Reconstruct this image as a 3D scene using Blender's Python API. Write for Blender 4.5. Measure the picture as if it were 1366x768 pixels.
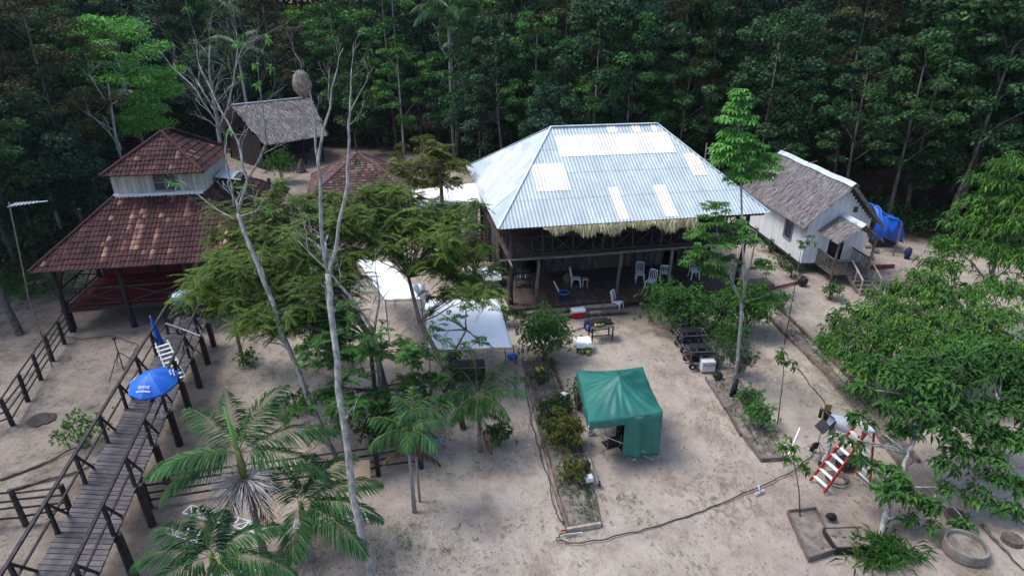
import bpy, math, random
import numpy as np
from mathutils import Vector, Matrix, Euler
random.seed(7); RNG = np.random.default_rng(7)
for o in list(bpy.data.objects): bpy.data.objects.remove(o)
SC = bpy.context.scene; COL = SC.collection
R = math.radians

# ------------------------------------------------------------- camera
F_PX = 800.0; PITCH = R(24.7); CAM_H = 13.0
cd = bpy.data.cameras.new('camera'); cam = bpy.data.objects.new('camera', cd); COL.objects.link(cam)
cd.sensor_width = 36; cd.lens = F_PX/1366*36; cd.clip_end = 1000; cd.clip_start = 0.1
cam.location = (0, 0, CAM_H); cam.rotation_euler = (math.pi/2-PITCH, 0, 0)
SC.camera = cam
# ------------------------------------------------------------- light
SUN_EL, SUN_AZ = R(60), R(-84)       # azimuth from +Y towards +X : to the left
w = bpy.data.worlds.new('World'); SC.world = w; w.use_nodes = True
nt = w.node_tree; bg = nt.nodes['Background']
sky = nt.nodes.new('ShaderNodeTexSky'); sky.sky_type = 'NISHITA'; sky.sun_disc = False
sky.sun_elevation = SUN_EL; sky.sun_rotation = SUN_AZ; sky.air_density = 1.0; sky.dust_density = 2.5; sky.ozone_density = 1.0
nt.links.new(sky.outputs[0], bg.inputs[0]); bg.inputs[1].default_value = 0.15
sl = bpy.data.lights.new('sun', 'SUN'); sun = bpy.data.objects.new('sun', sl); COL.objects.link(sun)
sl.energy = 1.4; sl.angle = R(18); sl.color = (1, .985, .96)
sd = Vector((math.sin(SUN_AZ)*math.cos(SUN_EL), math.cos(SUN_AZ)*math.cos(SUN_EL), math.sin(SUN_EL)))
sun.rotation_euler = (-sd).to_track_quat('-Z', 'Y').to_euler()
vs = SC.view_settings; vs.view_transform = 'Standard'; vs.look = 'None'; vs.gamma = 1; vs.use_curve_mapping = False
vs.exposure = 0.85
try:
    SC.cycles.max_bounces = 5; SC.cycles.diffuse_bounces = 3; SC.cycles.transparent_max_bounces = 6
    SC.cycles.transmission_bounces = 3; SC.cycles.glossy_bounces = 2
except Exception: pass

# ------------------------------------------------------------- surveying (photo pixel -> place in the world)
_c, _s = math.cos(PITCH), math.sin(PITCH)
def ray(u, v):
    y = -(v-384)/F_PX
    return ((u-683)/F_PX, _c+y*_s, -_s+y*_c)
def P(u, v, z=0.0):
    r = ray(u, v); t = (z-CAM_H)/r[2]; return Vector((r[0]*t, r[1]*t, z))
def D(u, v, Y):
    r = ray(u, v); t = Y/r[1]; return Vector((r[0]*t, Y, CAM_H+r[2]*t))

# ------------------------------------------------------------- materials
def new_mat(name):
    m = bpy.data.materials.new(name); m.use_nodes = True
    return m, m.node_tree, m.node_tree.nodes['Principled BSDF']
def N(t, typ, **k):
    n = t.nodes.new(typ)
    for a, b in k.items(): setattr(n, a, b)
    return n
def ramp(t, stops, src):
    r = N(t, 'ShaderNodeValToRGB'); e = r.color_ramp.elements
    while len(e) < len(stops): e.new(0.5)
    for i, (p, c) in enumerate(stops):
        e[i].position = p; e[i].color = (*c, 1)
    t.links.new(src, r.inputs[0]); return r.outputs[0]
def mixc(t, fac, a, b, mode='MIX'):
    m = N(t, 'ShaderNodeMix', data_type='RGBA', blend_type=mode)
    for s, i in ((fac, 0), (a, 6), (b, 7)):
        if hasattr(s, 'is_linked') or hasattr(s, 'links'): t.links.new(s, m.inputs[i])
        elif i == 0: m.inputs[0].default_value = s
        else: m.inputs[i].default_value = (*s, 1)
    return m.outputs[2]
def noise(t, scale, detail=4, vec=None, rough=.6, stretch=None):
    n = N(t, 'ShaderNodeTexNoise'); n.inputs['Scale'].default_value = scale
    n.inputs['Detail'].default_value = detail; n.inputs['Roughness'].default_value = rough
    if vec is None:
        vec = N(t, 'ShaderNodeTexCoord').outputs['Object']
    if stretch:
        mp = N(t, 'ShaderNodeMapping'); mp.inputs['Scale'].default_value = stretch
        t.links.new(vec, mp.inputs[0]); vec = mp.outputs[0]
    t.links.new(vec, n.inputs['Vector']); return n.outputs['Fac']
def bump(t, b, src, dist=.02, strength=.6):
    n = N(t, 'ShaderNodeBump'); n.inputs['Distance'].default_value = dist; n.inputs['Strength'].default_value = strength
    t.links.new(src, n.inputs['Height']); t.links.new(n.outputs[0], b.inputs['Normal'])
def rnd_attr(t):
    a = N(t, 'ShaderNodeAttribute'); a.attribute_name = 'rnd'; return a.outputs['Fac']
def surf(name, c1, c2, scale=3, rough=.8, bmp=0.0, bscale=None, metal=0, spec=.3, c3=None, rndamt=.35, stretch=None, lo=.35, hi=.65):
    """uneven two or three tone surface; each board / tile / leaf also varies through the rnd attribute"""
    m, t, b = new_mat(name)
    f = noise(t, scale, 5, stretch=stretch)
    stops = [(lo, c1), (hi, c2)] + ([(min(.99, hi+.12), c3)] if c3 else [])
    col = ramp(t, stops, f)
    if rndamt:
        g = ramp(t, [(0, (1-rndamt,)*3), (1, (1+rndamt*.6,)*3)], rnd_attr(t))
        col = mixc(t, 1.0, col, g, 'MULTIPLY')
    t.links.new(col, b.inputs['Base Color'])
    b.inputs['Roughness'].default_value = rough; b.inputs['Metallic'].default_value = metal
    b.inputs['Specular IOR Level'].default_value = spec
    if bmp: bump(t, b, noise(t, bscale or scale*6, 4, stretch=stretch), bmp)
    return m
def leafmat(name, dark, mid, light, spec=.18, rough=.6, trans=.25, obj_var=.25, clump=.35):
    m, t, b = new_mat(name)
    col = ramp(t, [(0, dark), (.6, mid), (1, light)], rnd_attr(t))
    cl = ramp(t, [(.35, (1-clump,)*3), (.7, (1+clump*.7,)*3)], noise(t, .55, 3))
    col = mixc(t, 1.0, col, cl, 'MULTIPLY')
    oi = N(t, 'ShaderNodeObjectInfo')
    ov = ramp(t, [(0, (1-obj_var, 1-obj_var*.8, 1-obj_var*.6)), (1, (1+obj_var, 1+obj_var*.7, 1))], oi.outputs['Random'])
    col = mixc(t, 1.0, col, ov, 'MULTIPLY')
    t.links.new(col, b.inputs['Base Color'])
    b.inputs['Roughness'].default_value = rough; b.inputs['Specular IOR Level'].default_value = spec
    tr = N(t, 'ShaderNodeBsdfTranslucent'); t.links.new(col, tr.inputs[0])
    mx = N(t, 'ShaderNodeMixShader'); mx.inputs[0].default_value = trans
    t.links.new(b.outputs[0], mx.inputs[1]); t.links.new(tr.outputs[0], mx.inputs[2])
    t.links.new(mx.outputs[0], t.nodes['Material Output'].inputs[0])
    return m
M = {}
M['wood_dark'] = surf('dark weathered wood', (.018,.016,.018), (.05,.044,.045), 6, .75, .004, rndamt=.4)
M['wood_deck'] = surf('boardwalk planks', (.055,.048,.055), (.11,.098,.105), 4, .55, .004, rndamt=.35, spec=.4)
M['wood_floor'] = surf('veranda floor boards', (.05,.038,.034), (.11,.082,.072), 3, .5, .003, rndamt=.3)
M['wood_mid'] = surf('grey brown wood', (.10,.085,.075), (.20,.17,.15), 5, .8, .004, rndamt=.3)
M['wood_pale'] = surf('pale sawn wood', (.30,.25,.20), (.46,.39,.32), 5, .8, .003, rndamt=.25)
M['plywood'] = surf('plywood', (.42,.31,.20), (.52,.40,.27), 2.5, .7, rndamt=.1)
M['white_plank'] = surf('white painted planks', (.64,.69,.73), (.76,.80,.83), 1.0, .7, .003, rndamt=.08, c3=(.56,.60,.62), stretch=(2,2,.4))
M['cream_plank'] = surf('cream green planks', (.34,.36,.31), (.50,.50,.44), 2, .8, .003, rndamt=.3, stretch=(3,3,.5))
M['grey_plank'] = surf('grey house planks', (.05,.048,.045), (.14,.135,.125), 2, .85, .003, rndamt=.4, stretch=(2,2,.5))
M['red_wall'] = surf('dark red painted boards', (.10,.012,.014), (.16,.02,.022), 2, .7, rndamt=.3)
M['red_floor'] = surf('red painted floor', (.13,.016,.018), (.2,.03,.03), 2, .6, rndamt=.3)
M['blue_paint'] = surf('blue painted boards', (.03,.055,.14), (.05,.09,.2), 2, .6, rndamt=.2)
M['white_paint'] = surf('white painted trim', (.6,.64,.65), (.74,.77,.78), 3, .6, rndamt=.1)
M['sheet_ridge'] = surf('pale metal ridge sheet', (.46,.52,.58), (.66,.71,.76), 2, .4, metal=.1, rndamt=.1)
M['metal_roof'] = surf('grey blue corrugated sheet', (.35,.425,.46), (.46,.535,.57), 1.6, .6, rndamt=.07, spec=.45, stretch=(1,.25,1), c3=(.36,.40,.41))
M['metal_pale'] = surf('pale corrugated sheet', (.70,.675,.58), (.83,.80,.70), 1.2, .5, rndamt=.1, spec=.4, c3=(.62,.60,.52), stretch=(1,.5,1))
M['metal_side'] = surf('newer corrugated sheet', (.46,.51,.53), (.58,.625,.645), 1.2, .6, rndamt=.12, spec=.35)
M['white_cloth'] = surf('white tarpaulin', (.85,.87,.9), (.9,.91,.93), 2, .55, .01, bscale=1.5, rndamt=.03)
M['green_cloth'] = surf('green canopy cloth', (.010,.105,.085), (.016,.15,.12), 1.5, .5, .03, bscale=2.6, rndamt=.05, spec=.45)
M['blue_tarp'] = surf('blue tarpaulin', (.01,.085,.45), (.02,.15,.68), 1.3, .35, .03, bscale=2.2, rndamt=.1, spec=.5)
M['blue_umb'] = surf('blue umbrella cloth', (.012,.11,.52), (.02,.15,.62), 3, .5, rndamt=.12)
M['blue_plastic'] = surf('blue plastic', (.07,.22,.5), (.12,.3,.6), 3, .4, rndamt=.1)
M['navy'] = surf('navy cloth', (.01,.015,.05), (.02,.04,.11), 6, .8, .01, rndamt=.1)
M['black'] = surf('black cloth', (.008,.008,.01), (.022,.022,.026), 5, .8, .01, rndamt=.1)
M['black_plastic'] = surf('black plastic', (.012,.012,.014), (.025,.025,.028), 5, .4, rndamt=.1)
M['white_plastic'] = surf('white plastic', (.66,.7,.76), (.76,.79,.84), 4, .35, rndamt=.05)
M['red_plastic'] = surf('red plastic', (.36,.015,.02), (.46,.02,.03), 4, .35, rndamt=.05)
M['teal_plastic'] = surf('teal plastic', (.05,.38,.42), (.08,.48,.52), 4, .35, rndamt=.05)
M['alu'] = surf('aluminium tube', (.55,.57,.6), (.72,.74,.77), 6, .35, metal=.5, rndamt=.1)
M['steel'] = surf('dull steel tube', (.18,.19,.2), (.32,.33,.35), 6, .4, metal=.6, rndamt=.1)
M['red_fibre'] = surf('red fibreglass', (.30,.02,.02), (.4,.03,.03), 5, .45, rndamt=.1)
M['grey_case'] = surf('pale grey case', (.5,.52,.52), (.62,.64,.63), 4, .45, rndamt=.1)
M['tan_board'] = surf('tan reflector board', (.42,.26,.09), (.52,.34,.13), 3, .7, rndamt=.1)
M['lamp_grey'] = surf('pale blue grey lamp housing', (.38,.45,.52), (.52,.58,.64), 4, .45, rndamt=.1)
M['glass'] = surf('dark window glass', (.015,.02,.03), (.03,.04,.055), 2, .12, spec=.6, rndamt=0)
M['win_frame'] = surf('blue grey window frame', (.12,.16,.22), (.2,.25,.32), 4, .6, rndamt=.1)
M['bark_pale'] = surf('pale lichen bark', (.15,.15,.145), (.38,.38,.36), 9, .9, .01, rndamt=.15, c3=(.5,.5,.48), stretch=(1,1,.4))
M['bark_brown'] = surf('brown bark', (.07,.055,.045), (.16,.135,.115), 7, .9, .012, rndamt=.2)
M['bark_dark'] = surf('dark bark', (.05,.045,.04), (.12,.11,.10), 7, .9, .012, rndamt=.2)
M['bark_forest'] = surf('grey forest bark', (.06,.055,.05), (.14,.13,.115), 3, .9, .01, rndamt=.15)
M['palm_trunk'] = surf('ringed grey palm trunk', (.17,.165,.155), (.34,.33,.31), 6, .9, .008, rndamt=.1, stretch=(1,1,6))
M['palm_shaft'] = surf('green palm crownshaft', (.10,.15,.03), (.18,.2,.05), 4, .5, rndamt=.1)
M['infl'] = surf('pale pinkish flower strands', (.42,.38,.37), (.62,.58,.55), 5, .8, rndamt=.25)
M['nest'] = surf('termite nest mud', (.12,.10,.09), (.30,.26,.24), 14, .95, .06, rndamt=.1)
M['coconut'] = surf('green coconut husk', (.12,.2,.04), (.24,.32,.09), 5, .5, rndamt=.3)
M['basket'] = surf('woven cane', (.14,.1,.07), (.24,.18,.12), 30, .8, .01, rndamt=.2)
M['concrete'] = surf('weathered concrete', (.15,.135,.12), (.27,.25,.225), 3, .9, .01, rndamt=.15)
M['brick_edge'] = surf('brown garden edging', (.13,.10,.085), (.22,.17,.14), 4, .9, .01, rndamt=.35)
M['red_step'] = surf('red painted step', (.12,.025,.028), (.18,.04,.042), 3, .7, rndamt=.1)
M['rubber'] = surf('black cable rubber', (.012,.012,.012), (.03,.03,.03), 5, .7, rndamt=0)
M['ash'] = surf('charcoal ash', (.02,.018,.018), (.07,.06,.058), 8, .95, .02, rndamt=.2)
M['yellow'] = surf('yellow plastic', (.55,.38,.08), (.62,.45,.12), 4, .5, rndamt=.05)
M['soil'] = surf('dark garden soil', (.12,.10,.085), (.27,.235,.20), 4, .95, .02, rndamt=.1)
M['pod'] = surf('dark red leaves', (.05,.012,.016), (.1,.02,.025), 4, .6, rndamt=.4)
# thatch and tile take their tone from each tuft / tile
def ramp_mat(name, stops, rough=.85, nz=(.75, 1.15), nscale=1.2, b=.0, spec=.25):
    m, t, bs = new_mat(name)
    col = ramp(t, stops, rnd_attr(t))
    g = ramp(t, [(.3, (nz[0],)*3), (.7, (nz[1],)*3)], noise(t, nscale, 5))
    col = mixc(t, 1.0, col, g, 'MULTIPLY'); t.links.new(col, bs.inputs['Base Color'])
    bs.inputs['Roughness'].default_value = rough; bs.inputs['Specular IOR Level'].default_value = spec
    if b: bump(t, bs, noise(t, 25, 3), b)
    return m
M['tile'] = ramp_mat('old clay tiles', [(0, (.028,.015,.017)), (.5, (.062,.025,.026)), (.8, (.10,.042,.038)), (.93, (.20,.10,.07)), (1, (.40,.27,.2))], .8, (.55, 1.25), 1.3, .005)
M['tile_brown'] = ramp_mat('brown scale tiles', [(0, (.06,.035,.034)), (.7, (.12,.07,.065)), (1, (.2,.13,.115))], .85, (.7, 1.2), 1.3)
M['thatch'] = ramp_mat('grey palm thatch', [(0, (.15,.135,.14)), (.5, (.28,.255,.26)), (.9, (.38,.355,.355)), (1, (.48,.45,.44))], .9, (.8, 1.15), .8)
M['straw'] = ramp_mat('yellow palm straw fringe', [(0, (.30,.25,.12)), (.6, (.56,.50,.28)), (1, (.74,.70,.46))], .85)
M['leaf_forest'] = leafmat('dark forest leaves', (.018,.050,.024), (.042,.105,.045), (.085,.19,.06), obj_var=.4, trans=.3)
M['leaf_forest2'] = leafmat('blue green forest leaves', (.020,.055,.038), (.042,.10,.065), (.08,.175,.10), obj_var=.35, trans=.3)
M['leaf_mid'] = leafmat('mid green forest leaves', (.03,.09,.024), (.065,.19,.042), (.125,.30,.065), obj_var=.3, trans=.3)
M['leaf_lime'] = leafmat('lime green leaves', (.07,.20,.035), (.14,.38,.07), (.22,.50,.12), obj_var=.05, clump=.15)
M['leaf_feather'] = leafmat('olive feathery leaves', (.055,.11,.022), (.13,.21,.04), (.26,.35,.07), obj_var=.08, clump=.35, trans=.35)
M['leaf_mango'] = leafmat('fresh green drooping leaves', (.03,.095,.018), (.085,.22,.036), (.20,.38,.07), obj_var=.06, trans=.3, clump=.45)
M['leaf_broad'] = leafmat('deep green broad leaves', (.024,.08,.018), (.052,.15,.03), (.105,.235,.05), obj_var=.06)
M['leaf_shrub'] = leafmat('shrub leaves', (.02,.055,.018), (.045,.11,.03), (.10,.19,.05), obj_var=.2)
M['leaf_palm'] = leafmat('palm leaflets', (.026,.085,.032), (.058,.16,.052), (.13,.27,.08), spec=.3, rough=.42, obj_var=.1)
M['leaf_yellow'] = leafmat('yellowish shrub leaves', (.05,.075,.015), (.11,.13,.025), (.2,.2,.05), obj_var=.1)
M['leaf_olive'] = leafmat('brownish olive forest leaves', (.035,.045,.02), (.075,.085,.035), (.14,.15,.06), obj_var=.3)
M['litter'] = ramp_mat('fallen leaves', [(0, (.05,.032,.022)), (.6, (.13,.085,.06)), (1, (.24,.17,.12))], .9)

def ground_mat():
    m, t, b = new_mat('sandy ground')
    tc = N(t, 'ShaderNodeTexCoord').outputs['Object']
    big = noise(t, .12, 5, tc, .6); mid = noise(t, .8, 8, tc, .72); fine = noise(t, 9, 6, tc, .75)
    sand = ramp(t, [(.28, (.235,.20,.165)), (.47, (.365,.32,.272)), (.68, (.465,.415,.357))], mid)
    pinkish = ramp(t, [(.35, (.84,.81,.82)), (.6, (1.06,1.05,1.04))], big)
    sand = mixc(t, 1.0, sand, pinkish, 'MULTIPLY')
    sp = ramp(t, [(.33, (.55,.50,.46)), (.41, (1,1,1)), (.70, (1.06,1.06,1.06))], fine)
    sand = mixc(t, 1.0, sand, sp, 'MULTIPLY')
    n3 = noise(t, .42, 5, tc, .78, stretch=(1, .5, 1))
    scar = ramp(t, [(.465, (0,0,0)), (.50, (1,1,1)), (.525, (0,0,0))], n3)
    msk = ramp(t, [(.45, (0,0,0)), (.6, (1,1,1))], noise(t, .23, 3, tc))
    sc1 = mixc(t, 1.0, scar, msk, 'MULTIPLY')
    sc2 = N(t, 'ShaderNodeMath', operation='MULTIPLY'); sc2.inputs[1].default_value = .6; t.links.new(sc1, sc2.inputs[0])
    sand = mixc(t, sc2.outputs[0], sand, (.16,.115,.09))
    damp = ramp(t, [(.55, (0,0,0)), (.66, (1,1,1))], noise(t, .19, 7, tc, .7, stretch=(1, .7, 1)))
    dm = N(t, 'ShaderNodeMath', operation='MULTIPLY'); dm.inputs[1].default_value = .72; t.links.new(damp, dm.inputs[0])
    sand = mixc(t, dm.outputs[0], sand, (.20,.15,.12))
    mo = N(t, 'ShaderNodeMath', operation='ADD'); t.links.new(noise(t, .31, 7, tc, .8), mo.inputs[0]); t.links.new(noise(t, 7, 4, tc), mo.inputs[1])
    hv = N(t, 'ShaderNodeMath', operation='MULTIPLY'); hv.inputs[1].default_value = .5; t.links.new(mo.outputs[0], hv.inputs[0])
    moss = ramp(t, [(.555, (0,0,0)), (.60, (1,1,1))], hv.outputs[0])
    mm = N(t, 'ShaderNodeMath', operation='MULTIPLY'); mm.inputs[1].default_value = .6; t.links.new(moss, mm.inputs[0])
    sand = mixc(t, mm.outputs[0], sand, (.11,.115,.06))
    # leaf mould where the mesh says forest (attribute painted from the forest edge)
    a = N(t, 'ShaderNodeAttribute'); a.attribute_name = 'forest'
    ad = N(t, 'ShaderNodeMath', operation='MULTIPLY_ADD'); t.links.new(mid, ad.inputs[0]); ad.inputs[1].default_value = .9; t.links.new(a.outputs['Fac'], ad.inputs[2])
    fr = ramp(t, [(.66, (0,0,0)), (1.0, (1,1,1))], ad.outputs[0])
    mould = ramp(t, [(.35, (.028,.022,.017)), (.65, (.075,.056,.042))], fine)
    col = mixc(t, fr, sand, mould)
    t.links.new(col, b.inputs['Base Color']); b.inputs['Roughness'].default_value = .95; b.inputs['Specular IOR Level'].default_value = .15
    tr = noise(t, 2.6, 6, tc, .7)
    h = N(t, 'ShaderNodeMath', operation='ADD'); t.links.new(fine, h.inputs[0]); t.links.new(mid, h.inputs[1]); h2 = N(t, 'ShaderNodeMath', operation='MULTIPLY_ADD'); t.links.new(tr, h2.inputs[0]); h2.inputs[1].default_value = 1.6; t.links.new(h.outputs[0], h2.inputs[2])
    bump(t, b, h2.outputs[0], .06, .8)
    return m
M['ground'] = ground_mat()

# ------------------------------------------------------------- mesh builder
class MB:
    def __init__(s): s.V = []; s.n = 0; s.F = []
    def add(s, V, F, mat=0, rnd=None):
        V = np.asarray(V, float).reshape(-1, 3); F = np.asarray(F, int)
        if F.ndim == 1: F = F[None]
        if rnd is None: rnd = np.full(len(F), random.random())
        elif np.isscalar(rnd): rnd = np.full(len(F), rnd)
        s.F.append((F+s.n, np.full(len(F), mat), np.asarray(rnd, float))); s.V.append(V); s.n += len(V)
        return s
    def box(s, c, size, rz=0, mat=0, rnd=None, rot=None, taper=1.0):
        hx, hy, hz = size[0]/2, size[1]/2, size[2]/2
        k = taper
        v = np.array([(-hx,-hy,-hz),(hx,-hy,-hz),(hx,hy,-hz),(-hx,hy,-hz),(-hx*k,-hy*k,hz),(hx*k,-hy*k,hz),(hx*k,hy*k,hz),(-hx*k,hy*k,hz)])
        m = np.array(rot.to_matrix() if rot is not None else Matrix.Rotation(rz, 3, 'Z'))
        return s.add(v@m.T+np.array(c), [(0,3,2,1),(4,5,6,7),(0,1,5,4),(1,2,6,5),(2,3,7,6),(3,0,4,7)], mat, rnd)
    def beam(s, a, b, w=.1, h=None, mat=0, rnd=None, up=(0,0,1)):
        a, b = Vector(a), Vector(b); h = h or w; d = (b-a); L = d.length; d.normalize()
        u = Vector(up)
        if abs(d.dot(u)) > .98: u = Vector((0,1,0))
        x = d.cross(u).normalized(); z = x.cross(d)
        v = []
        for p in (a, b):
            for sx, sz in ((-1,-1),(1,-1),(1,1),(-1,1)): v.append(p+x*sx*w/2+z*sz*h/2)
        return s.add([tuple(q) for q in v], [(0,1,2,3),(7,6,5,4),(0,4,5,1),(1,5,6,2),(2,6,7,3),(3,7,4,0)], mat, rnd)
    def tube(s, pts, rad, n=6, mat=0, rnd=None, closed=False):
        pts = [Vector(p) for p in pts]; m = len(pts)
        if np.isscalar(rad): rad = [rad]*m
        V = []; prev = None
        for i, p in enumerate(pts):
            d = (pts[min(i+1, m-1)]-pts[max(i-1, 0)])
            if d.length < 1e-9: d = Vector((0,0,1))
            d.normalize()
            if prev is None:
                u = Vector((0,0,1)) if abs(d.z) < .9 else Vector((1,0,0))
                x = d.cross(u).normalized()
            else:
                x = (prev-d*prev.dot(d))
                x = x.normalized() if x.length > 1e-6 else d.cross(Vector((0,0,1))).normalized()
            prev = x; y = d.cross(x)
            for k in range(n):
                a = 2*math.pi*k/n; V.append(tuple(p+(x*math.cos(a)+y*math.sin(a))*rad[i]))
        Fq = []
        for i in range(m-1):
            for k in range(n):
                k2 = (k+1) % n; Fq.append((i*n+k, i*n+k2, (i+1)*n+k2, (i+1)*n+k))
        if rnd is None: rnd = random.random()
        s.add(V, Fq, mat, rnd)
        b = s.n-len(V)
        s.F.append((np.array([[b+k for k in reversed(range(n))]]), np.array([mat]), np.array([rnd])))
        s.F.append((np.array([[b+(m-1)*n+k for k in range(n)]]), np.array([mat]), np.array([rnd])))
        return s
    def ball(s, c, r, n=10, m=6, mat=0, rnd=None, rot=None, jit=0):
        if np.isscalar(r): r = (r, r, r)
        V = []
        for i in range(m+1):
            th = math.pi*i/m
            for k in range(n):
                a = 2*math.pi*k/n; j = 1+random.uniform(-jit, jit)
                V.append(Vector((math.sin(th)*math.cos(a)*r[0]*j, math.sin(th)*math.sin(a)*r[1]*j, math.cos(th)*r[2]*j)))
        if rot is not None:
            q = rot.to_matrix(); V = [q@v for v in V]
        V = [tuple(v+Vector(c)) for v in V]
        Fq = [(i*n+k, (i+1)*n+k, (i+1)*n+(k+1) % n, i*n+(k+1) % n) for i in range(m) for k in range(n)]
        return s.add(V, Fq, mat, random.random() if rnd is None else rnd)
    def cyl(s, c, r, h, n=16, mat=0, rnd=None, r2=None):
        c = Vector(c); return s.tube([c, c+Vector((0,0,h))], [r, r if r2 is None else r2], n, mat, rnd)
    def grid(s, fn, nu, nv, mat=0, rnd=None, matfn=None):
        V = [fn(i/nu, j/nv) for j in range(nv+1) for i in range(nu+1)]
        Fq = [(j*(nu+1)+i, j*(nu+1)+i+1, (j+1)*(nu+1)+i+1, (j+1)*(nu+1)+i) for j in range(nv) for i in range(nu)]
        return s.add([tuple(v) for v in V], Fq, mat, random.random() if rnd is None else rnd)
    def build(s, name, mats, parent=None, smooth=False, bevel=0, solid=0):
        me = bpy.data.meshes.new(name)
        V = np.concatenate(s.V); me.vertices.add(len(V)); me.vertices.foreach_set('co', V.ravel())
        tot = np.concatenate([np.full(len(f), f.shape[1]) for f, _, _ in s.F])
        li = np.concatenate([f.ravel() for f, _, _ in s.F])
        me.loops.add(len(li)); me.loops.foreach_set('vertex_index', li.astype(np.int32))
        st = np.concatenate([[0], np.cumsum(tot)[:-1]])
        me.polygons.add(len(tot)); me.polygons.foreach_set('loop_start', st.astype(np.int32))
        try: me.polygons.foreach_set('loop_total', tot.astype(np.int32))
        except Exception: pass
        me.polygons.foreach_set('material_index', np.concatenate([m for _, m, _ in s.F]).astype(np.int32))
        me.update(calc_edges=True)
        at = me.attributes.new('rnd', 'FLOAT', 'FACE'); at.data.foreach_set('value', np.clip(np.concatenate([r for _, _, r in s.F]), 0, 1).astype(np.float32))
        me.polygons.foreach_set('use_smooth', np.full(len(tot), bool(smooth)))
        for m_ in (mats if isinstance(mats, (list, tuple)) else [mats]): me.materials.append(M[m_])
        o = bpy.data.objects.new(name, me); COL.objects.link(o)
        if parent is not None: o.parent = parent
        if solid:
            sm = o.modifiers.new('thickness', 'SOLIDIFY'); sm.thickness = solid; sm.offset = -1
        if bevel:
            bm = o.modifiers.new('bevel', 'BEVEL'); bm.width = bevel; bm.segments = 2; bm.limit_method = 'ANGLE'
        return o
def tag(o, label, cat, group=None, kind=None):
    if label: o['label'] = label
    if cat: o['category'] = cat
    if group: o['group'] = group
    if kind: o['kind'] = kind
    return o
def thing(name, label, cat, loc=(0,0,0), rz=0, group=None):
    o = bpy.data.objects.new(name, None); COL.objects.link(o); o.empty_display_size = .2
    o.location = loc; o.rotation_euler = (0, 0, rz); return tag(o, label, cat, group)
def dup(root, loc, rz, label, group=None, scale=None):
    c = root.copy(); COL.objects.link(c); c.location = loc; c.rotation_euler = (0, 0, rz)
    if scale: c.scale = (scale,)*3 if np.isscalar(scale) else scale
    c['label'] = label
    if group: c['group'] = group
    for ch in root.children:
        k = ch.copy(); COL.objects.link(k); k.parent = c
        for g in ch.children:
            q = g.copy(); COL.objects.link(q); q.parent = k
    return c
def lbl(o, text): o['label'] = text; return o

# ------------------------------------------------------------- foliage helpers (vectorised)
def unit(a): return a/np.maximum(np.linalg.norm(a, axis=-1, keepdims=True), 1e-9)
def diamonds(mb, C, Nn, size, aspect=.55, mat=0, rnd=None):
    """far leaves: one small rhomb each"""
    n = len(C); t = unit(np.cross(Nn, RNG.normal(size=(n, 3)))); b = np.cross(Nn, t)
    L = (size/2)[:, None]; V = np.stack([C-t*L, C+b*L*aspect, C+t*L, C-b*L*aspect], 1).reshape(-1, 3)
    mb.add(V, np.arange(n*4).reshape(n, 4), mat, RNG.random(n) if rnd is None else rnd)
def leaves(mb, B, Dr, L, W, droop=.25, fold=.15, mat=0, rnd=None, up=None):
    """near leaves: base, two sides, tip and a lowered midrib"""
    n = len(B); Dr = unit(Dr)
    upv = np.tile([0., 0, 1], (n, 1)) if up is None else up
    s = unit(np.cross(Dr, upv)+1e-6); nn = np.cross(s, Dr)
    L = np.broadcast_to(L, n)[:, None]; W = np.broadcast_to(W, n)[:, None]
    mid = B+Dr*L*.5; tip = B+Dr*L-np.array([0, 0, 1])*L*droop
    V = np.stack([B, mid+s*W/2+nn*W*fold, tip, mid-s*W/2+nn*W*fold, mid-np.array([0, 0, 1])*L*droop*.15], 1).reshape(-1, 3)
    k = np.arange(n)[:, None]*5
    Fq = np.concatenate([k+np.array([[0, 1, 2, 4]]), k+np.array([[0, 4, 2, 3]])])
    r = RNG.random(n) if rnd is None else rnd
    mb.add(V, Fq, mat, np.concatenate([r, r]))
def clump_leaves(mb, c, r, n, size, mat=0, aspect=.55, bright=None):
    d = unit(RNG.normal(size=(n, 3))); d[:, 2] = np.abs(d[:, 2])*np.where(RNG.random(n) < .78, 1, -.6)
    rr = RNG.uniform(.55, 1.05, n)[:, None]
    C = np.array(c)+d*np.array(r)*rr
    Nn = unit(d*.7+RNG.normal(size=(n, 3))*.55+np.array([0, 0, .35]))
    rn = RNG.random(n)*.75 + (0 if bright is None else bright)
    diamonds(mb, C, Nn, RNG.uniform(.7, 1.3, n)*size, aspect, mat, np.clip(rn, 0, 1))
def wander(a, b, k=5, amp=.1, sag=0):
    a, b = Vector(a), Vector(b); L = (b-a).length; out = []
    off = Vector((0, 0, 0))
    for i in range(k+1):
        t = i/k
        off = off*.6+Vector((random.gauss(0, 1), random.gauss(0, 1), random.gauss(0, .5)))*amp*L*.3
        e = math.sin(math.pi*t)
        out.append(a.lerp(b, t)+off*e+Vector((0, 0, sag*L*e)))
    return out
def twigs(mb, p, d, L, r, depth, spread=.6, tips=None, up=.25, mat=0):
    d = Vector(d).normalized(); q = p+d*L; mid = p.lerp(q, .5)+Vector((random.gauss(0,1), random.gauss(0,1), random.gauss(0,1)))*L*.06
    mb.tube([p, mid, q], [r, r*.8, r*.55], 5 if r > .02 else 4, mat)
    if tips is not None: tips.append((q, d))
    if depth <= 0: return
    for _ in range(random.choice((2, 2, 3))):
        nd = (d+Vector((random.gauss(0,1), random.gauss(0,1), random.gauss(0,1)))*spread+Vector((0,0,up))).normalized()
        twigs(mb, q if random.random() < .6 else mid, nd, L*random.uniform(.55, .85), r*.55, depth-1, spread, tips, up, mat)
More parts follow.
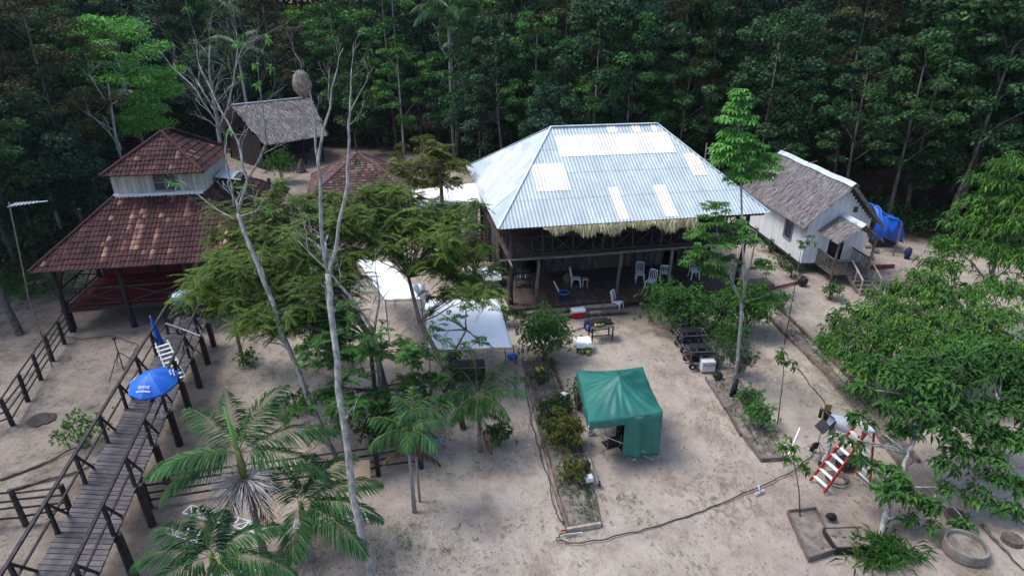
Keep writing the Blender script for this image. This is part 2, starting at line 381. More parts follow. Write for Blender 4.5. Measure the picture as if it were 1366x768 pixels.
def palm_frond(parent, base, az, elev, L, curve, n, ll, lw, hang=.5, mat='leaf_palm', name='frond', tone=0.):
    """one frond: bent rachis with leaflets on both sides"""
    mb = MB(); K = 9; pts = []; p = Vector(base); e = elev
    h = Vector((math.cos(az), math.sin(az), 0))
    for i in range(K+1):
        pts.append(p.copy()); p = p+(h*math.cos(e)+Vector((0,0,math.sin(e))))*(L/K); e -= curve/K*(0.6+.9*i/K)
    mb.tube(pts, [.012*(1-.75*i/K)*max(1, L/2) for i in range(K+1)], 5, 1, .3)
    A = np.array([tuple(q) for q in pts]); ts = np.linspace(.12, .995, n)*K
    i0 = np.minimum(ts.astype(int), K-1); f = (ts-i0)[:, None]
    B = A[i0]*(1-f)+A[i0+1]*f; T = unit(A[i0+1]-A[i0]); S = unit(np.cross(T, [0, 0, 1.]))
    t = (ts/K)[:, None]; ln = ll*(np.sin(np.pi*np.clip(t*.82+.16, 0, 1))**.6)[:, 0]
    for sg in (-1, 1):
        jit = RNG.normal(size=B.shape)*.07
        Dd = S*sg*(1-.35*t)+T*(.35+.75*t)-np.array([0, 0, 1])*hang*RNG.uniform(.6, 1.3, (len(B), 1))+jit
        leaves(mb, B, Dd, ln*RNG.uniform(.85, 1.1, len(B)), lw, droop=.28*hang+.05, fold=.1, mat=0, rnd=np.clip(RNG.random(len(B))*.8+tone, 0, 1))
    return mb.build(name, [mat, 'palm_shaft'], parent)

# ------------------------------------------------------------- ground
def forest_field(x, y):
    """>0 inside the forest, metres from its edge (negative in the clearing)"""
    pts = [(-60, 5), (-34, 16), (-26, 27), (-25.5, 37), (-37, 51), (-40, 62), (-24, 66), (-8, 61), (-1, 50), (8, 43.5), (16, 43), (22, 37), (28, 35), (34, 26), (46, 10), (60, 0)]
    best = 1e9; sgn = 1
    for (x0, y0), (x1, y1) in zip(pts[:-1], pts[1:]):
        dx, dy = x1-x0, y1-y0; t = max(0, min(1, ((x-x0)*dx+(y-y0)*dy)/(dx*dx+dy*dy)))
        px, py = x0+t*dx, y0+t*dy; d = math.hypot(x-px, y-py)
        if d < best: best = d; sgn = 1 if dx*(y-y0)-dy*(x-x0) > 0 else -1
    return best*sgn
def gz(x, y):
    d = math.hypot(x, y-20); rise = max(0, d-52)/60; rise = min(1, rise)
    return 14*rise*rise*(3-2*rise)
def build_ground():
    nx, ny = 150, 130
    def warp(t): return math.copysign(abs(t)**2.2, t)
    xs = [warp(-1+2*i/nx)*420 for i in range(nx+1)]; ys = [20+warp(-1+2*j/ny)*420 for j in range(ny+1)]
    V = []; fo = []
    for y in ys:
        for x in xs:
            f = forest_field(x, y); b = 0
            if math.hypot(x, y-20) < 60:
                b = .045*math.sin(x*.9+1.3*math.sin(y*.7))*math.sin(y*.8+.6)-.05
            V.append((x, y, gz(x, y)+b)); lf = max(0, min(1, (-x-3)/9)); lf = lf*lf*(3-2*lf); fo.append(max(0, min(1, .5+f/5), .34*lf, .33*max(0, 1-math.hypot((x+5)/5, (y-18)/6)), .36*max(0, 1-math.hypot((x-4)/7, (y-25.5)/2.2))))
    Fq = [(j*(nx+1)+i, j*(nx+1)+i+1, (j+1)*(nx+1)+i+1, (j+1)*(nx+1)+i) for j in range(ny) for i in range(nx)]
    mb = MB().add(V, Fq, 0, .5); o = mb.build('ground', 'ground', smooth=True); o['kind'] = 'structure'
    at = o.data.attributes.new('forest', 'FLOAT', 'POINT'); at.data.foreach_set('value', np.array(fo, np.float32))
build_ground()

# ------------------------------------------------------------- haze
def build_haze():
    mb = MB().box((0, 20, 28.9), (900, 900, 60)); me_o = mb.build('haze', 'black')
    me_o.data.materials.clear()
    m = bpy.data.materials.new('haze air'); m.use_nodes = True; t = m.node_tree; t.nodes.remove(t.nodes['Principled BSDF'])
    v = t.nodes.new('ShaderNodeVolumePrincipled'); v.inputs['Color'].default_value = (.70, .84, 1, 1); v.inputs['Density'].default_value = HAZE
    v.inputs['Anisotropy'].default_value = .2
    t.links.new(v.outputs[0], t.nodes['Material Output'].inputs['Volume']); me_o.data.materials.append(m); me_o['kind'] = 'stuff'
HAZE = 0.00015
if HAZE: build_haze()

# ------------------------------------------------------------- roof surfaces
def lerp2(a, b, t): return Vector(a).lerp(Vector(b), t)
def slope(mb, e0, e1, r0, r1, fn):
    """call fn(origin, ux, us, nrm, W, S, left(s), right(s)) for a planar slope with a level eave e0-e1 and top r0-r1"""
    e0, e1, r0, r1 = map(Vector, (e0, e1, r0, r1))
    ux = (e1-e0).normalized(); W = (e1-e0).length
    up = r0-e0; us = (up-ux*up.dot(ux)); S = us.length; us.normalize(); n = ux.cross(us).normalized()
    if n.z < 0: n = -n
    l1 = (r0-e0).dot(ux); r1x = (r1-e0).dot(ux)
    fn(mb, e0, ux, us, n, W, S, lambda s: l1*s/S, lambda s: W+(r1x-W)*s/S)
def corrugated(pitch=.17, amp=.016, rows=4, mat=0, band=None, lift=0.0, x0=None, x1=None, s0=0.0, s1=1.0):
    def fn(mb, o, ux, us, n, W, S, lf, rf):
        st = pitch/6; a, b = (0 if x0 is None else x0), (W if x1 is None else x1)
        xs = np.arange(math.floor(a/st), math.ceil(b/st)+1)*st; xs = np.clip(xs, a, b)
        sl_ = [s0*S+(s1-s0)*S*k/rows for k in range(rows+1)]
        O, U, Q, NN = [np.array(v) for v in (o, ux, us, n)]
        # where does each x column leave the slope (hips)
        sm = np.linspace(0, S, 200); L = np.array([lf(q) for q in sm]); Rr = np.array([rf(q) for q in sm])
        def smax(x):
            ok = (L <= x+1e-6) & (Rr >= x-1e-6); return sm[ok].max() if ok.any() else 0
        top = np.array([smax(x) for x in xs]); wv = amp*np.sin(xs/pitch*2*np.pi)
        for k in range(rows):
            A = np.minimum(sl_[k]-(.04 if k else 0), top); B = np.minimum(sl_[k+1], top)
            zoff = lift+wv
            Va = O+np.outer(xs, U)+np.outer(A, Q)+np.outer(zoff+.013, NN)
            Vb = O+np.outer(xs, U)+np.outer(B, Q)+np.outer(zoff, NN)
            V = np.concatenate([Va, Vb]); m = len(xs)
            idx = [i for i in range(m-1) if (B[i]-A[i] > 1e-3 or B[i+1]-A[i+1] > 1e-3)]
            Fq = [(i, i+1, m+i+1, m+i) for i in idx]
            rr = [((int(xs[i]/.85)*7+k*13) * 0.37) % 1 for i in idx]
            if Fq: mb.add(V, Fq, mat, rr)
    return fn
def tiles(pitch=.175, row=.31, amp=.038, tone=None):
    def fn(mb, o, ux, us, n, W, S, lf, rf):
        O, U, Q, NN = [np.array(v) for v in (o, ux, us, n)]
        nr = int(math.ceil(S/row)); sub = 5
        for k in range(nr):
            s0, s1 = k*row, min(S, (k+1)*row+.02)
            if s1-s0 < .03: continue
            lo, hi = lf(s0), rf(s0); lo1, hi1 = lf(s1), rf(s1)
            c0, c1 = int(math.floor(min(lo, lo1)/pitch)), int(math.ceil(max(hi, hi1)/pitch))
            for c in range(c0, c1):
                xa = np.linspace(c*pitch, (c+1)*pitch, sub)
                x0 = np.clip(xa, lo, hi); x1 = np.clip(xa, lo1, hi1)
                if x0[-1]-x0[0] < .01 and x1[-1]-x1[0] < .01: continue
                ph = (xa/pitch-c)
                z = amp*np.sin(np.pi*ph)+random.uniform(-.008, .008)
                jj = random.uniform(-.02, .02)
                Va = O+np.outer(x0, U)+(s0+jj)*Q+np.outer(z+.035, NN); Vb = O+np.outer(x1, U)+s1*Q+np.outer(z, NN)
                Vc = O+np.outer(x0, U)+(s0+jj)*Q+np.outer(z*0-.0, NN)
                Fq = [(i, i+1, sub+i+1, sub+i) for i in range(sub-1)]+[(2*sub+i, 2*sub+i+1, i+1, i) for i in range(sub-1)]
                t = tone(c*pitch, s0, W, S) if tone else random.random()*.85
                mb.add(np.concatenate([Va, Vb, Vc]), Fq, 0, t)
    return fn
def thatch(n_per=70, length=.42, width=.06, lift=.09, mat=0, over=.12):
    def fn(mb, o, ux, us, n, W, S, lf, rf):
        O, U, Q, NN = [np.array(v) for v in (o, ux, us, n)]
        # base sheet
        k = 10
        for i in range(k):
            s0, s1 = S*i/k, S*(i+1)/k
            V = [O+U*lf(s0)+Q*s0, O+U*rf(s0)+Q*s0, O+U*rf(s1)+Q*s1, O+U*lf(s1)+Q*s1]
            mb.add(V, [(0, 1, 2, 3)], mat, .25)
        m = int(n_per*W*S); s = RNG.uniform(-.02, 1.0, m)*S
        rowq = .17; s = np.where(RNG.random(m) < .75, np.round(s/rowq)*rowq+RNG.normal(size=m)*.03, s)
        s = np.clip(s, -.03, S)
        lo = np.array([lf(q) for q in s]); hi = np.array([rf(q) for q in s]); x = lo-.04+(hi-lo+.08)*RNG.random(m)
        base = O+np.outer(x, U)+np.outer(s, Q)+NN*RNG.uniform(.02, lift, m)[:, None]
        ln = length*RNG.uniform(.5, 1.2, m)[:, None]
        dn = unit(-Q+np.outer(RNG.normal(size=m)*.25, U)+np.outer(RNG.uniform(-.12, .14, m), NN))
        wd = unit(np.cross(dn, NN+RNG.normal(size=(m, 3))*.35))*width*RNG.uniform(.5, 1.2, m)[:, None]/2
        # keep the ends near the slope: at eaves they hang over a little
        over_s = s-ln[:, 0]; ln = np.where(over_s[:, None] < -over, (s[:, None]+over).clip(.05), ln)
        V = np.stack([base-wd, base+wd, base+dn*ln+wd*.5, base+dn*ln-wd*.5], 1).reshape(-1, 3)
        mb.add(V, np.arange(m*4).reshape(m, 4), mat, RNG.random(m)**1.1)
    return fn
def boards(mb, a, b, z0, z1, w=.16, th=.03, mat=0, skip=(), ztop=None, zbot=None):
    """vertical boards along a-b (xy), leaving out (x0,x1,z0,z1) openings"""
    a, b = Vector((*a[:2], 0)), Vector((*b[:2], 0)); L = (b-a).length; d = (b-a)/L; n = max(1, round(L/w)); w = L/n
    ang = math.atan2(d.y, d.x)
    for i in range(n):
        x = (i+.5)*w; top = ztop(x) if ztop else z1; segs = [(z0+random.uniform(-.02, .0), top)]
        for (sx0, sx1, sz0, sz1) in skip:
            if sx0 < x < sx1:
                ns = []
                for q0, q1 in segs:
                    if sz0 > q0: ns.append((q0, min(q1, sz0)))
                    if sz1 < q1: ns.append((max(q0, sz1), q1))
                segs = ns
        r = random.random()
        for q0, q1 in segs:
            if q1-q0 > .03:
                c = a+d*x; mb.box((c.x, c.y, (q0+q1)/2), (w-.012, th+random.uniform(-.008, .008), q1-q0), ang, mat, r)
    return mb
def planks(mb, x0, x1, y0, y1, z, w=.16, th=.04, along='x', mat=0):
    """floor boards"""
    if along == 'x':
        n = max(1, round((y1-y0)/w)); w = (y1-y0)/n
        for i in range(n): mb.box(((x0+x1)/2, y0+(i+.5)*w, z-th/2+random.uniform(-.004, .004)), (x1-x0, w-.012, th), 0, mat)
    else:
        n = max(1, round((x1-x0)/w)); w = (x1-x0)/n
        for i in range(n): mb.box((x0+(i+.5)*w, (y0+y1)/2, z-th/2+random.uniform(-.004, .004)), (w-.012, y1-y0, th), 0, mat)
    return mb

# ============================================================= MAIN HOUSE (metal roof)
HA = R(10.5); HO = Vector((-.61, 24.49, 0))
def HL(v):   # world -> house frame
    d = Vector((v.x-HO.x, v.y-HO.y, 0)); c, s = math.cos(HA), math.sin(HA)
    return Vector((d.x*c+d.y*s, -d.x*s+d.y*c, v.z))
def build_main_house():
    t = thing('stilt_house', 'large two-storey timber house with a hipped corrugated metal roof and straw fringe', 'house', HO, HA)
    W, Dp, ze, zr = 12.85, 11.75, 4.5, 7.7; lx, rx, my = 3.7, 9.4, 5.87
    FL, FR, BL, BR = (0,0,ze), (W,0,ze), (0,Dp,ze), (W,Dp,ze); RL, RR = (lx,my,zr), (rx,my,zr)
    roof = MB()
    slope(roof, FL, FR, RL, RR, corrugated(rows=4)); slope(roof, BL, FL, RL, RL, corrugated(rows=4))
    slope(roof, FR, BR, RR, RR, corrugated(rows=4)); slope(roof, BR, BL, RR, RL, corrugated(rows=4))
    ro = roof.build('roof', ['metal_roof'], t, smooth=False, solid=.012)
    S = math.hypot(my, zr-ze)
    def panel(e0, e1, r0, r1, x0, x1, s0, s1, lab, mt='metal_pale'):
        m = MB(); slope(m, e0, e1, r0, r1, corrugated(rows=1, x0=x0, x1=x1, s0=s0, s1=s1, lift=.012)); 
        lbl(m.build('skylight_sheet', mt, ro), lab)
    fr = (FL, FR, RL, RR); le = (BL, FL, RL, RL)
    for x0, x1, s0, s1, lab in [
        (3.75, 4.9, .66, .90, 'pale sheet at the left of the upper row'), (4.92, 6.3, .66, .90, 'pale sheets in the upper row'),
        (6.32, 7.3, .66, .90, 'pale sheets in the middle of the upper row'), (7.32, 8.55, .66, .90, 'pale sheets right of the middle'),
        (8.57, 9.7, .66, .90, 'pale sheet at the right of the upper row'),
        (6.6, 7.1, .905, .995, 'short pale sheet under the ridge'), (7.9, 8.35, .905, .995, 'short pale sheet under the ridge, middle'),
        (9.0, 9.25, .905, .995, 'short pale sheet under the ridge, right'),
        (2.1, 3.75, .32, .60, 'square pale sheet near the left hip'), (10.0, 10.75, .40, .645, 'narrow pale sheet near the right hip'),
        (5.5, 6.0, .02, .33, 'narrow pale sheet above the straw fringe'), (7.7, 8.35, .02, .33, 'second narrow pale sheet above the straw fringe')]:
        panel(*fr, x0, x1, s0, s1, lab)
    for x0, x1, s0, s1 in [(3.4, 4.25, .03, .52), (4.25, 5.1, .03, .66), (5.1, 6.0, .03, .62), (6.0, 6.8, .05, .78), (6.8, 7.7, .03, .70), (7.7, 8.5, .03, .52), (8.5, 9.4, .03, .36), (2.2, 3.4, .30, .50)]:
        panel(*le, x0, x1, s0, s1, 'pale sheet on the left roof slope', 'metal_side')
    cap = MB()
    for a, b in ((RL, RR), (FL, RL), (FR, RR), (BL, RL), (BR, RR)):
        a, b = Vector(a)+Vector((0,0,.045)), Vector(b)+Vector((0,0,.045)); cap.beam(a, b, .24 if a.z == b.z else .10, .025)
    cap.build('ridge_cap', 'sheet_ridge', ro)
    # straw fringe hanging from the front eave
    fg = MB(); n = 2600; x = RNG.uniform(2.0, 9.2, n); 
    L = (.27+.08*np.sin(x*1.7)+.09*np.sin(x*4.9+1))*RNG.uniform(.4, 1.6, n)
    L = L*np.clip((x-1.9)/.5, .2, 1)
    B = np.stack([x, RNG.uniform(-.12, .1, n), ze-.03+RNG.uniform(-.05, .03, n)], 1)
    dn = unit(np.stack([RNG.normal(size=n)*.22, -.22+RNG.normal(size=n)*.2, -np.ones(n)], 1))
    wv = np.stack([np.ones(n), RNG.normal(size=n)*.4, np.zeros(n)], 1)*.022
    V = np.stack([B-wv, B+wv, B+dn*L[:, None]+wv*.2, B+dn*L[:, None]-wv*.2], 1).reshape(-1, 3)
    fg.add(V, np.arange(n*4).reshape(n, 4), 0, RNG.random(n)); fg.build('straw_fringe', 'straw', t)
    # posts from the surveyed bases
    py = .85; zf = .45; zu = 2.72
    xs = [.75, 2.0, 6.0, 8.6, 12.3]
    for i, x in enumerate(xs):
        m = MB(); lean = random.uniform(-.05, .05)
        r = .11 if i in (0, 4) else .085
        top = ze+.1 if i in (0, 4) else zu
        m.tube([(x, py, -.1), (x+lean, py, 1.2), (x-lean, py, 2.3), (x, py, top)], [r*1.15, r, r*.95, r*.9], 8)
        m.build('post', 'wood_mid' if i not in (0, 4) else 'wood_dark', t, smooth=True)
    for x, y in ((.75, 4.0), (.75, 7.6), (.75, 11), (12.3, 4.0), (12.3, 7.6), (12.3, 11)):
        MB().tube([(x, y, -.1), (x, y, ze-.1)], .1, 7).build('post', 'wood_dark', t)
    dk = MB(); planks(dk, .6, 12.6, .32, 4.3, zf, .15, .05, 'y')
    dk.box((6.5, .36, zf-.13), (11.9, .06, .16)); dk.build('veranda_floor', 'wood_floor', t)
    sk = MB(); sk.box((6.5, 3.5, .18), (11.6, 5.6, .3)); sk.build('foundation', 'wood_dark', t)
    # long steps
    for x0, x1, y, z in ((1.2, 3.9, .16, .3), (1.3, 3.6, -.14, .15), (3.95, 5.9, .14, .32), (3.7, 6.2, -.16, .16), (6.9, 9.4, .1, .2)):
        m = MB(); m.box(((x0+x1)/2, y, z), (x1-x0, .26, .06), random.uniform(-.02, .02)); m.box(((x0+x1)/2, y+.05, z/2-.03), (x1-x0-.3, .1, z))
        m.build('step', 'wood_pale' if x0 > 3.8 and x1 < 7 else 'wood_mid', t)
    # ground floor walls
    wl = MB(); boards(wl, (.8, 4.3), (12.3, 4.3), zf, zu, .17, skip=[(1.2, 2.2, zf, 2.35), (8.9, 9.8, zf, 2.35), (5.2, 6.2, 1.3, 2.1)])
    boards(wl, (12.25, 4.3), (12.25, 11.2), zf, zu); boards(wl, (.8, 4.3), (.8, 11.2), zf, zu); boards(wl, (.8, 11.2), (12.3, 11.2), zf, zu)
    wl.build('wall', 'grey_plank', t)
    for x, lab in ((1.7, 'dark open doorway at the left'), (9.35, 'door at the right of the veranda')):
        m = MB(); m.box((x, 4.35, 1.4), (.98, .05, 1.9)); d = lbl(m.build('door', 'wood_dark', t), lab)
        MB().ball((x+.38, 4.28, 1.35), .035, 8, 5).build('handle', 'steel', d)
    wn = MB(); wn.box((5.7, 4.35, 1.7), (1.0, .05, .8)); wn = wn.build('window', 'wood_dark', t)
    MB().box((5.7, 4.31, 1.7), (.86, .02, .68)).build('pane', 'glass', wn)
    # upper floor
    up = MB(); planks(up, .55, 12.5, .75, 11.3, zu+.12, .2, .06, 'x'); up.build('upper_floor', 'wood_floor', t)
    bm = MB(); bm.tube([(.2, .74, zu+.02), (4, .7, zu+.0), (8, .72, zu+.05), (12.9, .74, zu+.03)], .05, 6); bm.tube([(.62, 0, zu+.02), (.6, 11.3, zu)], .05, 6)
    bm.build('floor_beam', 'wood_mid', t)
    rl = MB(); zr0, zr1 = zu+.2, zu+1.05
    def rail_run(a, b, n):
        a, b = Vector(a), Vector(b)
        for z in (zr0, zr1): rl.beam(a+Vector((0,0,z)), b+Vector((0,0,z)), .07, .07)
        for i in range(n+1):
            p = a.lerp(b, i/n); rl.beam(p+Vector((0,0,zr0-.2)), p+Vector((0,0,zr1)), .07)
            if i < n:
                q = a.lerp(b, (i+1)/n)
                rl.beam(p+Vector((0,0,zr0)), q+Vector((0,0,zr1)), .04); rl.beam(p+Vector((0,.03,zr1)), q+Vector((0,.03,zr0)), .04)
    rail_run((.75, .85, 0), (12.3, .85, 0), 12); rail_run((.72, .85, 0), (.72, 11.1, 0), 11); rail_run((12.33, .85, 0), (12.33, 11.1, 0), 11)
    rl.build('railing', 'wood_dark', t)
    up2 = MB(); boards(up2, (2.6, 3.1), (10.6, 3.1), zu+.12, 5.3, .18); boards(up2, (2.6, 3.1), (2.6, 9), zu+.12, 5.1); boards(up2, (10.6, 3.1), (10.6, 9), zu+.12, 5.1)
    up2.build('upper_wall', 'wood_dark', t)
    for x in np.linspace(.75, 12.3, 9)[1:-1]: MB().beam((x, .87, zu), (x, .87, ze+.4), .09).build('gallery_post', 'wood_dark', t)
    for y in (3.5, 7): MB().beam((.72, y, zu), (.72, y, ze+.15), .09).build('gallery_post', 'wood_dark', t)
    rb = MB(); rb.beam((.3, .1, ze-.06), (12.6, .1, ze-.06), .08, .1); rb.beam((.3, .1, ze-.06), (.3, 11.6, ze-.06), .08, .1)
    for x in np.arange(1, 12.5, .9):
        s = min(x/lx, (W-x)/(W-rx), 1); rb.beam((x, .05, ze-.05), (x, .05+my*s*.97, ze-.05+(zr-ze)*s*.97), .06, .08)
    rb.build('rafters', 'wood_dark', t)
    rs = MB(); rs.beam((12.6, -.6, .1), (14.3, -.35, .1), .2, .16); 
    return t
build_main_house()

# ============================================================= COTTAGE (white planks)
def build_cottage():
    a = R(3.6); o = P(1068, 352, .5); o = Vector((15.75, 30.3, 0))
    t = thing('white_cottage', 'small whitewashed plank cottage with grey thatched roof and a little porch', 'cottage', o, a)
    W, L, z0, ze, zr = 3.35, 7.2, .55, 2.85, 4.95; mx = W/2
    wall = MB()
    def gab(x): return 2.95+(zr-.25-2.95)*(1-abs(x-mx)/mx)
    boards(wall, (0, 0), (W, 0), z0, ze, .17, skip=[(1.35, 2.1, z0, 2.5)], ztop=gab)
    boards(wall, (W, L), (0, L), z0, ze, .17, ztop=gab)
    boards(wall, (0, L), (0, 0), z0, 3.0, .17, skip=[(L-2.25, L-1.45, 1.35, 2.45)]); boards(wall, (W, 0), (W, L), z0, 3.0, .17)
    wall.box((.04, .04, 1.8), (.1, .1, 2.5)); wall.box((W-.04, .04, 1.8), (.1, .1, 2.5))
    wall.build('wall', 'white_plank', t)
    fl = MB(); fl.box((mx, L/2, z0-.06), (W+.05, L+.05, .14)); fl.build('floor', 'wood_dark', t)
    for x in (.1, mx, W-.1):
        for y in (.1, L/2, L-.1): MB().cyl((x, y, -.1), .1, z0, 8).build('stilt', 'wood_mid', t)
    wn = MB()
    for yy in (1.42, 2.28): wn.box((-.02, yy, 1.9), (.07, .07, 1.2))
    for zz in (1.32, 2.48): wn.box((-.021, 1.85, zz), (.072, .93, .07))
    wn = wn.build('window', 'win_frame', t); MB().box((.03, 1.85, 1.9), (.02, .8, 1.1)).build('pane', 'glass', wn)
    vt = MB().box((2.35, -.02, 3.55), (.22, .06, .3)).build('gable_vent', 'glass', t)
    dr = MB().box((1.72, .05, 1.5), (.72, .04, 1.9)).build('door', 'wood_dark', t); MB().ball((2.0, .02, 1.5), .035, 8, 5).build('handle', 'steel', dr)
    # thatch, roof frame slightly twisted like the photo
    y0, y1 = -.35, L+.3
    rf = MB(); slope(rf, (-.42, y1, ze-.12), (-.42, y0, ze-.12), (mx, y1, zr), (mx, y0-.2, zr), thatch(340, .36, .032))
    slope(rf, (W+.42, y0, ze-.12), (W+.42, y1, ze-.12), (mx, y0-.2, zr), (mx, y1, zr), thatch(110, .36, .045))
    rf = rf.build('thatched_roof', 'thatch', t)
    cp = MB(); cp.grid(lambda u, v: Vector((mx+(u-.5)*.42, y0-.25+(y1-y0+.3)*v, zr+.17-abs(u-.5)*.38+.02*math.sin(v*17))), 4, 14)
    cp.build('ridge_sheet', 'sheet_ridge', rf, solid=.01)
    for x in (1, ):
        pass
    pl = MB(); pl.tube([(mx+.15, y0+.5, zr+.2), (mx-.75, y0+.9, zr-.75)], .022, 5); pl.build('ridge_pole', 'wood_mid', rf); MB().tube([(mx-.35, 3.6, zr+.25), (mx+.3, 3.8, zr+.3)], .022, 5).build('ridge_pole', 'wood_mid', rf)
    MB().tube([(mx-.1, L-.1, zr+.22), (mx+.5, L+.1, zr+.6)], .022, 5).build('ridge_pole', 'wood_mid', rf)
    fc = MB(); fc.beam((mx, y0-.28, zr-.06), (W+.5, y0-.12, ze-.2), .04, .16); fc.build('barge_board', 'wood_mid', t)
    # porch
    px0, px1, py = .75, 2.75, -1.75; pm = 1.75
    fp = MB(); planks(fp, px0, px1, py, -.02, z0+.05, .14, .05, 'x'); fp.build('porch_floor', 'wood_mid', t)
    for x in (px0+.06, px1-.06): MB().beam((x, py+.06, -.1), (x, py+.06, 2.55 if x > 2 else 1.35), .09).build('porch_post', 'wood_mid', t)
    MB().beam((px0+.06, py+.06, 1.35), (px0+.06, py+.06, 2.45), .08).build('porch_post', 'wood_mid', t)
    for x in (px0+.03, px1-.03):
        m = MB(); m.beam((x, py, z0+.85), (x, -.05, z0+.85), .06); m.beam((x, py, z0+.15), (x, -.05, z0+.15), .05)
        for i in range(13): y = py+.05+i*(abs(py)-.15)/12; m.beam((x, y, z0+.1), (x, y, z0+.85), .05, .025)
        m.build('porch_railing', 'wood_mid', t)
    m = MB(); m.beam((px0, py+.02, z0+.85), (px0+.7, py+.02, z0+.85), .06)
    for i in range(6): m.beam((px0+.08+i*.12, py+.02, z0+.05), (px0+.08+i*.12, py+.02, z0+.85), .05, .025)
    m.build('porch_railing', 'wood_mid', t)
    pr = MB(); slope(pr, (px0-.15, -.02, 2.42), (px0-.15, py-.2, 2.42), (pm, -.02, 3.3), (pm, py-.25, 3.3), thatch(340, .3, .03))
    slope(pr, (px1+.15, py-.2, 2.42), (px1+.15, -.02, 2.42), (pm, py-.25, 3.3), (pm, -.02, 3.3), thatch(200, .3, .035))
    pr = pr.build('porch_roof', 'thatch', t)
    cp = MB(); cp.grid(lambda u, v: Vector((pm+(u-.5)*.4, py-.3+(abs(py)+.22)*v, 3.42-abs(u-.5)*.36)), 4, 3); cp.build('ridge_sheet', 'sheet_ridge', pr, solid=.01)
    st = MB()
    for i in range(5):
        z = z0-.06-i*.125; st.box((2.15, py-.13-i*.24, z), (1.0, .24, .04), 0)
    for x in (1.66, 2.64): st.beam((x, py+.05, z0-.05), (x, py-1.3, -.02), .05, .16)
    st = st.build('stairs', 'wood_mid', t)
    for x in (1.66, 2.66):
        m = MB(); m.beam((x, py, z0+.85), (x, py-1.2, .78), .06, .05); m.beam((x, py-1.2, -.05), (x, py-1.2, .8), .06); m.beam((x, py-.6, .2), (x, py-.6, 1.1), .04)
        m.build('handrail', 'wood_pale', st)
    return t
build_cottage()

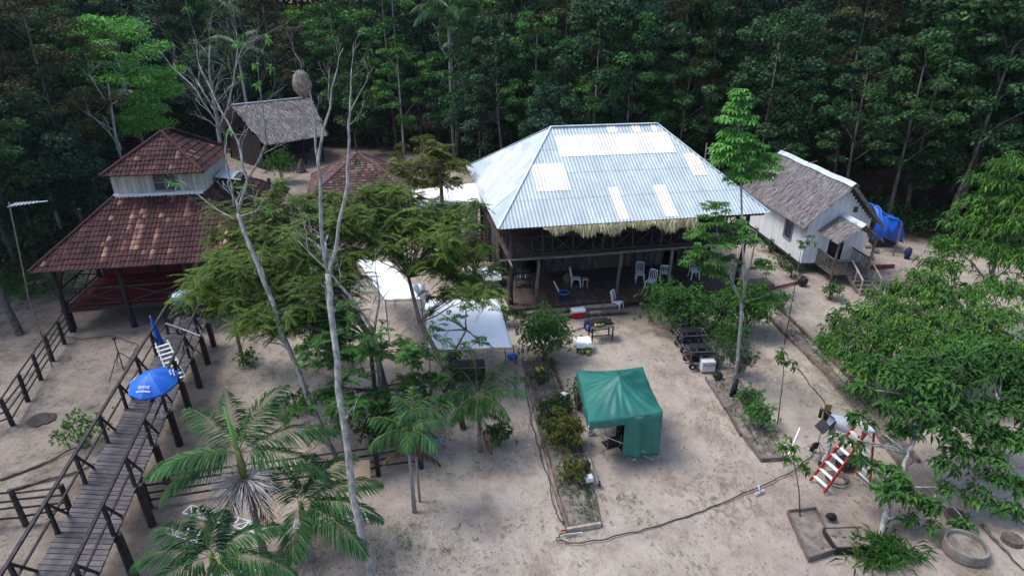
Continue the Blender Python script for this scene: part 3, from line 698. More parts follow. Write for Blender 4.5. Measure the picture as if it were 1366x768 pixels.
# ============================================================= TILED HOUSE (left)
def build_tiled_house():
    a = R(10.5); o = Vector((-20.14, 22.94, 0))
    t = thing('tiled_house', 'two-tier wooden house on stilts with old red clay tile roofs and a red veranda', 'house', o, a)
    ze = 3.1; W = 8.75; zw = 5.2; yw = 3.75; xl, xr = 2.45, 6.3; yb = yw+4.4; Yb = yb+3.7
    cols = [random.random() for _ in range(80)]
    def tone(x, s, W_, S_):
        v = .15+.35*cols[int(x*5) % 80]+random.random()*.3
        if random.random() < .05: v = random.uniform(.78, .88)
        for cx, s0, s1 in ((3.3, 0, .9), (3.75, .2, .75), (4.9, .5, 1), (2.6, 0, .4), (4.6, 0, .5), (5.6, .6, .95), (7.25, .1, .45)):
            if abs(x-cx) < .10 and s0 < s/S_ < s1 and random.random() < .8: v = random.uniform(.86, .98)
        if abs(x-7.5) < .13 and .15 < s/S_ < .5: v = 1
        if random.random() < .012: v = .95
        return v
    rf = MB(); slope(rf, (0,0,ze), (W,0,ze), (xl,yw,zw), (xr,yw,zw), tiles(tone=tone)); slope(rf, (0,Yb,ze), (0,0,ze), (xl,yb,zw), (xl,yw,zw), tiles())
    slope(rf, (W,0,ze), (W,Yb,ze), (xr,yw,zw), (xr,yb,zw), tiles()); slope(rf, (W,Yb,ze), (0,Yb,ze), (xr,yb,zw), (xl,yb,zw), tiles())
    rf = rf.build('lower_roof', 'tile', t, smooth=False)
    for p, q in (((0,0,ze), (xl,yw,zw)), ((W,0,ze), (xr,yw,zw))): MB().tube([Vector(p)+Vector((0,0,.06)), Vector(q)+Vector((0,0,.07))], .07, 6, 0, .5).build('hip_tiles', 'tile', rf)
    # upper storey
    uw = MB(); zt = 6.3
    boards(uw, (xl, yw), (xr, yw), zw-.05, zt, .2, skip=[(1.75, 2.85, 5.45, zt-.02)]); boards(uw, (xr, yw), (xr, yb), zw-.3, zt+.2, .2); boards(uw, (xl, yb), (xl, yw), zw-.3, zt+.2, .2); boards(uw, (xr, yb), (xl, yb), zw, zt, .2)
    uw = uw.build('upper_wall', 'cream_plank', t)
    tr = MB(); tr.box(((xl+xr)/2, yw-.06, zw+.03), (xr-xl+.1, .07, .2)); tr.build('white_sill_board', 'white_paint', uw)
    wn = MB(); wx = xl+2.3
    for dx in (-.5, 0, .5): wn.box((wx+dx, yw-.05, 5.82), (.06, .07, .86))
    for z in (5.42, 5.82, 6.22): wn.box((wx, yw-.052, z), (1.06, .07, .05))
    wn = wn.build('window', 'win_frame', uw); MB().box((wx, yw-.01, 5.82), (1.0, .02, .8)).build('pane', 'glass', wn)
    e = 6.28; ex0, ex1, ey0, ey1 = xl-.12, xr+.35, yw-.65, yb+.4; ap0, ap1 = Vector(((xl+xr)/2+.1, (ey0+ey1)/2-.35, 7.75)), Vector(((xl+xr)/2+.35, (ey0+ey1)/2+.35, 7.75))
    ur = MB(); slope(ur, (ex0,ey0,e), (ex1,ey0,e), ap0, ap0, tiles(tone=lambda *k: random.random()*.78 if random.random() > .03 else .93)); slope(ur, (ex1,ey0,e), (ex1,ey1,e), ap0, ap1, tiles(tone=lambda *k: random.random()*.82 if random.random() > .05 else .95))
    slope(ur, (ex1,ey1,e), (ex0,ey1,e), ap1, ap1, tiles()); slope(ur, (ex0,ey1,e), (ex0,ey0,e), ap1, ap0, tiles())
    ur = ur.build('upper_roof', 'tile', t)
    hp = MB()
    for p, q in (((ex0,ey0,e), ap0), ((ex1,ey0,e), ap0), ((ex1,ey1,e), ap1), ((ex0,ey1,e), ap1), (ap0, ap1)): hp.tube([Vector(p)+Vector((0,0,.07)), Vector(q)+Vector((0,0,.08))], .07, 6, 0, .55)
    hp.build('hip_tiles', 'tile', ur)
    # lean-to sheet on the right of the upper storey
    m = MB(); m.grid(lambda u, v: Vector((xr+.15+1.2*u, yw+1.5+1.6*v, 5.6-.22*u)), 2, 2); m.build('side_awning', 'metal_roof', t, solid=.03)
    m = MB(); m.box((xr+.8, yw+2.3, 5.1), (1.1, 1.3, .7)); m.build('side_annex', 'wood_dark', t)
    # floor and stilts
    zf = 1.12
    fl = MB(); planks(fl, .55, 8.4, .62, 4.3, zf, .16, .06, 'x'); fl.build('veranda_floor', 'red_floor', t)
    ed = MB(); ed.box((4.4, .58, zf-.1), (8.0, .08, .14)); ed.box((.52, 2.4, zf-.1), (.08, 3.7, .14)); ed.build('floor_beam', 'wood_dark', t)
    for x, y in ((.55, .62), (3.1, .62), (5.8, .62), (8.3, .62), (.55, 4.2), (3.1, 4.2), (8.3, 4.2), (.55, 8.5), (8.3, 8.5)):
        MB().tube([(x, y, -.1), (x, y, ze+.25 if y < 1 else 4.6)], [.13, .10], 8).build('post', 'wood_dark', t)
    rl = MB()
    def seg(a, b):
        a, b = Vector(a), Vector(b); n = 2
        for z in (zf+.9, zf+.15): rl.beam(a+Vector((0,0,z)), b+Vector((0,0,z)), .07)
        m_ = a.lerp(b, .5); rl.beam(a+Vector((0,0,zf+.12)), b+Vector((0,0,zf+.88)), .05); rl.beam(a+Vector((0,.03,zf+.88)), b+Vector((0,.03,zf+.12)), .05)
    seg((.55,.62,0), (3.1,.62,0)); seg((3.1,.62,0), (5.8,.62,0)); seg((.55,.62,0), (.55,2.4,0)); seg((.55,2.4,0), (.55,4.2,0))
    rl.beam((.55, .62, ze-.6), (1.3, .62, ze+.1), .07); rl.beam((.55, .62, 1.9), (.55, 1.9, ze+.3), .09)
    rl.build('railing', 'wood_dark', t)
    bw = MB(); boards(bw, (.7, 4.25), (8.1, 4.25), zf, 3.6, .2, skip=[(4.1, 6.9, 2.2, 3.4), (5.2, 6.0, zf, 3.1)]); boards(bw, (8.1, 4.25), (8.1, 8.5), zf, 3.5, .2); boards(bw, (.7, 8.5), (.7, 4.25), zf, 3.5, .2); boards(bw, (8.1, 8.5), (.7, 8.5), zf, 3.5, .2)
    bw.build('wall', 'red_wall', t)
    cw = MB(); boards(cw, (4.15, 4.2), (5.2, 4.2), 2.2, 3.4, .2); boards(cw, (6.0, 4.2), (8.3, 4.2), 2.2, 3.4, .2); cw.build('cream_wall_panel', 'cream_plank', t)
    dr = MB(); boards(dr, (5.2, 4.2), (6.0, 4.2), zf, 3.2, .2, .05); dr = dr.build('door', 'blue_paint', t); MB().ball((5.9, 4.15, 2.1), .04, 8, 5).build('handle', 'steel', dr)
    return t
build_tiled_house()

# ============================================================= THATCHED HUT, BROWN ROOFED HUT
def build_hut():
    p0 = P(352, 192, 2.5); p1 = P(432, 180, 2.5); d = (p1-p0); a = math.atan2(d.y, d.x)
    t = thing('thatched_hut', 'open-sided hut with a steep grey thatched roof at the forest edge', 'hut', (p0.x, p0.y, 0), a)
    L = d.length+.2; r0 = P(314, 143, 5.3); r1 = P(408, 130, 5.3)
    c, s = math.cos(a), math.sin(a)
    def loc(v): q = v-p0; return Vector((q.x*c+q.y*s, -q.x*s+q.y*c, v.z))
    R0, R1 = loc(r0), loc(r1); yr = (R0.y+R1.y)/2; R0.y = R1.y = yr
    rf = MB(); slope(rf, (0,0,2.5), (L,0,2.5), R0, R1, thatch(130, .5, .055, .14, over=.3)); slope(rf, (R1.x,2*yr,2.5), (R0.x,2*yr,2.5), R1, R0, thatch(30, .5, .09, .14, over=.3))
    rf = rf.build('thatched_roof', 'thatch', t)
    m = MB(); m.beam((R0.x, yr, 5.42), (R1.x-.3, yr, 5.42), .22, .1); m.build('ridge_sheet', 'sheet_ridge', rf)
    for x in np.linspace(.3, L-.3, 4): 
        MB().tube([(x, .5, -.1), (x, .5, 2.9)], .09, 7).build('post', 'wood_dark', t)
        MB().tube([(x, 2*yr-.5, -.1), (x, 2*yr-.5, 2.9)], .09, 7).build('post', 'wood_dark', t)
    w = MB(); boards(w, (R0.x+.6, 1.2), (R0.x+.6, 2*yr-1), 0, 3, .22); boards(w, (R0.x+.6, yr+1), (R1.x-.3, yr+1), 0, 3.2, .22); w.build('wall', 'wood_dark', t)
build_hut()
def build_brown():
    c = Vector((-9.9, 38.6, 0))
    t = thing('brown_roofed_hut', 'low square hut with a dark brown pointed tile roof behind the feathery trees', 'hut', c, R(14))
    h, ze, zr = 3.3, 2.75, 4.75; ap = (0, 0, zr); rf = MB()
    C = [(-h,-h,ze), (h,-h,ze), (h,h,ze), (-h,h,ze)]
    for i in range(4): slope(rf, C[i], C[(i+1) % 4], ap, ap, tiles(.2, .22, .02, tone=lambda *k: random.random()))
    rf = rf.build('roof', 'tile_brown', t)
    m = MB()
    for q in C: m.tube([Vector(q)+Vector((0,0,.05)), Vector(ap)+Vector((0,0,.06))], .05, 5, 0, .9)
    m.build('hip_tiles', 'tile_brown', rf)
    for q in C: MB().tube([(q[0]*.85, q[1]*.85, -.1), (q[0]*.85, q[1]*.85, ze+.25)], .09, 7).build('post', 'wood_dark', t)
    w = MB(); k = h*.8; boards(w, (-k, -k), (k, -k), 0, 2.7, .22); boards(w, (k, -k), (k, k), 0, 2.7, .22); boards(w, (-k, k), (-k, -k), 0, 2.7, .22); w.build('wall', 'wood_dark', t)
build_brown()
# ============================================================= BOARDWALK
def build_boardwalk():
    L0, R0 = Vector((-10.05, 7.2, 1.62)), Vector((-8.65, 7.2, 1.62)); Lf, Rf = P(238, 421, 1.2), P(276, 425, 1.2)
    t = thing('boardwalk', 'raised dark plank boardwalk with railings leading up to the tiled house', 'boardwalk', ((L0.x+R0.x)/2, L0.y, 0))
    o = t.location
    def at(s, side, z=0.0): a = L0.lerp(Lf, s) if side < 0 else R0.lerp(Rf, s); return a-o+Vector((0,0,z))
    n = 96; m = MB()
    for i in range(n):
        s0, s1 = i/n+.0006, (i+1)/n-.0008; j = random.uniform(-.015, .015)
        q = [at(s0,-1), at(s0,1), at(s1,1), at(s1,-1)]; q = [p+Vector((0,0,j*.4)) for p in q]
        d = (q[1]-q[0]).normalized(); q[0] -= d*random.uniform(.02,.07); q[3] -= d*.04; q[1] += d*random.uniform(.02,.07); q[2] += d*.04
        V = [tuple(p) for p in q]+[tuple(p-Vector((0,0,.04))) for p in q]
        m.add(V, [(0,1,2,3),(7,6,5,4),(0,4,5,1),(1,5,6,2),(2,6,7,3),(3,7,4,0)])
    m.build('deck', 'wood_deck', t)
    for sd in (-1, 1):
        b = MB(); b.beam(at(0, sd, -.13)+Vector((-sd*.1,0,0)), at(1, sd, -.13)+Vector((-sd*.1,0,0)), .09, .17); b.build('joist', 'wood_dark', t)
        K = 9; r = MB(); r.beam(at(0, sd, .98), at(1, sd, .98), .08, .06); r.beam(at(0, sd, .5), at(1, sd, .5), .045)
        for i in range(K+1):
            s = min(.998, i/K+.004); p = at(s, sd); r.beam(p+Vector((0,0,-.15)), p+Vector((0,0,.98)), .075)
            if i < K: q = at(min(1, s+.35/K), sd); r.beam(p+Vector((0,0,.95)), q+Vector((0,0,.02)), .05)
        r.build('railing', 'wood_dark', t)
        for i in range(K+1):
            s = min(.99, i/K+.01); p = at(s, sd)+Vector((sd*.04, 0, 0)); MB().tube([(p.x, p.y, p.z-.05), (p.x+sd*.03, p.y, -.15)], [.10, .12], 7).build('stilt', 'wood_dark', t)
    for i in range(10):
        s = min(.99, i/9+.01); MB().beam(at(s, -1, -.25), at(s, 1, -.25), .08, .12).build('cross_beam', 'wood_dark', t)
    return at, o
BW_AT, BW_O = build_boardwalk()
def BW(s, side, z=0): # side -1..1 across
    return (BW_AT(s, -1)*(1-side)/2+BW_AT(s, 1)*(1+side)/2)+BW_O+Vector((0, 0, z))

# ============================================================= FENCES
def fence(name, pts, label, h=1.25, nr=4, pr=.075, spacing=1.7, mat='wood_dark', lean=.06, cat='fence'):
    pts = [Vector((p[0], p[1], 0)) for p in pts]; o = pts[0]
    t = thing(name, label, cat, o); rl = [MB() for _ in range(nr)]
    for a, b in zip(pts[:-1], pts[1:]):
        L = (b-a).length; n = max(1, round(L/spacing))
        for i in range(n+1):
            if i == n and b is not pts[-1]: continue
            p = a.lerp(b, i/n)-o; dx, dy = random.uniform(-lean, lean), random.uniform(-lean, lean)
            MB().tube([(p.x, p.y, -.1), (p.x+dx, p.y+dy, h+random.uniform(-.05, .12))], [pr*1.1, pr*.9], 7).build('post', mat, t)
        for k in range(nr):
            z = h*(.22+.72*k/(nr-1)); q = [a.lerp(b, i/n)-o+Vector((random.uniform(-.03,.03), random.uniform(-.03,.03)+.05, z+random.uniform(-.04,.04))) for i in range(n+1)]
            rl[k].tube(q, .032, 5)
    for m in rl: m.build('rail', mat, t)
fence('rail_fence', [P(100, 437), P(70, 480), P(17, 566), (-19.6, 14.6)], 'dark wooden rail fence running from the tiled house down the left edge', 1.15, spacing=1.45)
fence('rail_fence', [(-17.2, 12.0), P(34, 698), P(97, 690)], 'short dark rail fence meeting the left side of the boardwalk', 1.15, spacing=1.5)
fence('rail_fence', [P(200, 676), P(357, 652), P(505, 632), P(562, 622)], 'dark rail fence behind the three palms in the foreground', 1.05, spacing=2.2)
fence('rail_fence', [(-39, 57.5), (-33, 59), (-27, 60)], 'distant low rail fence in the clearing at the far left', 1.1, 3, spacing=2)
fence('rail_fence', [P(262, 410), P(330, 402)], 'short dark rail fence beside the end of the boardwalk', 1.1, 3, spacing=1.8)

# ============================================================= CLOTH CANOPIES
def cloth(corners, nu=14, nv=14, sag=.18, wr=.03, seed=0):
    A, B, C, Dd = [Vector(c) for c in corners]   # A back left, B back right, C front right, D front left
    rs = random.Random(seed); ph = [rs.uniform(0, 6) for _ in range(6)]
    def f(u, v):
        p = A.lerp(B, u).lerp(Dd.lerp(C, u), v)
        z = -sag*math.sin(math.pi*u)*math.sin(math.pi*v)*1.0
        z += wr*(math.sin(u*17+ph[0]+v*5)+math.sin(v*19+ph[1]-u*4))*.5*math.sin(math.pi*min(u, 1-u)*1.6+.3)
        e = .05*math.sin(math.pi*u)*(2*v-1)+0
        return p+Vector((0, -e*-1, z))
    return MB().grid(f, nu, nv)
def canopy(name, corners, label, posts, seed=1, sag=.15, frame=True, cat='tarp'):
    o = Vector(corners[3]); o.z = 0; t = thing(name, label, cat, o)
    cs = [Vector(c)-o for c in corners]
    cloth(cs, 18, 18, sag, .035, seed).build('tarp_sheet', 'white_cloth', t, smooth=True, solid=.008)
    for (x, y, z, dx, dy) in posts: MB().tube([Vector((x, y, -.05))-o, Vector((x+dx, y+dy, z))-o], .025, 6).build('pole', 'steel', t)
    if frame:
        for i in range(4): MB().tube([cs[i]+Vector((0,0,-.04)), cs[(i+1) % 4]+Vector((0,0,-.04))], .022, 6).build('frame_tube', 'steel', t)
    return t
a, b, c_, d_ = P(566, 401, 2.15), P(664, 398, 2.2), P(683, 463, 2.1), P(572, 468, 2.05)
canopy('white_tarp', [a, b, c_, d_], 'large square white tarp on a tube frame beside the yard path', [(a.x,a.y,a.z,0,0),(b.x+.25,b.y,b.z+.1,-.1,0),(c_.x+.15,c_.y,c_.z+.1,-.1,0),(d_.x,d_.y,d_.z,0,0),(b.x+.35,b.y-1.6,2.2,-.1,-.2)], 3, .06)
a, b, c_, d_ = P(474, 344, 2.3), P(522, 350, 2.25), P(562, 399, 2.1), P(514, 400, 2.1)
canopy('white_tarp', [a, b, c_, d_], 'narrow slanting white tarp half hidden under the feathery trees', [(q.x, q.y, q.z, 0, 0) for q in (a, b, c_, d_)], 5, .1)
# hanging sheet below its front corner
q = P(551, 430); tag(MB().grid(lambda u, v: Vector((q.x+.75*u+.1*math.sin(v*5), q.y+.06*math.sin(u*14), .15+1.8*v)), 14, 6).build('hanging_sheet', 'white_cloth', smooth=True, solid=.008), 'white sheet hanging upright between poles left of the large square tarp', 'sheet')
a, b, c_, d_ = P(549, 253, 3.0), P(638, 244, 3.05), P(646, 272, 2.9), P(553, 276, 2.9)
canopy('white_tarp', [a, b, c_, d_], 'flat white tarp roof touching the left side of the metal-roofed house', [(q.x, q.y, q.z, 0, 0) for q in (a, b, c_, d_)], 8, .08)
w_ = MB(); boards(w_, (-4.6, 34.2), (-2.0, 33.9), 0, 2.6, .2, skip=[(.9,1.1,0,3),(1.7,1.9,0,3)]); tag(w_.build('board_screen', 'wood_pale'), 'screen of loose pale boards under the flat white tarp roof', 'screen')

def build_gazebo():
    c = [P(770, 494, 1.95), P(857, 489, 1.95), P(884, 549, 1.95), P(786, 562, 1.95)]; o = sum((Vector(q) for q in c), Vector())/4; o.z = 0
    t = thing('green_gazebo', 'green fabric gazebo with a peaked top and one side wall, standing in the yard', 'gazebo', o)
    A, B, C, Dd = [Vector(q)-o for q in c]; apex = Vector((-.03, .12, 2.55))
    def f(u, v):
        p = A.lerp(B, u).lerp(Dd.lerp(C, u), v); r = max(abs(2*u-1), abs(2*v-1)); h = (1-r)**1.12
        ang = math.atan2(v-.5, u-.5)
        p.z = 1.95+(apex.z-1.95)*h-.09*math.sin(math.pi*min(1, r))*(abs(math.sin(2*ang)))*1.0
        p.z += .035*math.sin(9*ang+4*r)*math.sin(math.pi*r)+.022*math.sin(23*ang+3*r)*r*(1-r)*3-.05*abs(math.sin(5*ang+.7))**3*r*(1-r)*3
        # droop between the corners
        e = r**6; along = math.sin(math.pi*(u if abs(2*v-1) >= abs(2*u-1) else v)); p.z -= .09*e*along
        return p
    MB().grid(f, 44, 44).build('canopy', 'green_cloth', t, smooth=True, solid=.006)
    def wall(a, b, z0, z1, name, drop=None, n=26, u0=0, u1=1):
        d = (b-a).normalized(); nrm = Vector((d.y, -d.x, 0))
        def g(u, v):
            uu = u0+(u1-u0)*u; p = a.lerp(b, uu); zt = 1.95-.09*math.sin(math.pi*uu)-.004; lo = drop(uu) if drop else z0; z = zt+(lo-zt)*v
            amp = (.012+.04*v)*(1 if 'side' in name else .25); return Vector((p.x, p.y, z))+nrm*(amp*(math.sin(uu*21)+.5*math.sin(uu*37+1))+.02*v)
        return MB().grid(g, n, 10).build(name, 'green_cloth', t, smooth=True, solid=.006)
    wall(Dd, C, 0, 0, 'front_valance', lambda u: 1.66+.03*math.sin(u*20), u1=.5)
    wall(Dd, C, 0, 0, 'side_wall', lambda u: .42-.1*u+.03*math.sin(u*13), u0=.49)
    wall(C, B, 0, 0, 'side_wall', lambda u: .3 if u < .3 else 1.6)
    wall(B, A, 0, 0, 'back_valance', lambda u: 1.66); wall(A, Dd, 0, 0, 'left_valance', lambda u: 1.66+.02*math.sin(u*14))
    for p in (A, B, C, Dd):
        MB().tube([(p.x*.97, p.y*.97, 0), (p.x*.97, p.y*.97, 1.93)], .018, 6).build('leg', 'steel', t)
    m = MB(); m.tube([C*.98-Vector((0,0,1.7)), Dd*.98-Vector((0,0,.3))], .012, 5)
    m.tube([(C.x-.1, C.y, .1), (C.x-.8, C.y+.05, .42)], .014, 5); m.tube([(C.x-.75, C.y, .08), (C.x-.2, C.y+.05, .5)], .014, 5)
    for p, q in ((A,B),(B,C),(C,Dd),(Dd,A)): m.tube([p*.95-Vector((0,0,.1)), q*.95-Vector((0,0,.1))], .012, 5)
    m.build('frame', 'alu', t)
    return o, A, B, C, Dd
GO, GA, GB, GC, GD = build_gazebo()
# things below the gazebo
q = P(829, 603)
m = MB(); m.grid(lambda u, v: Vector((q.x-.17+.34*u+.05*math.sin(v*7), q.y+.12*math.sin(u*9+v*3), .12+1.15*v)), 10, 10)
m.grid(lambda u, v: Vector((q.x-.15+.3*u, q.y+.28+.1*math.sin(u*8+v*2), .1+1.1*v)), 10, 10); m.grid(lambda u, v: Vector((q.x-.15+.32*u, q.y+.32*v, 1.27+.02*math.sin(u*9))), 6, 4)
tag(m.build('black_drape', 'black', smooth=True, solid=.01), 'black cloth draped over equipment at the open side of the green gazebo', 'cloth')
def folding_chair(loc, rz, label, mat='black'):
    t = thing('folding_chair', label, 'chair', loc, rz); 
    MB().box((0,0,.43), (.44,.4,.03)).build('seat', mat, t, bevel=.01); MB().box((0,.2,.72), (.44,.03,.3), rot=Euler((.15,0,0))).build('backrest', mat, t, bevel=.01)
    f = MB()
    for x in (-.23, .23): f.tube([(x,-.22,0), (x,.2,.45), (x,.23,.9)], .012, 5); f.tube([(x,.24,0), (x,-.2,.45)], .012, 5); f.tube([(x,-.2,.62),(x,.2,.62)], .014, 5)
    f.tube([(-.23,-.22,.02),(.23,-.22,.02)], .01, 5); f.build('frame', 'steel', t); return t
folding_chair(P(813, 606), R(200), 'black folding chair at the open front of the green gazebo')
folding_chair(P(886, 411), R(150), 'grey metal folding chair in front of the veranda, left of the shrubs', 'steel')
# cases under the side wall
q = P(862, 600); tag(MB().box((q.x, q.y+.35, .14), (.5,.4,.28), .3).build('equipment_case', 'wood_mid', bevel=.015), 'small brown case poking out under the gazebo side wall', 'case')
q = P(801, 578); t = thing('wheel_stand', 'round steel reel on legs just inside the gazebo', 'reel', q); m = MB()
m.tube([(.28*math.cos(k*.5), 0, .5+.28*math.sin(k*.5)) for k in range(14)], .014, 5); m.build('rim', 'steel', t); MB().tube([(-.2,-.15,0),(0,0,.5),(.2,-.15,0)], .014, 5).build('legs', 'steel', t)

# ============================================================= UMBRELLAS
def build_umbrella():
    top = P(200, 500, 3.0); base = Vector((top.x, top.y, 1.43)); n = 8; Rr = .72
    t = thing('beach_umbrella', 'open bright blue beach umbrella with white lettering over the boardwalk', 'umbrella', base)
    tilt = Matrix.Rotation(R(9), 3, 'X'); h0 = 1.6
    m = MB(); rings = 7; V = []
    for j in range(rings+1):
        r = j/rings
        for k in range(n*4):
            a = 2*math.pi*k/(n*4); ph = (k % 4)/4
            rr = Rr*r*(1-.055*math.sin(math.pi*ph)*r*1.6); z = -.33*r**1.7-.02*math.sin(math.pi*ph)*r
            V.append(tuple(tilt@Vector((rr*math.cos(a), rr*math.sin(a), z))+Vector((0,0,h0))))
    K = n*4; Fq = [(j*K+k, (j+1)*K+k, (j+1)*K+(k+1) % K, j*K+(k+1) % K) for j in range(rings) for k in range(K)]
    rn = [((k//4)*.37) % 1 for j in range(rings) for k in range(K)]; m.add(V, Fq, 0, rn)
    cn = m.build('canopy', 'blue_umb', t, solid=.004)
    v = MB(); W2 = []
    for z in (0, -.09):
        for k in range(K):
            a = 2*math.pi*k/K; ph = (k % 4)/4; rr = Rr*(1-.055*math.sin(math.pi*ph)*1.6); W2.append(tuple(tilt@Vector((rr*math.cos(a), rr*math.sin(a), -.33-.02*math.sin(math.pi*ph)+z*(.6+.4*math.sin(math.pi*ph))))+Vector((0,0,h0))))
    v.add(W2, [(k, (k+1) % K, K+(k+1) % K, K+k) for k in range(K)]); v.build('valance', 'blue_umb', cn, solid=.003)
    MB().tube([(0,0,0),(0,0,.6), tuple(tilt@Vector((0,0,.02))+Vector((0,0,h0)))], .018, 7).build('pole', 'white_paint', t)
    rb = MB()
    for k in range(n): a = 2*math.pi*k/n; rb.tube([tuple(tilt@Vector((0,0,-.35))+Vector((0,0,h0))), tuple(tilt@Vector((.45*math.cos(a), .45*math.sin(a), -.17))+Vector((0,0,h0)))], .006, 4)
    rb.build('ribs', 'steel', t)
    # white printed wordmarks on two panels (illegible script at this size: strokes only)
    def zc(r): return -.33*r**1.7
    def mark(a0, r0, wd, hg, rot=0):
        mk = MB(); rs = random.Random(int(a0*10))
        for row, (cnt, w_) in enumerate(((5, wd), (8, wd*1.25))):
            for i in range(cnt):
                x = (-.5+(i+.5)/cnt)*w_; y = -row*hg*1.3
                hh = hg*(.8 if row == 0 else .5)*rs.uniform(.6, 1); ww = w_/cnt*.62
                for (dx, dy, sx, sy) in ((0, hh/2, ww, .018), (-ww/2, 0, .016, hh), (ww*.3, -hh/3, ww*.6, .016)):
                    qs = []
                    for cx, cy in ((-1,-1),(1,-1),(1,1),(-1,1)):
                        u = x+dx+cx*sx/2; w__ = r0*Rr+(-(y+dy)-cy*sy/2)
                        px = w__*math.cos(a0)-u*math.sin(a0)*-1; py_ = w__*math.sin(a0)-u*math.cos(a0)*-1*-1
                        px = w__*math.cos(a0)+u*math.sin(a0)*-1; py_ = w__*math.sin(a0)+u*math.cos(a0)
                        r_ = min(1, math.hypot(px, py_)/Rr); qs.append(tuple(tilt@Vector((px, py_, zc(r_)+.012))+Vector((0,0,h0))))
                    mk.add(qs, [(0,1,2,3)])
        mk.build('lettering', 'white_plastic', cn)
    mark(R(-90), .6, .34, .085); mark(R(35), .72, .26, .06); mark(R(180), .72, .22, .055)
build_umbrella()
def closed_umbrella():
    b = P(216, 462, 1.4); t = thing('closed_umbrella', 'folded royal blue umbrella standing upright at the boardwalk railing', 'umbrella', b)
    m = MB(); K = 16; prof = [(0,.03),(.08,.13),(.3,.10),(.75,.085),(1.1,.05),(1.25,.012)]
    V = []; 
    for z, r in prof:
        for k in range(K): a = 2*math.pi*k/K; rr = r*(1+.22*math.cos(a*5)); V.append((rr*math.cos(a)-z*.1, rr*math.sin(a), z))
    m.add(V, [(j*K+k, j*K+(k+1) % K, (j+1)*K+(k+1) % K, (j+1)*K+k) for j in range(len(prof)-1) for k in range(K)])
    m.build('folded_cloth', 'blue_umb', t, smooth=True); MB().tube([(0,0,-.1),(-.13,0,1.32)], .014, 6).build('pole', 'white_paint', t)
closed_umbrella()
def ladder_on_deck():
    a = P(215, 456, 2.35); b = BW(.70, .15, .05); b = P(238, 507, 1.45)
    t = thing('aluminium_ladder', 'white rung ladder leaning over the boardwalk railing beside the folded umbrella', 'ladder', b)
    A = Vector((0,0,0)); B = a-b; s = B.cross(Vector((0,0,1))).normalized()*.24
    for k in (-1, 1): MB().beam(A+s*k, B+s*k*.8, .035, .06).build('rail', 'alu', t)
    for i in range(9):
        p = A.lerp(B, (i+.4)/9.3); MB().beam(p-s*1.0, p+s*1.0, .075, .035).build('rung', 'white_paint', t)
ladder_on_deck()
def tripod(loc, h, sp, label, name='light_stand', mat='black_plastic', top=None):
    t = thing(name, label, 'stand', loc)
    MB().tube([(0,0,.1),(0,0,h)], .02, 6).build('pole', mat, t)
    for k in range(3):
        a = R(20+120*k); MB().tube([(0,0,h*.62),(sp*math.cos(a), sp*math.sin(a), 0)], .016, 5).build('leg', mat, t)
    m = MB()
    for k in range(3): a = R(20+120*k); m.tube([(0,0,.22),(sp*.72*math.cos(a), sp*.72*math.sin(a), h*.62*.28)], .009, 4)
    m.build('brace', mat, t)
    if top: top(t, h)
    return t
tripod(P(166, 496), 1.5, .8, 'black tripod stand on the sand left of the boardwalk', top=lambda t, h: MB().box((0,0,h+.03), (.12,.09,.1)).build('head', 'black_plastic', t, bevel=.01))
def blue_light(t, h):
    m = MB(); m.box((0,0,h+.2), (.42,.5,.42), rot=Euler((.5,.1,.2)), taper=.8); m.build('lamp_housing', 'blue_plastic', t, bevel=.05)
    m = MB(); m.box((0,-.14,h+.36), (.34,.2,.1), rot=Euler((.5,.1,.2))); m.build('lamp_top', 'lamp_grey', t, bevel=.02)
b_ = P(247, 428, 1.22); tripod((b_.x, b_.y, 1.22), .85, .4, 'stand with a blue film lamp at the far end of the boardwalk', top=blue_light)
def boom(t, h):
    MB().tube([(-.35,-.25,h+.35),(0,0,h),(.55,.1,h-.35)], .028, 6).build('boom_arm', 'white_paint', t)
    MB().tube([(-.1+.16*math.cos(k*.7), .1, h-.15+.16*math.sin(k*.7)) for k in range(10)], .04, 5).build('cable_coil', 'rubber', t)
b_ = P(252, 476, 1.27); tripod((b_.x, b_.y, 1.27), 1.2, .45, 'stand with a white boom arm and coiled cable on the boardwalk', top=boom)
q = P(243, 408, 1.25); t = thing('supply_box', 'white cloth and pale box piled by the veranda end of the boardwalk', 'box', q)
MB().box((.1,.1,.3), (.5,.4,.6), .3).build('box', 'grey_case', t, bevel=.03); MB().grid(lambda u, v: Vector((-.3+.9*u, -.1+.5*v, .63+.05*math.sin(u*9)*math.cos(v*7)-.18*abs(2*u-1)**3)), 12, 8).build('cloth', 'white_cloth', t, smooth=True, solid=.01)

# ============================================================= ALUMINIUM TRACKS, BOARD, TEAL CHAIR
def truss(p, q, label):
    p, q = Vector(p), Vector(q); L = (q-p).length; a = math.atan2(q.y-p.y, q.x-p.x); t = thing('metal_truss', label, 'truss', (p.x, p.y, 0), a, )
    w = .15
    for y in (-w, w): MB().beam((0, y, .09), (L, y, .09), .04, .05).build('rail', 'alu', t)
    m = MB(); n = int(L/.3)
    for i in range(n+1): m.beam((i*L/n, -w, .085), (i*L/n, w, .085), .035, .035)
    for i in range(n): m.beam((i*L/n, -w*(1 if i % 2 else -1), .088), ((i+1)*L/n, w*(1 if i % 2 else -1), .088), .026, .026)
    m.build('lacing', 'white_paint', t)
truss(P(250, 682), P(356, 711), 'long white metal truss lying behind the tallest foreground palm')
truss(P(225, 708), P(276, 723), 'short white metal truss lying left of the palm crowns')
truss(P(393, 703), P(492, 690), 'white metal truss lying right of the middle foreground palm')
truss(P(292, 762), P(345, 772), 'white metal truss cut by the bottom edge of the picture')
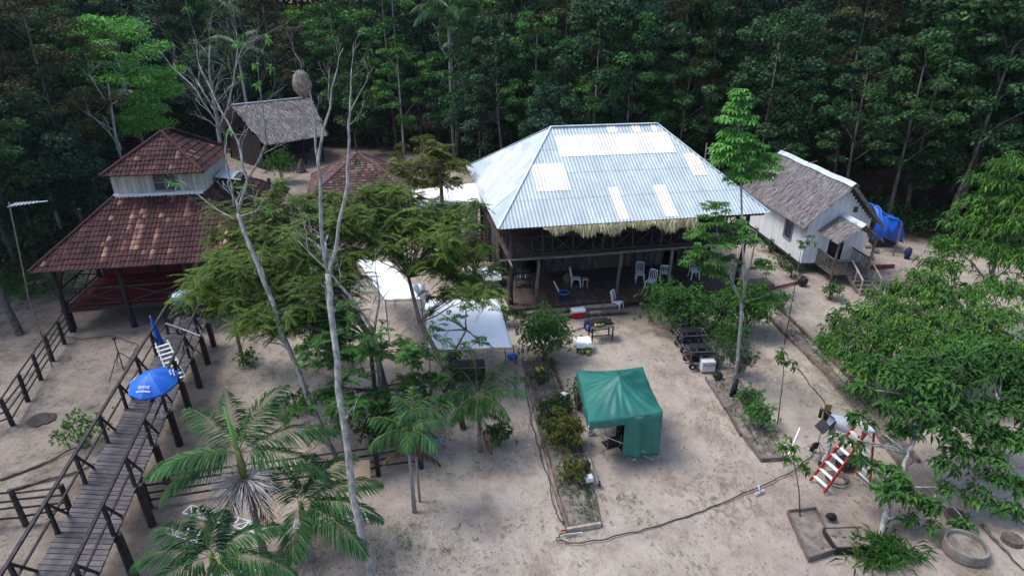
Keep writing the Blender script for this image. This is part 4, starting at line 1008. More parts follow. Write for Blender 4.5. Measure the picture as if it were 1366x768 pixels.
q = P(440, 640); t = tag(MB().box((0,0,.42), (1.15,.025,.75), rot=Euler((-.5,0,.12))).build('plywood_board', 'plywood'), 'bare plywood board leaning against the dark rail fence', 'board'); t.location = (P(470,646).x, P(470,646).y, 0)

def plastic_chair(loc, rz, label, mat='white_plastic', group=None):
    t = thing('plastic_chair', label, 'chair', loc, rz, group)
    m = MB(); m.grid(lambda u, v: Vector(((u-.5)*(.44-.06*v), (v-.5)*.42, .43-.025*math.sin(math.pi*u)*math.sin(math.pi*v)+.015*v)), 8, 8); m.build('seat', mat, t, smooth=True, solid=.03)
    m = MB()
    def bp(x, z): return Vector((x*(1-.12*(z-.45)), .2+(z-.45)*.22+.05*(1-(2*x/.44)**2)*1.0, z))
    for x in (-.2, -.1, 0, .1, .2):
        m.tube([bp(x, z) for z in (.43, .58, .74, .9)], [.022 if abs(x) > .15 else .017]*4, 5)
    m.tube([bp(x, .92-.6*x*x) for x in np.linspace(-.21, .21, 7)], .04, 6); m.tube([bp(x, .47) for x in np.linspace(-.2, .2, 5)], .02, 5)
    m.build('backrest', mat, t, smooth=True)
    for sx in (-1, 1):
        for sy in (-1, 1): MB().tube([(sx*.18, sy*.18, .42), (sx*.22, sy*.24, 0)], [.035, .02], 6).build('leg', mat, t)
    return t
cg = 'white plastic chairs around the veranda'
ch0 = plastic_chair(P(823, 413), R(55), 'white plastic chair standing on the sand at the foot of the long steps', group=cg)
for (u, v, z, rz, lab) in [(853, 375, .47, -5, 'white plastic chair on the veranda between two posts, nearest the back wall'),
        (867, 385, .47, -35, 'white plastic chair on the veranda, the one nearest the front edge'),
        (885, 373, .47, 165, 'white plastic chair half hidden behind the right veranda post'),
        (925, 371, .47, 5, 'white plastic chair on the veranda just above the shrub'),
        (768, 381, .47, 85, 'white plastic chair side-on deep in the left half of the veranda')]:
    p = P(u, v, z); dup(ch0, p, R(rz), lab, cg)
q = P(577, 601); plastic_chair((q.x, q.y, 0), R(170), 'teal plastic chair beside the slim palm at the fence end', 'teal_plastic')

# ============================================================= SMALL THINGS ON AND BEFORE THE VERANDA
def cooler():
    q = P(771, 424); t = thing('cool_box', 'red cool box with a white lid at the foot of the steps', 'cooler', (q.x, q.y+.1, 0), R(12))
    MB().box((0,0,.17), (.62,.36,.3), taper=1.04).build('body', 'red_plastic', t, bevel=.03); MB().box((0,0,.37), (.66,.4,.12)).build('lid', 'white_plastic', t, bevel=.03)
    for x in (-.34, .34): MB().box((x,0,.25), (.03,.16,.05)).build('handle', 'white_plastic', t, bevel=.008)
cooler()
q = P(794, 421); t = thing('low_bench', 'tiny low wooden bench right of the red cool box', 'bench', (q.x, q.y, 0), R(10)); MB().box((0,0,.2), (.55,.22,.04)).build('seat', 'wood_pale', t)
for x in (-.2, .2): MB().box((x,0,.09), (.04,.18,.18)).build('leg', 'wood_pale', t)
q = P(784, 440); t = thing('backpack', 'dark blue backpack standing on the sand beside the table', 'backpack', q, .2)
m = MB().ball((0,0,.28), (.2,.15,.3), 12, 8, jit=.05); m.build('body', 'navy', t, smooth=True); MB().ball((0,-.13,.2), (.14,.07,.15), 10, 6, jit=.05).build('front_pocket', 'blue_plastic', t, smooth=True)
m = MB(); m.tube([(-.08,.13,.5),(-.1,.22,.3),(-.08,.14,.08)], .02, 5); m.tube([(.08,.13,.5),(.1,.22,.3),(.08,.14,.08)], .02, 5); m.build('straps', 'black', t)
def table():
    q = P(802, 456); t = thing('wooden_table', 'small brown wooden table under a heaped black cloth', 'table', (q.x, q.y+.3, 0), R(8))
    m = MB(); planks(m, -.5, .5, -.32, .32, .72, .16, .035, 'x'); m.build('tabletop', 'wood_mid', t)
    for x in (-.45, .45):
        for y in (-.27, .27): MB().box((x, y, .34), (.05,.05,.68)).build('leg', 'wood_dark', t)
    m = MB()
    for y in (-.27, .27): m.box((0,y,.3), (.9,.035,.05))
    m.build('stretcher', 'wood_mid', t); loc = t.location.copy()
    m = MB(); m.grid(lambda u, v: Vector(((u-.5)*1.05, (v-.5)*.5+.12, .75+.2*math.sin(math.pi*u)**.7*math.sin(math.pi*v)**.6+.03*math.sin(u*14+v*6)-.25*max(0, v-.9)*6*0)), 18, 12); o = m.build('black_cloth_heap', 'black', smooth=True, solid=.02); o.location = loc; o.rotation_euler.z = R(8)
    tag(o, 'heaped black cloth lying on the wooden table', 'cloth')
    for i, (x, y) in enumerate(((-.3,-.2), (-.15,-.22), (.02,-.2))):
        b = MB().ball((x, y, .8), (.09,.06,.06), 8, 6).build('fruit', 'leaf_lime' if i else 'yellow', smooth=True); b.location = loc; b.rotation_euler.z = R(8)
        tag(b, ('yellow fruit at the left front edge of the wooden table', 'green fruit in the middle of the row before the black cloth', 'green fruit at the right of the row before the black cloth')[i], 'fruit', 'fruit on the wooden table')
table()
def stool():
    q = P(778, 470); o = Vector((q.x, q.y+.22, 0)); t = thing('wooden_stool', 'dark square stool under a white cloth, green coconuts below', 'stool', o, R(5))
    MB().box((0,0,.46), (.62,.5,.04)).build('seat', 'wood_dark', t)
    for x in (-.27, .27):
        for y in (-.21, .21): MB().box((x, y, .22), (.05,.05,.45)).build('leg', 'wood_dark', t)
    def f(u, v):
        x, y = (u-.5)*1.0, (v-.5)*.9; ex, ey = max(0, abs(x)-.33), max(0, abs(y)-.27); dr = min(.26, (ex+ey)*1.2)
        return Vector((math.copysign(min(abs(x), .33+ex*.25), x)+.012*math.sin(y*23), math.copysign(min(abs(y), .27+ey*.25), y)+.012*math.sin(x*25), .5-dr-.03*math.sin(x*11)*math.cos(y*9)*(ex+ey > 0)+.012*math.sin(x*17+y*13)))
    c = MB().grid(f, 26, 24).build('white_cloth', 'white_cloth', smooth=True, solid=.008); c.location = o; c.rotation_euler.z = R(5); tag(c, 'crumpled white cloth draped over the square stool', 'cloth')
    for i, (x, y) in enumerate(((-.08,-.28), (.16,-.36), (.05,-.12), (.25,-.1))):
        b = MB().ball((0,0,.1), (.1,.1,.115), 10, 8).build('coconut', 'coconut', smooth=True); b.location = o+Vector((x, y, 0)); b.rotation_euler = (.3*i,.2,0)
        tag(b, ('green coconut at the left front under the white cloth', 'green coconut furthest forward under the white cloth', 'green coconut behind the front pair, under the stool', 'green coconut at the right rear under the stool')[i], 'coconut', 'green coconuts under the stool')
stool()
q = P(758.5, 378, .47); t = thing('round_basket', 'round woven basket tray leaning on the veranda floor', 'basket', q); m = MB()
m.tube([(.27*math.cos(k*math.pi/10), .0+.05*math.sin(k*math.pi/10), .28+.27*math.sin(k*math.pi/10)) for k in range(21)], .03, 6); m.build('rim', 'basket', t); MB().ball((0,.03,.28), (.25,.05,.25), 16, 8).build('weave', 'basket', t, smooth=True)
q = P(780, 382, .47); t = thing('wooden_block_stool', 'small pale wooden stool on the veranda right of the basket', 'stool', q); MB().box((0,0,.42), (.3,.26,.05)).build('seat', 'wood_pale', t)
for x in (-.11, .11): MB().box((x,0,.2), (.05,.22,.4)).build('leg', 'wood_pale', t)
q = P(752, 398, .47); t = thing('blue_bucket', 'dark blue tub standing at the veranda edge', 'tub', q); m = MB(); m.tube([(0,0,0),(0,0,.32)], [.2,.26], 18); m.build('body', 'navy', t); MB().tube([(.26*math.cos(k*math.pi/9), .26*math.sin(k*math.pi/9), .33) for k in range(19)], .015, 5).build('rim', 'blue_plastic', t)
q = P(746, 390, .47); tag(MB().tube([Vector(q)+Vector((0,0,.02)), Vector(q)+Vector((-.28,.15,.55))], [.05,.03], 7).build('white_stick', 'white_plastic'), 'short white stick leaning behind the dark blue tub', 'stick')
q = P(690, 385, .47); t = thing('bottle_rack', 'dark rack with a few pale bottles in the left veranda corner', 'rack', (q.x+.3, q.y+.3, .47)); m = MB()
for z in (.05,.45,.85): m.box((0,0,z), (.7,.35,.03))
for x in (-.34,.34):
    for y in (-.16,.16): m.box((x,y,.45), (.03,.03,.9))
m.build('frame', 'wood_dark', t)
for i in range(5): MB().tube([(-.28+i*.13,-.05,.47),(-.28+i*.13,-.05,.62),(-.28+i*.13,-.05,.68)], [.035,.035,.012], 8).build('bottle', 'white_plastic' if i % 2 else 'steel', t)
# metal-lidded bin left of the house
q = P(652, 400); t = thing('lidded_bin', 'grey metal-lidded bin standing against the left end of the veranda', 'bin', (q.x, q.y+.9, 0), R(10))
MB().box((0,0,.45), (.95,.8,.9)).build('body', 'wood_mid', t, bevel=.01); m = MB(); m.box((0,-.02,1.0), (1.15,1.0,.05), rot=Euler((.28,0,0))); m.build('lid', 'sheet_ridge', t)
m = MB(); m.box((.62,.1,.4), (.3,.8,.75)); m.build('side_box', 'navy', t, bevel=.02)
# under the large tarp
q = P(622, 512); t = thing('flight_case', 'black flight case below the front edge of the large square tarp', 'case', (q.x+.1, q.y+.4, 0), R(4))
MB().box((0,0,.36), (1.25,.6,.6)).build('body', 'black_plastic', t, bevel=.02); m = MB()
for x in (-.62,.62):
    for z in (.06,.66): m.beam((x,-.3,z),(x,.3,z),.03)
for y in (-.3,.3):
    for z in (.06,.66): m.beam((-.62,y,z),(.62,y,z),.03)
m.build('edge_trim', 'steel', t)
for x in (-.5,.5): MB().cyl((x,-.2,0), .05, .06, 8).build('caster', 'rubber', t)
q = P(597, 505); tag(MB().box((q.x, q.y+.8, .4), (.6,.5,.8), .2).build('blue_crate', 'navy', bevel=.03), 'dark blue crate in the shade at the left of the black flight case', 'crate')
q = P(684, 478); m = MB().ball((0,0,.1), (.22,.18,.14), 10, 6, jit=.15); o = m.build('blue_bag', 'blue_tarp', smooth=True); o.location = q; tag(o, 'small crumpled blue bag at the front right foot of the large tarp', 'bag')
# garden bed bits
q = P(753, 530); o = MB().ball((0,0,.1), (.2,.16,.12), 10, 6, jit=.18).build('white_bag', 'white_plastic', smooth=True); o.location = q; tag(o, 'crumpled white bag lying in the garden bed', 'bag')
q = P(787, 579); o = MB().ball((0,0,.17), (.13,.11,.2), 10, 6, jit=.15).build('white_bag', 'white_plastic', smooth=True); o.location = q; tag(o, 'small white bag beside the gazebo left leg', 'bag')
q = P(719, 496); o = MB().box((0,0,.1), (.35,.24,.18), .3).build('yellow_box', 'yellow', bevel=.02); o.location = q; tag(o, 'small pale yellow box at the top of the garden bed', 'box')
def dolly():
    q = P(783, 640); t = thing('hand_trolley', 'hand trolley lying in the weeds with a black bucket and a white device', 'trolley', (q.x, q.y, 0), R(8))
    for x in (-.26,.26): MB().tube([(x,-.3,.12),(x,1.05,.16)], .02, 6).build('side_rail', 'alu', t)
    m = MB()
    for y in (-.25,.2,.7,1.05): m.tube([(-.26,y,.13),(.26,y,.13)], .015, 5)
    m.build('crossbar', 'steel', t); MB().tube([(0,.25,.14),(0,.25,.42)], [.14,.17], 14).build('bucket', 'black_plastic', t)
    MB().box((0,-.2,.26), (.24,.2,.16), .2).build('white_device', 'white_plastic', t, bevel=.02)
    for x in (-.3,.3): MB().tube([(x-.02,-.3,.1),(x+.02,-.3,.1)], .1, 12).build('wheel', 'rubber', t)
dolly()
def edging(pts, label, h=.12, w=.12, mat='brick_edge', seg=.28):
    m = MB(); pts = [Vector((p[0], p[1], 0)) for p in pts]
    for a, b in zip(pts[:-1], pts[1:]):
        L = (b-a).length; n = max(1, int(L/seg)); ang = math.atan2(b.y-a.y, b.x-a.x)
        for i in range(n):
            c = a.lerp(b, (i+.5)/n); m.box((c.x+random.uniform(-.015,.015), c.y, h/2-.04+random.uniform(-.015,.01)), (L/n+.03, w+random.uniform(-.01,.01), h), ang+random.uniform(-.05,.05))
    return tag(m.build('garden_edging', mat), label, 'edging')
edging([P(697, 478), P(716, 560), P(738, 645), P(757, 708)], 'low edging along the left side of the garden bed', .12, .09)
edging([P(735, 478), P(760, 545), P(782, 620), P(800, 700)], 'low edging along the right side of the garden bed', .1, .08)
edging([P(757, 708), P(800, 700)], 'short pale end board closing the garden bed', .14, .08, 'wood_pale', 1)
edging([P(942, 505), P(968, 545), P(990, 580), P(1016, 614)], 'grey edging on the left side of the small bed by the wrapped trunk', .14, .08, 'wood_mid', .9)
edging([P(1016, 614), P(1047, 612)], 'end board of the small bed by the wrapped trunk', .16, .08, 'wood_mid', 2)
edging([P(1026, 424), P(1068, 466), P(1110, 508), P(1160, 565), P(1205, 625)], 'brown edging on the yard side of the narrow strip bed', .16, .12)
edging([P(1044, 415), P(1085, 455), P(1130, 500), P(1180, 560), P(1225, 615)], 'brown edging on the cottage side of the narrow strip bed', .14, .1)
def soil(pts, z, label, name='garden_bed'):
    A, B, C, Dd = [Vector((p[0], p[1], 0)) for p in pts]
    m = MB().grid(lambda u, v: (lambda p: Vector((p.x, p.y, z-.05*(abs(2*u-1)**4+abs(2*v-1)**6)+.012*math.sin(u*21+v*17))))(A.lerp(B, u).lerp(Dd.lerp(C, u), v)), 12, 26)
    o = m.build(name, 'soil', smooth=True); o['kind'] = 'structure'; return o
soil([P(700,480), P(733,480), P(797,699), P(758,706)], .04, ''); soil([P(946,506), P(985,500), P(1045,608), P(1018,611)], .04, ''); soil([P(1030,424), P(1042,416), P(1222,612), P(1208,622)], .03, '')
def raised_bed():
    pts = [P(1050, 685), P(1087, 681), P(1115, 736), P(1078, 748)]; o = pts[0].copy(); t = thing('raised_bed', 'rectangular grey board planting box filled with dry soil', 'planter', o)
    q = [p-o for p in pts]
    for i in range(4): MB().beam(q[i]+Vector((0,0,.07)), q[(i+1) % 4]+Vector((0,0,.07)), .03, .17).build('side_board', 'wood_mid', t)
    m = MB(); m.grid(lambda u, v: q[0].lerp(q[1], u).lerp(q[3].lerp(q[2], u), v)+Vector((0,0,.05+.02*math.sin(u*9+v*13))), 10, 14); m.build('soil', 'soil', t, smooth=True)
raised_bed()
q = P(1124, 738); t = thing('wooden_trough', 'dark rotting wooden trough lying between the planting box and the leafy clump', 'trough', (q.x+.3, q.y+.35, 0), R(2))
MB().box((0,0,.13), (1.0,.62,.2)).build('body', 'soil', t, bevel=.04); m = MB(); m.box((0,-.33,.1), (1.05,.04,.24)); m.box((0,.33,.1), (1.05,.04,.24)); m.box((-.52,0,.1), (.04,.62,.22)); m.build('boards', 'wood_dark', t)
o = MB().ball((0,0,.1), (.16,.12,.1), 9, 6, jit=.15).build('dark_stone', 'black'); o.location = P(1108, 692); tag(o, 'small dark lump at the far corner of the rotting trough', 'stone')
q = P(1285, 735); t = thing('concrete_ring', 'round weathered concrete ring planter near the lower right corner', 'planter', q); m = MB(); K = 28
V = []; 
for r, z in ((.5,0),(.5,.3),(.43,.3),(.43,.18)):
    for k in range(K): a_ = 2*math.pi*k/K; V.append((r*math.cos(a_)*1.05, r*math.sin(a_), z))
m.add(V, [(j*K+k, j*K+(k+1) % K, (j+1)*K+(k+1) % K, (j+1)*K+k) for j in range(3) for k in range(K)]); m.build('ring', 'concrete', t); MB().cyl((0,0,.14), .43, .05, 28).build('soil', 'soil', t)
# red step and kerbs between house and cottage
a_, b_ = P(1022, 388), P(1064, 377); t = tag(MB().beam((a_.x,a_.y,.06),(b_.x,b_.y,.03), .10, .09).build('red_kerb', 'red_step'), 'low red painted kerb between the big house and the cottage', 'kerb')
a_, b_ = P(1158, 358), P(1192, 356); tag(MB().beam((a_.x,a_.y,.08),(b_.x,b_.y,.08), .14, .16).build('red_kerb', 'red_step'), 'red painted board lying below the blue tarp right of the porch', 'board')
a_, b_ = P(1000, 386), P(1028, 381); tag(MB().box(((a_.x+b_.x)/2, a_.y+.5, .1), (1.3, .9, .22), R(10)).build('wooden_landing', 'wood_mid', bevel=.01), 'low wooden landing at the right end of the veranda', 'landing')
# blue tarpaulin over a heap
def blue_tarp():
    o = P(1188, 330); o.z = 0; t = thing('blue_tarpaulin', 'crumpled blue tarpaulin thrown over a frame behind the cottage porch', 'tarpaulin', o)
    A, B, C, Dd, E = [p-o for p in (P(1163, 274, 2.5), P(1204, 297, 2.0), P(1202, 322, .55), P(1166, 324, .5), P(1155, 300, 1.6))]
    def f(u, v):
        t_ = A.lerp(B, u); b = E.lerp(Dd, .75).lerp(C, u); p = t_.lerp(b, v)
        p += Vector((.10*math.sin(u*11+v*6), -.35*math.sin(math.pi*v)*(1-.3*u)+.1*math.sin(u*15), .14*math.sin(u*9+v*4)*(1-v*.3)-.4*v*(1-abs(2*u-.7))*0)); return p
    m = MB().grid(f, 26, 20); m.build('tarp_front', 'blue_tarp', t, smooth=True, solid=.01)
    F = B+Vector((.35, 1.6, -.1)); G = A+Vector((.6, 1.9, -.2))
    MB().grid(lambda u, v: A.lerp(B, u).lerp(G.lerp(F, u), v)+Vector((0,0,.08*math.sin(u*8+v*5)-.1*math.sin(math.pi*v))), 16, 12).build('tarp_top', 'blue_tarp', t, smooth=True, solid=.01)
    H = Vector((F.x, F.y, .6)); Cc = Vector((C.x+.15, C.y, .45))
    MB().grid(lambda u, v: B.lerp(F, u).lerp((Cc).lerp(H, u), v)+Vector((.07*math.sin(u*9+v*7),.05*math.sin(v*9),0)), 12, 12).build('tarp_side', 'blue_tarp', t, smooth=True, solid=.01)
    for p in (A, B, F, G): MB().tube([(p.x, p.y, -.05), (p.x, p.y, p.z-.08)], .04, 6).build('pole', 'wood_mid', t)
    m = MB(); m.box((C.x-.6, C.y+.8, .35), (1.4,.6,.5)); m.build('heap', 'wood_dark', t, bevel=.05)
blue_tarp()
q = P(1209, 345); o = MB().ball((0,0,.35), (.2,.18,.36), 10, 8, jit=.2).build('dark_sack', 'navy', smooth=True); o.location = q; tag(o, 'dark navy sack standing right of the blue tarpaulin', 'sack')
q = P(1070, 380); t = thing('black_bag', 'black rubbish bag on the ground at the cottage corner', 'bag', q); MB().ball((0,0,.2), (.27,.22,.24), 12, 8, jit=.14).build('bag_body', 'black_plastic', t); MB().ball((.03,0,.44), (.07,.07,.07), 7, 5, jit=.2).build('knot', 'black_plastic', t)
for i, (u, v) in enumerate(((1158,330),(1150,322),(1168,336),(1162,345))):
    o = MB().ball((0,0,.08), (.22,.14,.12), 8, 5, jit=.2).build('rock', 'concrete'); o.location = P(u, v); tag(o, ('upper rock below the blue tarpaulin', 'rock against the porch side wall', 'rightmost rock below the blue tarpaulin', 'lowest rock right of the porch steps')[i], 'rock', 'rocks right of the porch')

# ============================================================= EQUIPMENT CARTS
def cart(loc, rz, label, white=False):
    t = thing('equipment_cart', label, 'cart', loc, rz, 'film equipment carts at the shrub')
    f = MB()
    for x in (-.55,.55):
        for y in (-.3,.3): f.tube([(x,y,.15),(x,y,.80)], .013, 6)
    for z in (.3,.78):
        for y in (-.3,.3): f.tube([(-.55,y,z),(.55,y,z)], .013, 6)
        for x in (-.55,.55): f.tube([(x,-.3,z),(x,.3,z)], .013, 6)
    f.tube([(-.55,-.3,.78),(-.75,-.3,0.86),(-.75,.3,0.86),(-.55,.3,.78)], .013, 6); f.build('frame', 'steel', t)
    for z in (.3,.62): MB().box((0,0,z), (1.06,.56,.03)).build('shelf', 'black_plastic', t)
    for x in (-.45,.45):
        for y in (-.34,.34): w = MB().tube([(x,y-.035,.14),(x,y+.035,.14)], .14, 14).build('wheel', 'rubber', t); MB().tube([(x,y-.04,.14),(x,y+.04,.14)], .05, 10).build('hub', 'alu', w)
    return t
c1 = P(918, 467); c1o = Vector((c1.x, c1.y, 0)); cart(c1o+Vector((.12,.15,0)), R(8), 'rear film cart loaded with black cases, beside the shrub')
c2 = P(934, 488); cart(Vector((c2.x, c2.y+.1, 0)), R(6), 'front film cart directly behind the white case')
c3 = P(914, 452); cart(Vector((c3.x+.1, c3.y+.3, 0)), R(10), 'farthest film cart under the shrub branches')
def case(loc, size, rz, mat, label, z=0):
    t = thing('case', label, 'case', (loc[0], loc[1], z), rz); MB().box((0,0,size[2]*.36), (size[0], size[1], size[2]*.72)).build('body', mat, t, bevel=.02); MB().box((0,0,size[2]*.87), (size[0]*1.01, size[1]*1.01, size[2]*.26)).build('lid', mat, t, bevel=.02)
    MB().tube([(-.08,-size[1]/2-.01,size[2]*.6),(-.06,-size[1]/2-.04,size[2]*.62),(.06,-size[1]/2-.04,size[2]*.62),(.08,-size[1]/2-.01,size[2]*.6)], .012, 5).build('handle', 'black_plastic', t)
    for x in (-size[0]*.33, size[0]*.33): MB().box((x,-size[1]/2-.008,size[2]*.72), (.06,.02,.07)).build('latch', 'steel', t)
q = P(944, 496); case((q.x, q.y+.2), (.55,.42,.46), R(3), 'grey_case', 'white square case standing on the ground in front of the carts')
case((c1o.x, c1o.y+.15), (.7,.45,.28), R(8), 'black_plastic', 'black case lying on top of the rear cart', .64)
case((c3.x+.05, c3.y+.3), (.6,.45,.3), R(10), 'black_plastic', 'black case on the farthest cart under the branches', .64)
case((c2.x-.1, c2.y+.1), (.62,.42,.26), R(6), 'black_plastic', 'black case on top of the front cart nearest the white case', .64)
case((c1o.x+.15, c1o.y+.15), (.6,.42,.26), R(8), 'navy', 'dark blue case on the lower shelf of the rear cart', .33)
case((c2.x+.1, c2.y+.1), (.6,.42,.26), R(6), 'black_plastic', 'black case on the lower shelf of the front cart', .33)
q = P(957, 505); o = MB().ball((0,0,.14), (.2,.18,.16), 10, 7, jit=.08).build('sandbag', 'black', smooth=True); o.location = q; tag(o, 'black round sandbag on the sand right of the white case', 'sandbag')
q = P(914, 410); o = MB().ball((0,0,.4), (.16,.13,.28), 9, 7, jit=.15).build('white_bag', 'white_plastic', smooth=True); o.location = q; tag(o, 'white plastic bag showing between the shrub and the veranda', 'bag')
q = P(899, 412); o = MB().ball((0,0,.3), (.22,.2,.3), 9, 7, jit=.15).build('equipment_bag', 'navy', smooth=True); o.location = q; tag(o, 'dark equipment bag between folding chair and white bag', 'bag')

# ============================================================= RED LADDER AND LIGHT RIG (right)
def step_ladder():
    b0, b1 = P(1098, 656), P(1088, 640)
    fl, frr, rl_, rr_ = P(1088, 641), P(1099, 657), P(1152, 634), P(1160, 648); top = P(1153, 571, 2.0)
    o = Vector(((fl.x+rr_.x)/2, fl.y, 0)); t = thing('step_ladder', 'tall red fibreglass step ladder with white steps standing open', 'ladder', o)
    fl, frr, rl_, rr_, top = [p-o for p in (fl, frr, rl_, rr_, top)]
    tf = [top+Vector((-.12,.22,0)), top+Vector((-.05,-.2,0))]; tb = [top+Vector((.12,.22,0)), top+Vector((.17,-.2,0))]
    fl = frr+Vector((-.18,.52,0)); rl_ = rr_+Vector((-.12,.5,0))
    for a, b in ((fl, tf[0]), (frr, tf[1])): MB().beam(a, b, .04, .085).build('front_rail', 'red_fibre', t)
    for a, b in ((rl_, tb[0]), (rr_, tb[1])): MB().beam(a, b, .035, .07).build('rear_rail', 'red_fibre', t)
    for i in range(7): k = (i+.7)/7.6; MB().beam(fl.lerp(tf[0], k), frr.lerp(tf[1], k), .10, .03).build('step', 'white_paint', t)
    for i in range(7): k = (i+.5)/7.4; MB().beam(rl_.lerp(tb[0], k), rr_.lerp(tb[1], k), .055, .025).build('rear_rung', 'white_paint', t)
    MB().box(top+Vector((.02,0,.05)), (.3,.5,.07), .05).build('top_cap', 'white_paint', t, bevel=.015)
step_ladder()
def film_light():
    b = P(1103, 612); t = thing('film_light', 'pale film lamp with black barn doors on a metal rolling stand', 'lamp', b); h = 1.25
    MB().tube([(0,0,.2),(0,0,h)], .028, 7).build('column', 'steel', t); m = MB()
    for k in range(4): a = R(40+90*k); m.tube([(0,0,.5),(.5*math.cos(a), .5*math.sin(a), .12)], .02, 5); m.tube([(0,0,.25),(.5*math.cos(a), .5*math.sin(a), .1)], .014, 5)
    for k in range(5): a = R(72*k); m.tube([(.18*math.cos(a),.18*math.sin(a),.3+.12*k),(-.2*math.cos(a+1),.22*math.sin(a),.55+.1*k)], .014, 5)
    m.build('stand_tubes', 'alu', t)
    for k in range(4): a = R(40+90*k); MB().tube([(.5*math.cos(a)-.03,.5*math.sin(a),.09),(.5*math.cos(a)+.03,.5*math.sin(a),.09)], .09, 12).build('wheel', 'rubber', t)
    hd = MB(); hd.tube([(-.18,.05,h+.22),(.28,-.05,h+.12)], [.22,.25], 16); hd.tube([(.28,-.05,h+.12),(.45,-.08,h+.09)], [.22,.17], 16); hd = hd.build('housing', 'lamp_grey', t)
    for (c, sz, e) in (((-.33,.05,h+.5), (.03,.42,.34), (.2,-.9,.15)), ((-.4,.02,h+.02), (.03,.42,.34), (0,.7,.15)), ((-.28,-.26,h+.2), (.34,.03,.32), (0,0,.7)), ((-.24,.32,h+.24), (.34,.03,.32), (0,0,-.6))):
        MB().box(c, sz, rot=Euler(e)).build('barn_door', 'black_plastic', hd)
film_light()
q = P(1088, 603); t = thing('reflector_stand', 'tan reflector board on a thin stand left of the film lamp', 'reflector', q)
top = P(1092, 550, 1.0)-q; MB().tube([(0,0,0),(0,0,1.2)], .016, 6).build('pole', 'steel', t); MB().box((.05,.05,1.35), (.42,.02,.85), rot=Euler((-.2,.32,.5))).build('board', 'tan_board', t)
for k in range(3): a = R(30+120*k); MB().tube([(0,0,.45),(.38*math.cos(a),.38*math.sin(a),0)], .013, 5).build('leg', 'steel', t)
q = P(1082, 612); t = thing('small_flag', 'small black flag and lamp head low on a stand before the reflector', 'flag', q); MB().box((0,0,.5), (.3,.03,.32), rot=Euler((.2,.4,.6))).build('flag_cloth', 'black', t); MB().box((.08,.1,.45), (.16,.14,.16), .5).build('lamp_head', 'black_plastic', t, bevel=.015); MB().tube([(0,0,0),(.02,.02,.5)], .013, 5).build('pole', 'steel', t)
a_, b_ = P(1046, 620), P(1067, 570, .9); tag(MB().tube([a_+Vector((0,0,.04)), b_], .02, 6).build('tent_pole', 'alu'), 'silver pole standing aslant left of the light rig', 'pole')
q = P(1127, 622); case((q.x, q.y), (.5,.36,.34), .4, 'black_plastic', 'black case between the red ladder legs')
q = P(1116, 640); t = thing('cable_coil', 'coil of black cable at the foot of the red ladder', 'cable', q); m = MB()
for k in range(3): m.tube([((.26+.04*k)*math.cos(a*math.pi/10), (.24+.03*k)*math.sin(a*math.pi/10), .03+.03*k) for a in range(21)], .014, 5)
m.build('coil', 'rubber', t)
def cable(pts, label, r=.018, mat='rubber', name='cable'):
    P3 = [P(u, v, .02) for u, v in pts]; out = []
    for a, b in zip(P3[:-1], P3[1:]):
        for k in range(5): p = a.lerp(b, k/5); out.append(p+Vector((random.uniform(-.03,.03), random.uniform(-.03,.03), 0)))
    out.append(P3[-1]); return tag(MB().tube(out, r, 5).build(name, mat), label, 'cable')
cable([(770,709),(748,712),(742,719),(760,724),(800,720),(850,708),(905,692),(960,672),(1010,650),(1060,627),(1085,605)], 'long black cable crossing the yard from the garden bed to the light rig', .017)
cable([(700,505),(708,560),(722,610),(735,650),(738,672),(745,690),(752,700)], 'thin dark hose lying along the left edge of the garden bed', .014)
cable([(1065,492),(1080,512),(1100,535),(1108,560),(1112,590)], 'black cable winding down to the film lamp from the strip bed', .014)
cable([(1130,615),(1150,610),(1180,622),(1215,640)], 'black cable leading right from the red ladder into the leaves', .014)
cable([(60,445),(110,452),(150,447),(185,460),(165,490)], 'thin black cable on the sand under the tiled house', .014)
cable([(742,440),(758,444),(770,440),(780,436)], 'short black cable beside the backpack', .018)
q = P(762, 713); t = thing('metal_bracket', 'small metal bracket with red grip at the end of the garden bed', 'bracket', q, .15); MB().box((.05,0,.04), (.55,.03,.04)).build('bar', 'alu', t); MB().box((-.1,.15,.04), (.3,.03,.04)).build('red_grip', 'red_fibre', t)
q = P(1013, 657); t = thing('metal_bracket', 'pale metal bracket lying on the long cable', 'bracket', q, .5); MB().box((0,0,.04), (.4,.05,.03)).build('bar', 'alu', t); MB().box((.1,.1,.04), (.3,.04,.03), .9).build('arm', 'alu', t)
# antenna, masts, little ladder
b_ = P(70, 490); top = Vector((b_.x-1.6, b_.y+1.0, 6.1)); top = D(12, 270, b_.y+.2); t = thing('aerial_pole', 'thin leaning pole carrying a white television aerial', 'antenna', b_)
tp = top-b_; MB().tube([(0,0,0), (tp.x*.35-.15, tp.y*.4, tp.z*.45), tuple(tp)], .025, 6).build('pole', 'wood_mid', t); m = MB(); m.beam(tp+Vector((0,0,-.1)), tp+Vector((1.2,.25,-.02)), .03)
for k in range(7): c = tp+Vector((.08+.12*k, .02+.025*k, -.09+.008*k)); m.beam(c-Vector((-.04,.3-.02*k,0)), c+Vector((-.04,.3-.02*k,0)), .015)
m.build('aerial', 'white_plastic', t)
tag(MB().tube([(-11.2, 62, 0), (-11.2, 62, 17.5)], .06, 6).build('mast', 'steel'), 'thin grey mast rising among the trees behind the clearing', 'mast')
q = D(943, 236, 42); q.z = 0; t = thing('wooden_ladder', 'small brown ladder standing behind the metal roof on its right', 'ladder', (q.x, q.y, 0), .1)
for x in (-.28,.28): MB().beam((x,0,0),(x*.8,.3,4.7),.07).build('rail', 'wood_pale', t)
for k in range(11): MB().beam((-.27,k*.027,.35+k*.4),(.27,k*.027,.35+k*.4),.05).build('rung', 'wood_pale', t)
